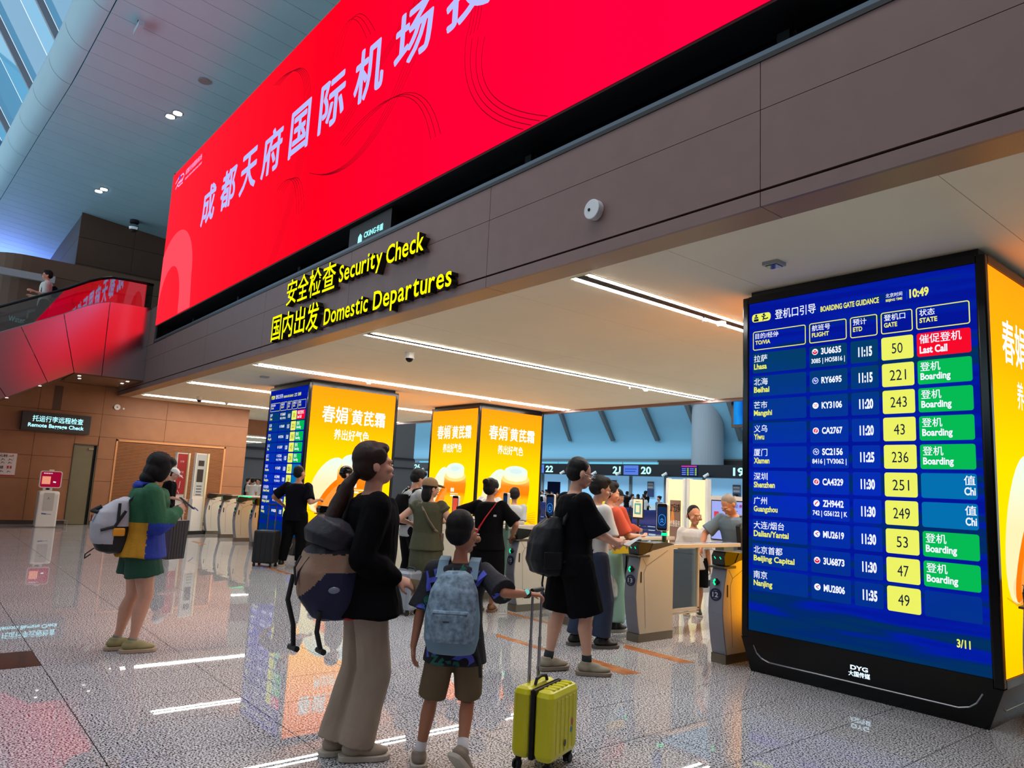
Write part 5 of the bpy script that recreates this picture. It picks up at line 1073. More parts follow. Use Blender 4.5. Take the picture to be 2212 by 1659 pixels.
    def top(s, m_, hem=.47, sleeve=.6, loose=.012, name='shirt', slo=0.012, fold=.005, neck=.838, flare=0., paint=None, hood=False, longs=0.0):
        H, k = s.H, s.bd; m = MB(); L = loose; f = s.fem; T = lambda z, rx, ry, y=0: (s.sp(z, y), (rx * k + L) * H, (ry * k + L) * H, s.ux, s.uy)
        rs = [T(hem, .082 + flare, .062 + flare), T((hem + .60) / 2, .080 + flare * .6, .060 + flare * .5), T(.60, .076 + flare * .3, .058), T(.70, .084, .062), T(.76, .092 if f else .102, .064), T(.80, .088 if f else .102, .055), T(.825, .058, .045)]
        if hem > .56: rs = [T(hem, .082, .062)] + rs[3:]
        rs.append((s.sp(neck), .040 * H, .038 * H, s.ux, s.uy)); m.loft(rs, n=22)
        for i in (0, 1):
            a, e, w = s.sh[i], s.elb[i], s.wr[i]; L = loose * .42; r0 = (.037 * k + L) * H
            if sleeve <= 0: m.ell(a, (.03 * H, .035 * H, .03 * H)); continue
            if sleeve <= 1: p = a.lerp(e, sleeve); m.limb([a, a.lerp(p, .5)], [r0, (.034 * k + L) * H]); d = (p - a).normalized(); m.cyl(a.lerp(p, .4), p, (.034 * k + L) * H, (.032 * k + L + slo * .7) * H, 16)
            else: p = e.lerp(w, sleeve - 1); m.limb([a, e, e.lerp(p, .5), p], [r0, (.029 * k + L) * H, (.027 * k + L + slo * .5) * H, (.018 + L) * H])
        if hood: m.ell(s.sp(.83, -.045), (.07 * H, .045 * H, .035 * H), s.rot)
        return remesh(name, m, m_, s.vox, s.root, 3, fold, paint=paint)
    def bottom(s, m_, to=1.0, loose=.012, name='trousers', flare=.0, fold=.005, waist=.575, skirt=False):
        # to: 0 hip .. 1 ankle, 0.5 = knee
        H, k = s.H, s.bd; m = MB(); L = loose; T = lambda z, rx, ry, y=0: (s.sp(z, y), (rx * k + L) * H, (ry * k + L) * H, s.ux, s.uy)
        m.loft([T(.455, .078, .056), T(.485, .086, .060), T(.51, .082 - L * .8, .058 - L * .7), T(.545, .076 - L, .052 - L)], n=18)
        if skirt:
            zk = .0; z1 = s.hipz - (s.hipz) * to; c = (s.ank[0] + s.ank[1]) / 2
            m.loft([(Vector((c.x, c.y, z1)), (.088 * k + L + flare) * H, (.07 * k + L + flare) * H, Vector((1, 0, 0)), Vector((0, 1, 0))), (Vector((c.x * .5, c.y * .5, (z1 + s.hipz) / 2)), (.090 * k + L + flare * .6) * H, (.07 * k + L + flare * .6) * H, Vector((1, 0, 0)), Vector((0, 1, 0))), (s.sp(.50), (.09 * k + L) * H, (.066 * k + L) * H, s.ux, s.uy)], n=22)
            return remesh(name, m, m_, s.vox, s.root, 3, fold)
        for i in (0, 1):
            h, kn, an = s.hip[i], s.knee[i], s.ank[i]
            if to <= .5:
                p = h.lerp(kn, to * 2) ; m.limb([h], [(.057 * k + L) * H]); m.cyl(h, h.lerp(p, .5), (.057 * k + L) * H, (.052 * k + L + flare * .5) * H, 18); m.cyl(h.lerp(p, .5), p, (.052 * k + L + flare * .5) * H, (.047 * k + L + flare) * H, 18)
            else:
                p = kn.lerp(an, (to - .5) * 2); m.limb([h, h.lerp(kn, .5), kn], [(.057 * k + L) * H, (.050 * k + L) * H, (.038 * k + L + flare * .5) * H]); m.cyl(kn, p, (.038 * k + L + flare * .5) * H, (.030 * k + L + flare) * H, 18)
        return remesh(name, m, m_, s.vox, s.root, 3, fold)
    def shoes(s, m_, sole, k=1.0, sock=None, sockh=.04, toe=None):
        H = s.H
        for i in (0, 1):
            an = s.ank[i]; lg = s.legs[i]; yaw = lg[3] if len(lg) > 3 else 0.; pit = lg[4] if len(lg) > 4 else 0.; R = Euler((pit, 0, yaw)).to_matrix(); g = lambda x, y, z: an + R @ Vector((x * H * k, y * H * k, (z - .045) * H))
            m = MB(); m.ell(g(0, -.005, .034), (.027 * H * k, .034 * H * k, .026 * H), R); m.ell(g(0, .045, .026), (.028 * H * k, .052 * H * k, .018 * H), R); m.ell(g(0, .02, .036), (.024 * H * k, .045 * H * k, .022 * H), R); m.cyl(g(0, -.004, .04), g(0, -.004, .062), .024 * H * k, .024 * H * k, 12)
            o = remesh('shoe', m, m_, min(s.vox, .009), s.root, 2)
            b = MB(); rows = []
            for y, w in ((-.045, .012), (-.036, .024), (-.01, .029), (.03, .030), (.06, .033), (.085, .028), (.10, .012)): rows.append((y, w))
            pts = [(w, y) for y, w in rows] + [(-w, y) for y, w in reversed(rows)]
            n = len(pts); b.add([g(x, y, .001) for x, y in pts] + [g(x * 1.04, y * 1.02, .018) for x, y in pts], [tuple(range(n - 1, -1, -1)), tuple(range(n, 2 * n))] + [(j, (j + 1) % n, (j + 1) % n + n, j + n) for j in range(n)])
            b.build('sole', sole, s.root, local=True, bevel=.004 if s.vox < .011 else 0)
            if sock: MB().cyl(an + Vector((0, 0, -.01 * H)), an.lerp(s.knee[i], sockh / .232), .0235 * H, .0225 * H * (1 + sockh * .8), 14).build('sock', sock, s.root, local=True, smooth=True)
    def hair(s, kind, m_):
        H, h, hr, m = s.H * s.hs, s.h, s.hR, MB()
        if kind in ('crew', 'short'):
            t = .002 if kind == 'crew' else .006
            m.ell(h(0, -.012, .078), ((.046 + t) * H, (.052 + t) * H, (.050 + t) * H), hr); m.ell(h(0, -.019, .056), ((.044 + t) * H, (.043 + t) * H, .045 * H), hr)
            if kind == 'short': m.ell(h(0, .018, .104), (.042 * H, .036 * H, .024 * H), hr); [m.ell(h(q * .040, -.012, .066), (.010 * H, .024 * H, .024 * H), hr) for q in (-1, 1)]
        elif kind == 'bob':
            m.ell(h(0, -.008, .078), (.058 * H, .064 * H, .058 * H), hr); m.ell(h(0, -.012, .035), (.058 * H, .050 * H, .062 * H), hr); m.ell(h(0, -.02, -.005), (.052 * H, .040 * H, .035 * H), hr)
            for q in (-1, 1): m.ell(h(q * .040, .020, .045), (.018 * H, .028 * H, .055 * H), hr)
            m.ell(h(0, .030, .102), (.044 * H, .032 * H, .024 * H), hr)
        elif kind in ('pony', 'bun'):
            m.ell(h(0, -.010, .078), (.051 * H, .058 * H, .054 * H), hr); m.ell(h(0, -.020, .054), (.048 * H, .045 * H, .048 * H), hr); m.ell(h(0, .018, .100), (.043 * H, .034 * H, .022 * H), hr)
            for q in (-1, 1): m.ell(h(q * .042, .004, .078), (.010 * H, .030 * H, .028 * H), hr)
            if kind == 'bun': m.ell(h(0, -.062, .098), (.026 * H, .024 * H, .026 * H), hr)
            else: m.limb([h(0, -.050, .030), h(0, -.078, .0), h(.0, -.105, -.05), h(.006, -.140, -.115), h(.01, -.165, -.17)], [.013 * H, .020 * H, .026 * H, .024 * H, .008 * H])
        elif kind == 'long': m.ell(h(0, -.010, .078), (.052 * H, .060 * H, .055 * H), hr); m.ell(h(0, -.028, .02), (.050 * H, .034 * H, .07 * H), hr)
        return remesh('hair', m, m_, min(s.vox, .010) if s.vox < .02 else s.vox, s.root, 2, .003 if s.vox < .02 else 0, 22)
    def cap(s, m_, brim=1, name='cap'):
        H, h, hr, m = s.H * s.hs, s.h, s.hR, MB()
        m.ell(h(0, -.008, .082), (.054 * H, .064 * H, .054 * H), hr); o = remesh(name, m, m_, .01, s.root, 1)
        # keep only the dome part
        bm_pts = [v for v in o.data.vertices]; inv = hr.transposed()
        for v in bm_pts:
            q = inv @ (v.co - s.hb)
            if q.z < .078 * H: q.z = .078 * H; v.co = s.hb + hr @ q
        if brim:
            b = MB(); pts = [(math.sin(t) * .044, .040 + math.cos(t) * .068) for t in [-1.35 + 2.7 * i / 12 for i in range(13)]]; pts = pts + [(.03, .03), (-.03, .03)]; n = len(pts)
            b.add([h(x, y, .080 - (y - .04) * .18) for x, y in pts] + [h(x, y, .086 - (y - .04) * .18) for x, y in pts], [tuple(range(n)), tuple(range(2 * n - 1, n - 1, -1))] + [(j, (j + 1) % n, (j + 1) % n + n, j + n) for j in range(n)]); b.build('brim', m_, s.root, local=True)
    def glasses(s):
        H, h = s.H * s.hs, s.h; b = MB()
        for q in (-1, 1):
            c = h(q * .020, .062, .050); pts = [c + s.hR @ Vector((.015 * H * math.cos(t), 0, .011 * H * math.sin(t))) for t in [2 * PI * i / 12 for i in range(13)]]; b.tube(pts, .0012 * H, 5); b.cyl(h(q * .034, .060, .052), h(q * .045, -.002, .055), .0012 * H, .0012 * H, 5)
        b.cyl(h(-.006, .063, .052), h(.006, .063, .052), .0012 * H, .0012 * H, 5); b.build('glasses', mat('spectacle_black', (20, 20, 22), .3), s.root, local=True)
    def w(s, p): return s.Mi @ Vector(p)
    def bag(s, name, label, cat='bag'):
        return thing(name, label, cat, s.b, s.yaw)
def strap(m, pts, w, t, n=8):
    for a, b in zip(pts, pts[1:]):
        a, b = Vector(a), Vector(b); m.cyl(a, b, w / 2, w / 2, n); m.ell(b, (w / 2,) * 3, n=n, m=5)
    return m

blk = mat('cloth_black', (8, 8, 11), .95, bump=.25, bscale=60, spec=.12); hairm = mat('hair_black', (11, 9, 9), .6, bump=.3, bscale=220, spec=.25); hair_br = mat('hair_brown_black', (40, 22, 14), .55, bump=.3, bscale=220, spec=.3)
sk1 = skin('skin_pale', (206, 156, 132)); sk2 = skin('skin_tan', (186, 132, 104)); sk3 = skin('skin_brown', (176, 120, 92))
white_c = mat('cloth_white', (206, 204, 200), .85, bump=.2, bscale=50); grey_c = mat('cloth_light_grey', (166, 168, 168), .85, bump=.2, bscale=50)
sole_w = mat('sole_offwhite', (196, 188, 172), .6); shoe_bk = mat('shoe_black', (18, 18, 20), .5)
def lift(p, x, y, z): return Vector((x * p.H, y * p.H, z * p.H))
def sack(name, lab, cat, P, rings, mats, vox=.01, fold=.006, sq=.8, paint=None, nm='bag_body'):
    r = thing(name, lab, cat, P.b, P.yaw); m = MB(); m.loft(rings, n=24, sq=sq); o = remesh(nm, m, mats, vox, r, 5, fold, 8, paint=paint); return r
def ring(P, z, y, rx, ry, x=0., tilt=0.): return (Vector((x, y, z)), rx, ry, Vector((1, 0, 0)), Vector((0, math.cos(tilt), math.sin(tilt))))
def loop(P, x, pts, w=.045, t=.012):
    m = MB(); pts = [Vector((x + (p[2] if len(p) > 2 else 0), p[0], p[1])) for p in pts]
    vs = []
    for i, p in enumerate(pts):
        d = (pts[min(i + 1, len(pts) - 1)] - pts[max(i - 1, 0)]).normalized(); nrm = Vector((1, 0, 0)).cross(d).normalized()
        for a, c in ((-1, 0), (1, 0), (1, 1), (-1, 1)): vs.append(p + Vector((a * w / 2, 0, 0)) + nrm * t * c)
    fs = []
    for i in range(len(pts) - 1):
        for k in range(4): fs.append((i * 4 + k, i * 4 + (k + 1) % 4, (i + 1) * 4 + (k + 1) % 4, (i + 1) * 4 + k))
    fs += [(3, 2, 1, 0), tuple(range(len(vs) - 4, len(vs)))]; m.add(vs, fs); return m

# 1 --- woman with the beige and navy rucksack
p = Person('woman in black jacket and beige wide trousers with ponytail, looking up to the right', 765, 1633, 1.715, 78, .008, look=(.10, .10), fem=True, lean=-.02)
H = p.H
p.body(sk1, [(-.055, -.10, 0, .15), (.055, -.01, 0, -.1)], [((-.20, .14, .50 * H), (-.4, -1, 0), (1, 0, 0)), ((.13, .13, .57 * H), (.35, -1, -.1), (-.6, 0, -.8), (-.05, 1, -.35))], (.5, .7))
p.top(blk, .45, 1.93, .030, 'jacket', .016, .010, flare=.035); p.bottom(mat('linen_beige', (158, 142, 124), .85, bump=.35, bscale=35, nscale=5, namp=.08), 1.0, .006, 'trousers', .022, .008)
p.shoes(mat('shoe_taupe', (165, 152, 134), .7), sole_w, 1.12, mat('sock_black', (14, 14, 16), .9), .09); p.hair('pony', hair_br)
hd = p.hd[1]
r = thing('paper_sheets', 'folded beige papers in the hand of the woman in beige trousers', 'papers', p.w(hd)); b = MB()
for k in range(3): b.add([p.w(hd + Vector((-.02 + .012 * k, -.01 + .01 * k, .03))), p.w(hd + Vector((.03 + .012 * k, .09, .02))), p.w(hd + Vector((.04 + .012 * k, .13, -.12 - .01 * k))), p.w(hd + Vector((-.01 + .012 * k, .05, -.13)))], [(0, 1, 2, 3)])
b.build('sheet', mat('paper_beige', (186, 172, 140), .7), r)
tan_ = mat('canvas_tan', (150, 120, 98), .8, bump=.3, bscale=60); navy_ = mat('canvas_navy', (14, 20, 58), .75, bump=.3, bscale=60); navyd = mat('nylon_dark_navy', (14, 17, 30), .6, bump=.2, bscale=60)
yb = -.015
def pnt(c):
    if c.z > 1.10: return 2
    if c.x > .03 and c.z < 1.0 and (c.y + .28) * 1.1 + .86 > c.z - .12 and c.y > -.40: return 1
    return 0
r = sack('rucksack', 'large tan and navy rucksack worn by the woman with ponytail', 'backpack', p, [ring(p, .74, yb - .13, .10, .08), ring(p, .76, yb - .15, .16, .14), ring(p, .86, yb - .19, .185, .185), ring(p, 1.0, yb - .20, .185, .19), ring(p, 1.10, yb - .185, .17, .165), ring(p, 1.17, yb - .15, .15, .12), ring(p, 1.20, yb - .10, .10, .06)], [tan_, navy_, navyd], .01, .014, .75, pnt)
m = MB(); m.loft([ring(p, 1.13, yb - .25, .17, .10, tilt=-.3), ring(p, 1.17, yb - .22, .185, .15, tilt=-.4), ring(p, 1.23, yb - .16, .17, .15, tilt=-.5), ring(p, 1.26, yb - .12, .10, .08, tilt=-.5)], n=22, sq=.75); remesh('lid', m, navyd, .009, r, 4, .006)
for x in (-.11, .11): loop(p, x, [(yb - .02, 1.24), (.0, 1.375), (.06, 1.36), (.105, 1.26), (.10, 1.12), (.0, .98), (yb - .02, .90)], .055).build('shoulder_strap', black_mat, r, local=True)
b = MB(); b.tube([(.03, yb - .40, .98), (.05, yb - .42, .85), (.05, yb - .38, .72), (.06, yb - .37, .60)], .013).tube([(.02, yb - .385, .60), (.10, yb - .355, .60)], .016); b.build('hanging_strap', black_mat, r, local=True)
b = MB(); b.tube([(.15, yb - .26, .80), (.17, yb - .27, .70), (.16, yb - .24, .60)], .013).tube([(.12, yb - .25, .60), (.20, yb - .23, .60)], .016); b.build('hanging_strap', black_mat, r, local=True)
MB().tube([(.04, yb - .37, 1.08), (.06, yb - .40, 1.02), (.08, yb - .39, .93)], .006).tube([(.10, yb - .33, 1.08), (.09, yb - .38, 1.0), (.08, yb - .39, .93)], .006).build('drawcord', navyd, r, local=True)
MB().ell((.16, yb - .20, .915), (.03, .05, .028)).build('bottle_cap', mat('bottle_clear', (120, 130, 150), .1), r, local=True, smooth=True); MB().ell((.12, yb - .10, .77), (.05, .05, .025)).build('red_tag', mat('tag_red', (170, 30, 40), .6), r, local=True, smooth=True)

# 2 --- boy with the pale blue rucksack
p = Person('boy in dark letter-print shirt and olive shorts seen from behind, one foot lifted', 968, 1662, 1.33, 8, .007, look=(-.45, 0), build=.92, hs=1.27)
H = p.H; HB = p.loc(1142, 1283, -.05)
p.body(sk3, [(-.165, .02, 0, .2), (.085, -.13, .075, -.5, -.75)], [(p.loc(893, 1395), (-1, -.3, 0), (1, 0, 0), (0.05, .1, -1)), (HB, (.3, -1, -.3), (0, 0, -1), (1, .1, -.05), 1)], (.5, 1.15))
letter_m = [mat('print_black', (22, 24, 32), .85, bump=.2, bscale=50), mat('print_blue', (78, 88, 196), .85), mat('print_green', (28, 96, 84), .85)]
def pat(c):
    a = noise.noise(Vector((c.x * 9 + 3, c.y * 5, c.z * 9))); b_ = noise.noise(Vector((c.x * 22, c.y * 16 + 7, c.z * 22)))
    if a > .12 and abs(b_) > .10: return 1
    if a < -.20 and b_ > .08: return 2
    return 0
shirt = p.top(letter_m[0], .43, .98, .030, 'shirt', .022, .005, flare=.035); p.bottom(mat('shorts_olive', (104, 88, 62), .85, bump=.35, bscale=40), .49, .010, 'shorts', .006, .008)
p.shoes(mat('shoe_grey_brown', (146, 134, 118), .7), sole_w, 1.22, mat('sock_white', (220, 220, 224), .85), .055); p.hair('crew', hairm)
from mathutils.bvhtree import BVHTree
def stamp(par, ob, items, m_, name):
    # flat printed letters laid onto a cloth surface, seen along the given direction
    bv = BVHTree.FromPolygons([v.co.copy() for v in ob.data.vertices], [tuple(q.vertices) for q in ob.data.polygons]); b = MB()
    for t, x, z, sz, rot_, dr in items:
        v, f, asp = glyphs(t, .06); dr = Vector(dr).normalized(); rt = Vector((dr.y, -dr.x, 0)).normalized(); up = rt.cross(dr); c, s_ = math.cos(rot_), math.sin(rot_); out = []; ok = []
        for a, e in v:
            u = (a - .5) * sz * asp; w = (e - .5) * sz; o = Vector((0, 0, z)) + rt * (x + u * c - w * s_) + up * (u * s_ + w * c) - dr * 1.2
            h_ = bv.ray_cast(o, dr)[0]; ok.append(h_ is not None); out.append((h_ - dr * .004) if h_ is not None else o)
        n = len(b.v); b.v += [tuple(q) for q in out]
        for g in f:
            if all(ok[i] for i in g) and max((out[g[i]] - out[g[i - 1]]).length for i in range(len(g))) < sz * 1.6: b.f.append(tuple(i + n for i in g)); b.mi.append(0)
    if b.f: b.build(name, m_, par, local=True, kind='stuff')
D0 = (0, 1, 0)
def pxl(items): return [(t, p.loc(a, c).x, p.loc(a, c).z, sz * .0026, rt_, D0) for t, a, c, sz, rt_ in items]
stamp(p.root, shirt, pxl([('H', 938, 1250, 40, .3), ('L', 1046, 1255, 44, -.6), ('K', 1076, 1284, 30, -.2), ('S', 914, 1318, 34, .2), ('P', 1040, 1325, 34, .2), ('N', 934, 1396, 26, .4), ('D', 1012, 1418, 40, .6), ('E', 1104, 1312, 22, .1), ('V', 1030, 1240, 20, 0)]), letter_m[1], 'blue_letters')
stamp(p.root, shirt, pxl([('S', 928, 1300, 34, -.2), ('Z', 985, 1225, 18, .4), ('M', 1006, 1226, 18, -.3), ('U', 908, 1346, 24, 0), ('6', 962, 1422, 26, 0), ('5', 978, 1427, 24, .2), ('3', 994, 1428, 24, 0), ('Z', 946, 1415, 18, 0), ('Y', 1100, 1276, 22, -.4), ('9', 1040, 1370, 26, .4)]), letter_m[2], 'green_letters')
w_ = p.wr[1]; d_w = (p.wr[1] - p.elb[1]).normalized()
r = thing('wristwatch', 'dark wristwatch with bright screen on the arm of the boy', 'watch', p.w(w_)); MB().cyl(p.w(w_ - d_w * .03), p.w(w_ - d_w * .002), .0245, .0235, 16).build('band', black_mat, r)
c = w_ - d_w * .016 + Vector((0, -.018, .012)); MB().ell(p.w(c), (.016, .016, .016)).build('dial', emat('watch_face', (120, 200, 190), 1.0), r, smooth=True)
lb = mat('bag_pale_blue', (118, 142, 160), .75, nscale=34, namp=.5, bump=.2, bscale=40); lbd = mat('bag_blue_plain', (104, 134, 152), .75); yb = -.085
r = sack('rucksack', 'pale blue rucksack with wavy print on the back of the boy', 'backpack', p, [ring(p, .625, yb - .06, .09, .05), ring(p, .64, yb - .07, .125, .08), ring(p, .71, yb - .08, .145, .095), ring(p, .82, yb - .08, .145, .095), ring(p, .95, yb - .07, .125, .08), ring(p, 1.03, yb - .055, .085, .055), ring(p, 1.05, yb - .05, .05, .035)], [lb, lbd], .008, .004, .8, lambda c: 1 if c.z < .70 or abs(c.x) > .128 else 0)
m = MB(); m.loft([ring(p, .70, yb - .165, .095, .018), ring(p, .72, yb - .17, .10, .022), ring(p, .84, yb - .168, .10, .022), ring(p, .86, yb - .165, .095, .015)], n=20, sq=.5); remesh('front_pocket', m, lb, .006, r, 2)
MB().tube([(-.09, yb - .185, .845), (.09, yb - .185, .845)], .003, 5).build('zip', mat('zip_blue', (40, 55, 75), .5), r, local=True)
MB().box(-.035, .0, yb - .194, yb - .19, .805, .81).build('small_label', mat('zip_blue', (40, 55, 75), .5), r, local=True)
for x in (-.085, .085): loop(p, x, [(yb - .02, 1.0), (-.03, 1.085), (.03, 1.10), (.075, 1.04), (.085, .9), (.03, .72), (yb, .66)], .055, .012).build('shoulder_strap', lbd, r, local=True)
MB().tube([(.125, yb - .04, .68), (.15, yb - .0, .56), (.155, yb + .01, .50)], .009).build('hanging_strap', black_mat, r, local=True)
# yellow suitcase
sc = thing('suitcase', 'small bright yellow cabin suitcase with extended steel handle', 'suitcase', (-3.12, 2.94, 0), rz=0)
ang = math.atan2(.30, .09); Mx = Matrix.Translation((-3.135, 2.935, 0)) @ Matrix.Rotation(.35, 4, 'Z'); yl = mat('shell_yellow', (206, 200, 10), .35, spec=.5)
def shell(x0, x1, y0, y1, z0, z1, rr, n=6):
    m = MB(); rings = []
    for z, k in ((z0, rr), (z0 + rr * .3, rr * .35), (z0 + rr, 0), (z1 - rr, 0), (z1 - rr * .3, rr * .35), (z1, rr)):
        pts = []
        for cx, cy, a0 in ((x1 - rr, y1 - rr, 0), (x0 + rr, y1 - rr, PI / 2), (x0 + rr, y0 + rr, PI), (x1 - rr, y0 + rr, 1.5 * PI)):
            for i in range(n + 1):
                a = a0 + PI / 2 * i / n; q = rr - k * .98; pts.append((cx + q * math.cos(a), cy + q * math.sin(a), z))
        rings.append(pts)
    k = len(rings[0])
    for q in rings: m.v += q
    for j in range(len(rings) - 1): m.f += [(j * k + i, j * k + (i + 1) % k, (j + 1) * k + (i + 1) % k, (j + 1) * k + i) for i in range(k)]
    m.f += [tuple(range(k - 1, -1, -1)), tuple(range((len(rings) - 1) * k, len(rings) * k))]; m.mi = [0] * len(m.f); return m
SW, SD, SH = .125, .17, .43     # half thickness (x), half width (y), top
shell(-SW, -.014, -SD, SD, .06, SH, .035).build('rear_shell', yl, sc, xf=Mx, smooth=False); shell(.014, SW, -SD, SD, .06, SH, .035).build('front_shell', yl, sc, xf=Mx)
MB().box(-.016, .016, -SD + .004, SD - .004, .064, SH - .004).build('zip_band', black_gloss, sc, xf=Mx, bevel=.01)
for k in range(5):
    y = -.10 + .05 * k; MB().box(SW - .004, SW + .004, y - .012, y + .012, .10, SH - .05).build('rib', yl, sc, xf=Mx, bevel=.003); MB().box(.04, SW - .02, y - .012, y + .012, SH - .004, SH + .004).build('rib', yl, sc, xf=Mx, bevel=.003)
for x in (-SW + .035, SW - .035):
    for y in (-SD + .04, SD - .04):
        MB().cyl((x, y, .065), (x, y, .042), .018, .016, 12).cyl((x - .018, y - .012, .025), (x - .008, y - .012, .025), .025, .025, 16).cyl((x + .008, y - .012, .025), (x + .018, y - .012, .025), .025, .025, 16).box(x - .006, x + .006, y - .02, y + .01, .02, .05).build('wheel', black_mat, sc, xf=Mx)
hbx = -.085
for y in (-.055, .055): MB().cyl((hbx, y, SH - .01), (hbx, y, .66), .010, .010, 12).cyl((hbx, y, .66), (hbx, y, .925), .0075, .0075, 12).build('handle_tube', steel, sc, xf=Mx)
MB().tube([(hbx, -.065, .93), (hbx, .065, .93)], .014, 10).build('grip', black_mat, sc, xf=Mx)
MB().tube([(-.035, -.07, SH), (-.035, -.055, SH + .028), (-.035, 0, SH + .036), (-.035, .055, SH + .028), (-.035, .07, SH)], .009, 8).build('carry_handle', black_mat, sc, xf=Mx)
Fs = lambda u, w, d: tuple(Mx @ Vector((SW + .005 + d, u, w))); MB().disc(Fs, -.008, .142, .014, .02, 0, 8).build('sticker', mat('sticker_ink', (44, 36, 40), .5), sc); MB().disc(Fs, .075, .235, .014, .02).build('sticker', mat('sticker_red', (190, 70, 50), .5), sc); MB().disc(Fs, .065, .195, .014, .016).build('sticker', mat('sticker_teal', (70, 130, 120), .5), sc)

# 3 --- woman in the green, yellow and blue jacket
p = Person('woman in green, yellow and blue jacket and green shorts looking at her phone', 279, 1405, 1.645, 82, .009, look=(0, -.36), fem=True, lean=.03, build=1.12)
H = p.H; hp = p.loc(372, 1098)
p.body(sk1, [(-.07, -.10, 0, .1), (.075, .0, 0, -.05)], [((-.03, .20, .70 * H), (-.7, -.6, -.8), (1, 0, .2)), ((.10, .24, .715 * H), (.6, -.3, -1), (-1, 0, .2))], (.6, .6))
jg = [mat('jacket_green', (20, 84, 52), .8, bump=.3, bscale=50), mat('jacket_yellow', (186, 132, 16), .8, bump=.3, bscale=50), mat('jacket_blue', (18, 48, 150), .8, bump=.3, bscale=50)]
zc_ = .655 * H
p.top(jg, .475, 1.93, .034, 'jacket', .012, .008, flare=.02, paint=lambda c: 0 if (c.z > zc_ or c.y > .20) else (1 if c.y < .0 else 2))
m = MB(); m.ell(p.sp(.835, -.058), (.085, .05, .05), p.rot); m.ell(p.sp(.85, -.02), (.085, .075, .03), p.rot); remesh('hood', m, jg[2], .009, p.root, 3, .004)
m = MB(); b_ = [p.sh[1].lerp(p.elb[1], .1) + Vector((.055, .0, .03)), p.sh[1].lerp(p.elb[1], .5) + Vector((.067, .01, .01)), p.elb[1] + Vector((.062, .0, -.0)), p.elb[1].lerp(p.wr[1], .5) + Vector((.052, .0, .01)), p.elb[1].lerp(p.wr[1], .9) + Vector((.035, .0, .02))]
MB().tube(b_, .006, 6).build('sleeve_piping', mat('piping_white', (225, 220, 212), .7), p.root, local=True)
p.bottom(mat('shorts_green', (10, 66, 46), .8, bump=.3, bscale=50), .275, .018, 'shorts', .026, .006); p.shoes(mat('shoe_olive', (150, 142, 98), .7), mat('sole_tan', (178, 158, 132), .65), 1.18, mat('sock_grey', (110, 118, 104), .85), .025); p.hair('bob', hairm)
hc_ = (p.hd[0] + p.hd[1]) / 2 + Vector((0, .035, .03)); r = thing('smartphone', 'dark phone held up by the woman in the green jacket', 'phone', p.w(hc_), p.yaw)
Mh = p.Mi @ Matrix.Translation(hc_) @ Euler((.9, 0, 0)).to_matrix().to_4x4(); MB().box(-.038, .038, -.005, .005, -.08, .08).build('case', mat('phone_case', (70, 80, 86), .4), r, xf=Mh, bevel=.004); MB().box(-.034, .034, -.006, -.0052, -.074, .074).build('screen', emat('phone_screen', (60, 70, 80), .6), r, xf=Mh)
lg = mat('bag_light_grey', (176, 178, 186), .75, bump=.25, bscale=50); yb = -.12
r = sack('rucksack', 'light grey and black rucksack with orange pouch on the woman in green', 'backpack', p, [ring(p, .81, yb - .08, .10, .07), ring(p, .825, yb - .10, .14, .12), ring(p, .92, yb - .13, .155, .15), ring(p, 1.05, yb - .14, .155, .15), ring(p, 1.15, yb - .125, .145, .125), ring(p, 1.24, yb - .07, .11, .07), ring(p, 1.27, yb - .04, .06, .035)], [lg, black_mat], .009, .008, .75, lambda c: 1 if c.z < .885 or (c.y > yb - .12 and c.z < 1.03) else 0)
for x in (-.10, .10): loop(p, x, [(yb - .02, 1.24), (-.06, 1.345), (.02, 1.375), (.09, 1.30), (.115, 1.15), (.05, .95), (yb - .02, .86)], .05, .014).build('shoulder_strap', black_mat, r, local=True)
MB().tube([(.155, yb - .05, 1.16), (.158, yb - .12, 1.03), (.15, yb - .22, 1.0)], .012).build('strap_webbing', black_mat, r, local=True); MB().tube([(.14, yb - .1, 1.22), (.162, yb - .1, 1.06)], .012).build('strap_webbing', black_mat, r, local=True); MB().tube([(.03, yb - .22, 1.19), (.03, yb - .285, 1.15), (.06, yb - .24, 1.14)], .016).build('strap_webbing', black_mat, r, local=True)
MB().box(.145, .175, yb - .13, yb - .04, .955, 1.02).build('orange_pouch', mat('pouch_orange', (226, 150, 24), .5), r, local=True, bevel=.01)
MB().tube([(.06, yb - .24, .85), (.06, yb - .30, .80), (.07, yb - .30, .77), (.05, yb - .26, .80)], .005).build('loop_cord', black_mat, r, local=True)
MB().box(.03, .09, yb - .292, yb - .285, 1.07, 1.12).build('small_label', mat('label_maroon', (100, 52, 52), .6), r, local=True)
MB().tube([tuple(p.sp(.62, -.03, .075)), tuple(p.sp(.70, .03, .078)), tuple(p.sp(.74, .06, .07))], .014).build('grey_webbing', mat('web_grey', (170, 170, 172), .7), r, local=True)
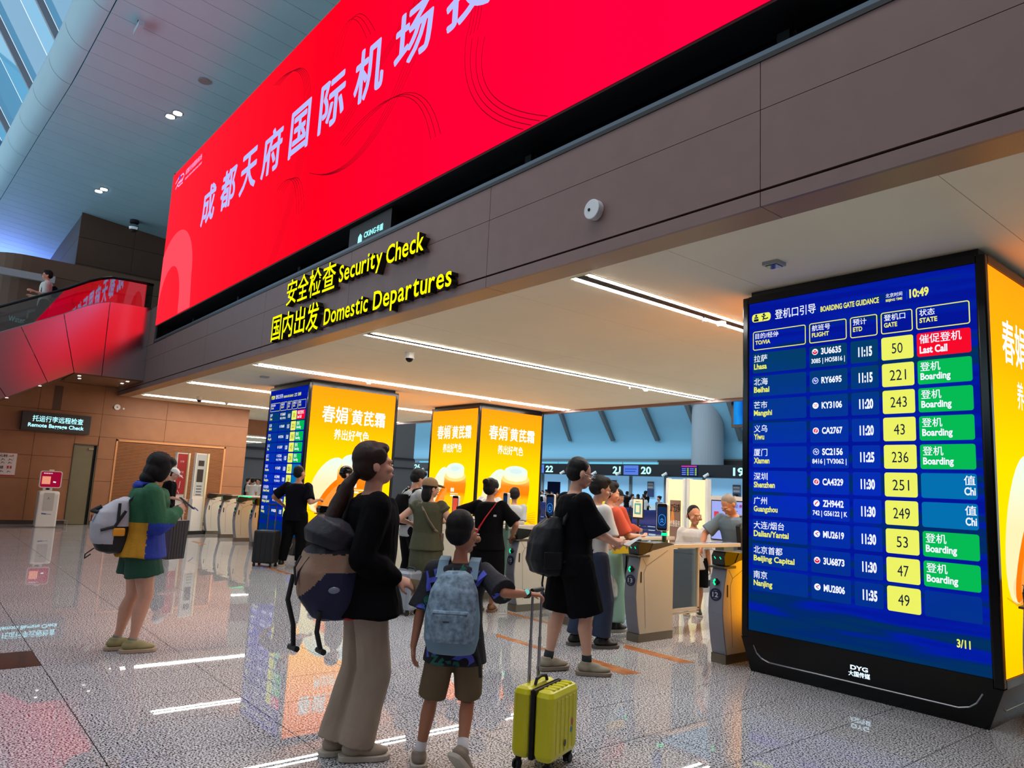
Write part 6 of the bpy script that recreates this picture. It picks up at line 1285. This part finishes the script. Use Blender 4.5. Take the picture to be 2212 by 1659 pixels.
# carrier bag hanging from her far forearm
r = thing('shopping_bag', 'tall pinkish grey paper carrier bag hanging beside the woman in green', 'bag', p.b); A = p.loc(376, 1165, .25)
Mb = Matrix.Translation(p.Mi @ Vector((A.x, A.y, A.z))) @ Matrix.Rotation(p.yaw + .55, 4, 'Z'); hgt = .17
b = MB(); b.add([(-.05, -.095, -hgt), (.05, -.095, -hgt), (.05, .085, -hgt), (-.05, .085, -hgt), (-.05, -.075, hgt), (.05, -.075, hgt), (.05, .105, hgt), (-.05, .105, hgt)], [(0, 3, 2, 1), (4, 5, 6, 7), (0, 1, 5, 4), (2, 3, 7, 6), (3, 0, 4, 7)]); b.cur = 1; b.add([(.051, -.095, -hgt), (.051, .085, -hgt), (.051, .105, hgt), (.051, -.075, hgt)], [(0, 1, 2, 3)])
b.build('bag_body', [mat('bag_pinkgrey', (150, 128, 126), .6), mat('bag_dark', (44, 42, 46), .5)], r, xf=Mb)
b = MB()
for k in range(6): b.box(.0515, .054, -.09 + .03 * k, -.083 + .03 * k, -hgt + .01, hgt - .01)
b.build('flutes', mat('bag_flute', (70, 66, 70), .5), r, xf=Mb); b = MB().tube([(0, -.03, hgt), (0, -.02, hgt + .08), (0, .03, hgt + .10), (0, .06, hgt)], .004); b.build('cord_handle', black_mat, r, xf=Mb)

# 4 --- tall man in black with black rucksack
p = Person('tall man in black T-shirt and long black shorts, with glasses and black rucksack', 1228, 1452, 1.785, 66, .009, look=(.0, -.24), build=1.02, lean=.0)
H = p.H; hp = p.loc(1300, 1150)
p.body(sk1, [(-.09, -.16, 0, .1), (.10, .12, 0.0, -.35)], [((-.02, .36, .62 * H), (-1, -.5, -.3), (1, 0, .2)), ((.10, .36, .61 * H), (.9, -.6, -.6), (-1, 0, .2))], (.7, .8))
p.top(blk, .455, .98, .026, 'shirt', .020, .008, flare=.02); p.bottom(blk, .50, .022, 'shorts', .018, .008)
p.shoes(mat('shoe_taupe2', (150, 138, 118), .7), mat('sole_taupe', (136, 122, 104), .65), 1.15, mat('sock_dark', (34, 40, 42), .9), .045); p.hair('crew', hairm); p.glasses()
hc_ = (p.hd[0] + p.hd[1]) / 2 + Vector((0, .05, .015)); r = thing('paper_sheets', 'white folded slips in the hands of the tall man in black', 'papers', p.w(hc_)); b = MB()
for k in range(3): b.add([p.w(hc_ + Vector((.03 * k - .03, -.03, -.01))), p.w(hc_ + Vector((.03 * k + .02, -.02, -.015))), p.w(hc_ + Vector((.03 * k + .04, .10, .05 + .01 * k))), p.w(hc_ + Vector((.03 * k - .01, .10, .05 + .01 * k)))], [(0, 1, 2, 3)])
b.build('sheet', mat('paper_white', (190, 190, 194), .6), r)
bkp = mat('rucksack_black', (9, 11, 18), .6, bump=.3, bscale=40, spec=.25); yb = -.13
r = sack('rucksack', 'shiny black rucksack on the back of the tall man in black', 'backpack', p, [ring(p, .80, yb - .10, .11, .08), ring(p, .82, yb - .12, .155, .12), ring(p, .92, yb - .14, .17, .15), ring(p, 1.06, yb - .13, .165, .14), ring(p, 1.19, yb - .10, .145, .11), ring(p, 1.28, yb - .06, .10, .06)], bkp, .01, .018, .75)
for x in (-.12, .12): loop(p, x, [(yb - .02, 1.22), (-.07, 1.45), (.01, 1.485), (.09, 1.40), (.115, 1.24), (.05, 1.0), (yb - .02, .92)], .055, .014).build('shoulder_strap', bkp, r, local=True)
MB().tube([(-.03, yb - .10, 1.27), (0, yb - .13, 1.32), (.03, yb - .10, 1.27)], .008).tube([(.10, yb - .17, .84), (.12, yb - .19, .74), (.12, yb - .17, .60)], .009).build('loose_straps', bkp, r, local=True)
MB().box(.155, .175, yb - .20, yb - .04, .86, 1.0).build('side_pocket', bkp, r, local=True, bevel=.012)

# 5 --- man in white tee and jeans, just behind
p = Person('man in white T-shirt and jeans with black rucksack, behind the tall man', 1276, 1396, 1.66, 62, .011, look=(-.1, -.22), lean=.03)
H = p.H; jeans = mat('denim', (34, 46, 72), .85, bump=.3, bscale=70)
p.body(sk1, [(-.08, -.14, 0, .1), (.09, .06, 0, -.1)], [((-.16, .16, .60 * H), (-1, -1, 0)), ((.14, .28, .62 * H), (.6, -1, -.2), (-1, 0, 0))], (.6, .6)); p.top(white_c, .475, .9, .024, 'shirt', .016, .006); p.bottom(jeans, .96, .014, 'jeans', .012, .006)
p.shoes(shoe_bk, mat('sole_grey', (90, 84, 80), .6), 1.15); p.hair('short', hairm); p.glasses(); yb = -.11
r = sack('rucksack', 'black rucksack on the man in the white T-shirt behind the tall man', 'backpack', p, [ring(p, .86, yb - .06, .12, .07), ring(p, .90, yb - .09, .15, .11), ring(p, 1.1, yb - .09, .15, .10), ring(p, 1.26, yb - .05, .11, .06)], blk, .012, .006)
for x in (-.11, .11): loop(p, x, [(yb - .02, 1.2), (-.05, 1.345), (.03, 1.365), (.09, 1.27), (.10, 1.12), (yb, .92)], .05, .014).build('shoulder_strap', blk, r, local=True)
p = Person('person in pale mint trousers with carrier bag, half hidden behind the man in jeans', 1306, 1362, 1.62, 55, .012, look=(-.3, -.1), fem=True)
H = p.H; p.body(sk1, [(-.08, -.05, 0), (.08, .06, 0)], [((-.18, .10, .52 * H),), ((.16, .33, .65 * H), (.6, -1, -.6), (0, 0, 1))], (.5, .5)); p.top(mat('cloth_coral', (206, 82, 54), .8), .48, .9, .02, 'shirt', .012, .005); p.bottom(mat('cloth_mint', (150, 188, 172), .85, bump=.2), .95, .02, 'trousers', .025, .006); p.shoes(shoe_bk, sole_w, 1.15); p.hair('short', hairm)
r = thing('carrier_bag', 'thin white plastic bag with red print hanging by the mint trousers', 'bag', p.w(p.hd[1])); q = p.loc(1318, 1260, -.1)
m = MB(); m.loft([(q + Vector((0, 0, dz)), rx, ry, Vector((1, 0, 0)), Vector((0, 1, 0))) for dz, rx, ry in ((-.17, .06, .05), (-.14, .10, .08), (-.02, .10, .08), (.10, .05, .04), (.22, .012, .012))], n=16); o = remesh('bag_body', m, mat('bag_milky', (190, 190, 186), .4), .012, r, 3, .012); o.parent = r; o.matrix_parent_inverse = wmat(r).inverted(); o.data.transform(p.Mi)
c = p.w(q + Vector((0, -.09, -.02))); MB().box(c.x - .03, c.x + .03, c.y - .02, c.y - .015, c.z - .05, c.z + .05).build('red_print', mat('bagprint_red', (170, 90, 80), .6), r)

# 6-8 --- people past the gates, right
def at(px, pyt, Y_):
    P_ = onY(px, pyt, Y_); return (P_.x, Y_, 0), P_.z
bs, H_ = at(1333, 1057, 8.9)
p = Person('older man in orange jacket and black cap past the gates', 0, 0, H_ - .02, 60, .012, base=bs, look=(-.1, -.1)); p.body(sk2, [(-.08, 0, 0), (.08, 0, 0)], [((-.2, .1, .52 * p.H),), ((.18, .3, .62 * p.H), (.6, -1, -.6))]); p.top(mat('cloth_orange', (206, 78, 42), .8, bump=.3, bscale=50), .47, 1.9, .03, 'jacket', .012, .008); p.bottom(blk, .97); p.shoes(shoe_bk, sole_w); p.hair('crew', mat('hair_grey', (120, 116, 110), .6)); p.cap(mat('cap_black', (26, 24, 26), .8))
bs, H_ = at(1499, 1099, 8.1)
p = Person('boy in white T-shirt with angry-eyes print facing the viewer behind gate 13', 0, 0, H_, 172, .009, base=bs, hs=1.3, look=(.25, -.05), build=1.18); p.body(skin('skin_warm', (196, 138, 102)), [(-.08, 0, 0), (.08, 0, 0)], [((-.2, .06, .48 * p.H),), ((.2, .06, .48 * p.H),)]); p.top(white_c, .45, .95, .03, 'shirt', .02, .008, flare=.02); p.bottom(blk, .5, .03); p.shoes(shoe_bk, sole_w); p.hair('crew', hairm)
fp = lambda u, w, d: tuple(p.sp(.66 + w, .098, u)); MB().ribbon(fp, [(-.045, .055), (-.02, .02), (0, .045), (.02, .02), (.045, .055)], .003).ribbon(fp, [(-.04, .0), (-.008, -.012), (.008, -.012), (.04, .0)], .010).build('shirt_print', mat('print_ink', (50, 50, 54), .8), p.root, local=True)
bs, H_ = at(1578, 1080, 8.2)
p = Person('grey-haired older man in blue-grey polo leaning forward behind gate 12', 0, 0, H_ + .10, 205, .009, base=(bs[0] + .12, bs[1], 0), look=(-.35, -.5), lean=.30, build=1.1); p.body(sk2, [(-.1, 0, 0), (.1, 0, 0)], [((-.26, .2, .50 * p.H), (-1, -.3, 0)), ((.30, .40, .56 * p.H), (1, -.3, 0))]); p.top(mat('polo_bluegrey', (88, 108, 122), .85, bump=.2, bscale=50), .47, .85, .026, 'polo', .016, .007); p.bottom(blk, .97); p.shoes(shoe_bk, sole_w); p.hair('crew', mat('hair_salt', (126, 118, 110), .6))
loop(p, -.11, [tuple(p.sp(.60, -.09))[1:], tuple(p.sp(.80, -.07))[1:], tuple(p.sp(.832, .0))[1:], tuple(p.sp(.78, .085))[1:], tuple(p.sp(.60, .10))[1:]], .05, .012).build('bag_strap', black_mat, p.root, local=True)

# 9 --- man in navy shirt with two cases
p = Person('man in navy polo and black trousers pointing right in front of the left pillar', 628, 1224, 1.70, 22, .013, look=(-.35, 0), build=1.12)
H = p.H; p.body(sk2, [(-.17, -.02, 0, .3), (.12, .05, 0, -.6)], [((-.27, .12, .60 * H), (-1, -.6, 0)), (p.loc(688, 1080, .0), (.5, -.2, -1), (0, 0, -1))], (.5, 1.0)); p.top(mat('polo_navy', (8, 9, 18), .95, spec=.12), .46, .85, .024, 'polo', .016, .006); p.bottom(blk, .97, .014); p.shoes(shoe_bk, mat('sole_cream', (190, 176, 150), .6), 1.15); p.hair('crew', hairm)
def case(x, y, rz, w, d, h, m_, label, handle=True, hm=steel):
    r = thing('suitcase', label, 'suitcase', (x, y, 0), rz); Mx_ = Matrix.Translation((x, y, 0)) @ Matrix.Rotation(rz, 4, 'Z')
    MB().box(-w / 2, w / 2, -d / 2, d / 2, .06, h).build('shell', m_, r, xf=Mx_, bevel=.03)
    for k in range(4): MB().box(-w / 2 + .05 + k * (w - .1) / 3 - .012, -w / 2 + .05 + k * (w - .1) / 3 + .012, -d / 2 - .004, -d / 2 + .004, .10, h - .05).build('rib', m_, r, xf=Mx_)
    for a in (-1, 1):
        for b_ in (-1, 1): MB().cyl((a * (w / 2 - .04) - .012, b_ * (d / 2 - .035), .028), (a * (w / 2 - .04) + .012, b_ * (d / 2 - .035), .028), .028, .028, 14).box(a * (w / 2 - .04) - .014, a * (w / 2 - .04) + .014, b_ * (d / 2 - .035) - .014, b_ * (d / 2 - .035) + .014, .04, .065).build('wheel', black_mat, r, xf=Mx_)
    if handle:
        for a in (-.07, .07): MB().cyl((a, d / 2 - .03, h), (a, d / 2 - .03, h + .42), .009, .009, 8).build('handle_tube', hm, r, xf=Mx_)
        MB().cyl((-.08, d / 2 - .03, h + .43), (.08, d / 2 - .03, h + .43), .013, .013, 8).build('grip', black_mat, r, xf=Mx_)
    return r
bk_s = mat('case_black', (10, 10, 14), .6)
A = onZ(596, 1222); case(A.x + .05, A.y - .22, .7, .38, .25, .60, bk_s, 'black suitcase standing left of the man in navy'); A = onZ(664, 1214); case(A.x, A.y + .15, .9, .40, .26, .55, bk_s, 'black suitcase right of the man in navy, low behind the woman', False)
# 10 guard with helmet
bs, H_ = at(750, 1006, 6.3)
p = Person('guard in black with a dark cycling helmet in front of the yellow advert', 0, 0, H_ - .04, 80, .013, base=bs, build=1.05); p.body(sk1, [(-.08, 0, 0), (.08, 0, 0)], [((-.2, .05, .5 * p.H),), ((.2, .05, .5 * p.H),)]); p.top(blk, .46, 1.9, .026, 'jacket', .01, .006); p.bottom(blk, .97); p.shoes(shoe_bk, shoe_bk); p.hair('crew', hairm); p.glasses()
m = MB(); m.ell(p.h(0, -.008, .086), (.06 * p.H, .072 * p.H, .056 * p.H), p.hR); m.ell(p.h(0, -.03, .062), (.054 * p.H, .05 * p.H, .04 * p.H), p.hR); remesh('helmet', m, black_gloss, .012, p.root, 2)
MB().tube([tuple(p.h(.045, .02, .07)), tuple(p.h(.044, .012, .02)), tuple(p.h(.02, .02, -.008)), tuple(p.h(-.02, .02, -.008)), tuple(p.h(-.044, .012, .02)), tuple(p.h(-.045, .02, .07))], .006, 5).build('chin_strap', black_mat, p.root, local=True)
# 11 man in light grey tee, black rucksack strap
p = Person('man in light grey T-shirt with black shoulder bag looking down at gate 17', 872, 1272, 1.70, 62, .012, base=(-8.66, 5.457, 0), look=(0, -.4), build=1.08)
H = p.H; p.body(sk1, [(-.09, -.05, 0), (.09, .05, 0)], [((-.15, .34, .62 * H),), ((.14, .42, .60 * H), (.5, -1, -.8), (0, 0, -1))], (.6, .6)); p.top(grey_c, .47, .9, .026, 'shirt', .018, .007, hood=False); p.bottom(blk, .97, .016); p.shoes(shoe_bk, sole_w); p.hair('short', hairm); yb = -.12
r = sack('rucksack', 'black rucksack on the man in the light grey T-shirt', 'backpack', p, [ring(p, .95, yb - .05, .12, .06), ring(p, 1.0, yb - .08, .15, .10), ring(p, 1.2, yb - .08, .15, .10), ring(p, 1.36, yb - .04, .11, .06)], blk, .013, .006)
for x in (-.11, .11): loop(p, x, [(yb - .02, 1.3), (-.05, 1.42), (.03, 1.44), (.09, 1.34), (.10, 1.18), (yb, 1.0)], .05, .014).build('shoulder_strap', blk, r, local=True)
# 12 olive dress
p = Person('woman in long olive dress and tan cap with crossbody bag', 912, 1322, 1.56, 15, .010, look=(-.75, -.05), fem=True, build=1.05)
H = p.H; olive = mat('dress_olive', (66, 66, 44), .85, bump=.25, bscale=50)
p.body(sk1, [(-.07, 0, 0, .1), (.07, .05, 0, -.2)], [((-.25, .12, .66 * H), (-1, -.3, -1)), ((.24, .20, .70 * H), (1, -.3, -1.2))], (.6, .6)); p.top(olive, .47, .25, .030, 'dress', .02, .006, flare=.02); p.bottom(olive, .60, .03, 'skirt', .02, .007, skirt=True)
p.shoes(shoe_bk, sole_w, 1.05, mat('sock_dark', (34, 40, 42), .9), .06); p.hair('long', hairm); p.cap(mat('cap_tan', (150, 118, 84), .85, bump=.2)); p.glasses()
r = thing('crossbody_bag', 'small brown crossbody bag with beige striped strap on the olive dress', 'bag', p.b, p.yaw)
MB().box(.135, .185, -.06, .10, .52 * H, .60 * H).build('bag_body', mat('leather_brown', (84, 48, 30), .45), r, local=True, bevel=.015)
b = MB(); b.tube([tuple(p.sp(.83, -.055, -.05)), tuple(p.sp(.78, -.088, -.02)), tuple(p.sp(.70, -.10, .03)), tuple(p.sp(.63, -.085, .08)), (.155, -.02, .60 * H)], .014, 6); b.build('strap', mat('strap_beige', (128, 112, 90), .8), r, local=True)
MB().tube([tuple(p.sp(.77, -.094, -.015)), tuple(p.sp(.70, -.107, .03)), tuple(p.sp(.63, -.092, .08))], .009, 6).build('strap_stripe', mat('strap_stripe', (70, 62, 50), .8), r, local=True)
A = onZ(866, 1328); rr = case(A.x - .05, A.y + .05, .35, .34, .24, .50, mat('case_silver', (150, 158, 170), .22, .4), 'silver suitcase in clear plastic wrap beside the olive dress', False)
MB().tube([(A.x - .1, A.y + .1, .50), (A.x - .06, A.y + .1, .53), (A.x + .06, A.y + .1, .53), (A.x + .1, A.y + .1, .50)], .01).build('carry_handle', black_mat, rr)
# 13 black dress, red strap
p = Person('woman in black dress with wide red shoulder strap leaning on gate 15', 1046, 1322, 1.60, 15, .010, look=(-.35, 0), fem=True, build=1.05)
H = p.H; p.body(sk2, [(-.09, 0, 0), (.07, .05, 0)], [((-.30, .15, .66 * H), (-1, -.3, -.3)), (p.loc(1103, 1158, 0) + Vector((.0, .1, .0)), (1, -.3, -.6), (0, 0, -1))], (.5, .3)); p.top(blk, .47, .95, .028, 'dress', .018, .006, flare=.02); p.bottom(blk, .66, .034, 'skirt', .022, .007, skirt=True)
p.shoes(mat('shoe_brown', (120, 78, 44), .6), mat('sole_brown', (110, 76, 48), .6), 1.1); p.hair('bun', hairm)
b = MB(); pts = [p.sp(.83, -.055, .062), p.sp(.79, -.090, .045), p.sp(.72, -.108, .0), p.sp(.64, -.100, -.05), p.sp(.58, -.085, -.08)]; vs = []
for q in pts: vs += [q + Vector((-.022, 0, -.02)), q + Vector((.022, 0, .02)), q + Vector((.022, .006, .02)), q + Vector((-.022, .006, -.02))]
b.add(vs, [(i * 4 + k, i * 4 + (k + 1) % 4, i * 4 + 4 + (k + 1) % 4, i * 4 + 4 + k) for i in range(4) for k in range(4)]); b.build('red_strap', mat('strap_red', (205, 20, 34), .6), p.root, local=True)
b = MB(); q = p.sp(.735, -.112, .075); b.box(q.x - .018, q.x + .018, q.y - .004, q.y, q.z - .012, q.z + .012); b.build('small_logo', mat('logo_pale', (200, 200, 205), .7), p.root, local=True)
# 14, 15
bs, H_ = at(1060, 1040, 8.6)
p = Person('man in white shirt and dark hat just behind the woman with the red strap', 0, 0, H_ - .03, 20, .014, base=bs); p.body(sk2, [(-.08, 0, 0), (.08, 0, 0)], [((-.2, .05, .5 * p.H),), ((.2, .05, .5 * p.H),)]); p.top(white_c, .46, .9, .024); p.bottom(blk, .97); p.shoes(shoe_bk, sole_w); p.hair('short', hairm); p.cap(mat('cap_black', (26, 24, 26), .8))
bs, H_ = at(1112, 1057, 8.2)
p = Person('boy in pale grey shirt seen from behind against the yellow advert', 0, 0, H_, 5, .013, base=bs, hs=1.15); p.body(sk2, [(-.07, 0, 0), (.07, 0, 0)], [((-.16, .12, .55 * p.H),), ((.16, .12, .55 * p.H),)]); p.top(grey_c, .46, .9, .03); p.bottom(blk, .5, .03); p.shoes(shoe_bk, sole_w); p.hair('short', hairm)
# 16 white cap behind the woman in green
p = Person('person in black with white cap, half hidden behind the woman in green', 352, 1176, 1.57, 95, .015, look=(0, -.5)); p.body(sk1, [(-.08, 0, 0), (.08, 0, 0)], [((-.16, .25, .6 * p.H),), ((.16, .25, .6 * p.H),)]); p.top(blk, .46, .95, .03); p.bottom(blk, .97, .02); p.shoes(mat('shoe_white', (215, 212, 205), .6), sole_w, 1.2); p.hair('crew', hairm); p.cap(mat('cap_white', (222, 220, 218), .8))
# 17 escalator rider
c = onX(106, 584, -20.45)
p = Person('young man in white T-shirt with black rucksack riding the escalator', 0, 0, 1.66, -92, .014, base=(c.x, c.y, 0), z0=c.z - 1.68, look=(0, -.1), build=.95); H = p.H; p.body(sk1, [(-.08, .1, 0), (.08, -.08, 0)], [((-.12, .25, .66 * H),), ((.15, .25, .62 * H), (0, -1, -1))]); p.top(white_c, .46, .85, .028); p.bottom(blk, .97, .02); p.shoes(shoe_bk, sole_w); p.hair('short', hairm); p.glasses(); yb = -.11
r = sack('rucksack', 'black rucksack on the escalator rider', 'backpack', p, [ring(p, .92, yb - .05, .12, .06), ring(p, .96, yb - .08, .15, .10), ring(p, 1.2, yb - .08, .14, .09), ring(p, 1.3, yb - .04, .10, .05)], blk, .014, .004)
for x in (-.11, .11): loop(p, x, [(yb - .02, 1.22), (-.05, 1.35), (.03, 1.365), (.09, 1.27), (.10, 1.12), (yb, .95)], .05, .014).build('shoulder_strap', blk, r, local=True)

# 18 --- people waiting in the far hall and the passage: one build of each of four, then copies
protos = []
for k, (tm, bm_, hr_, fc) in enumerate(((blk, blk, 'short', 10), (white_c, jeans, 'short', 40), (mat('cloth_dusty_pink', (176, 140, 146), .85), blk, 'long', 80), (mat('cloth_slate', (70, 84, 104), .85), jeans, 'bun', -60))):
    c = (-30, 28, 0); p = Person('x', 0, 0, 1.64, fc, .026, group='travellers waiting in the far hall', base=c, fem=k > 1)
    p.body(sk2, [(-.08, 0, 0), (.08, 0, 0)], [((-.2, .08, .5 * 1.64),), ((.2, .1, .52 * 1.64),)], (.3, .3)); p.top(tm, .46, .9, .028); p.bottom(bm_, .97, .018); p.hair(hr_, hairm); p.shoes(shoe_bk, sole_w); protos.append(p.root)
first = [True] * 4
crowd = [(1166, 1068, 27, 0, 'in dark clothes at the left edge of the far queue beside the yellow advert'), (1172, 1060, 29, 1, 'in white, second from the yellow advert in the far queue'), (1180, 1058, 31, 0, 'in dark clothes left of the dark standing monitor'), (1184, 1066, 26, 2, 'in dusty pink in front of the dark standing monitor'), (1192, 1062, 28, 3, 'in slate blue right in front of the dark monitor'), (1318, 1063, 29, 0, 'in dark clothes left of the orange jacket in the far hall'),
         (1355, 1062, 32, 0, 'in dark clothes just right of the black cap'), (1366, 1068, 27, 1, 'in white left of the small cream notice'), (1378, 1068, 29, 2, 'in dusty pink above the small cream notice'), (1391, 1068, 28, 1, 'in white right of the small cream notice'), (1395, 1061, 32, 0, 'in dark clothes far right of the cream notice'), (1424, 1072, 25, 3, 'in slate blue left of the cream banner stand'), (1531, 1062, 25, 0, 'in dark clothes right of the second cream banner'), (1590, 1068, 27, 0, 'in dark clothes next to the large board edge'),
         (882, 1060, 28, 1, 'in white behind the man in light grey'), (890, 1064, 26, 2, 'in dusty pink behind the arm of the man in light grey'), (918, 1068, 25, 0, 'in dark clothes left of the tan cap'), (1480, 1066, 29, 3, 'in slate blue between the two cream banners'), (1205, 1066, 30, 0, 'in dark clothes behind the shoulder of the tall man')]
for px, py, Y_, k, txt in crowd:
    P_ = onY(px, py, Y_); o = protos[k] if first[k] else copy_tree(protos[k]); first[k] = False
    o.location = (P_.x, Y_, 0); s_ = max(.86, min(1.08, P_.z / 1.64)); o.scale = (s_, s_, s_); o.rotation_euler.z = random.uniform(0, 6.28); o['label'] = 'traveller ' + txt
for q, (px, py, X_, k, txt) in enumerate(((536, 1037, -30, 0, 'in dark clothes leftmost past the brown wall'), (545, 1044, -27, 1, 'in white past the end of the brown wall'), (551, 1040, -32, 3, 'in slate blue past the end of the brown wall'), (559, 1040, -28, 1, 'in white at the edge of the left pillar'))):
    P_ = onX(px, py, X_); o = copy_tree(protos[k]); o.location = (P_.x, P_.y, 0); s_ = max(.86, min(1.08, P_.z / 1.64)); o.scale = (s_, s_, s_); o['label'] = 'traveller ' + txt; o.rotation_euler.z = 1.2 * q
bpy.data.scenes.remove(SCR)
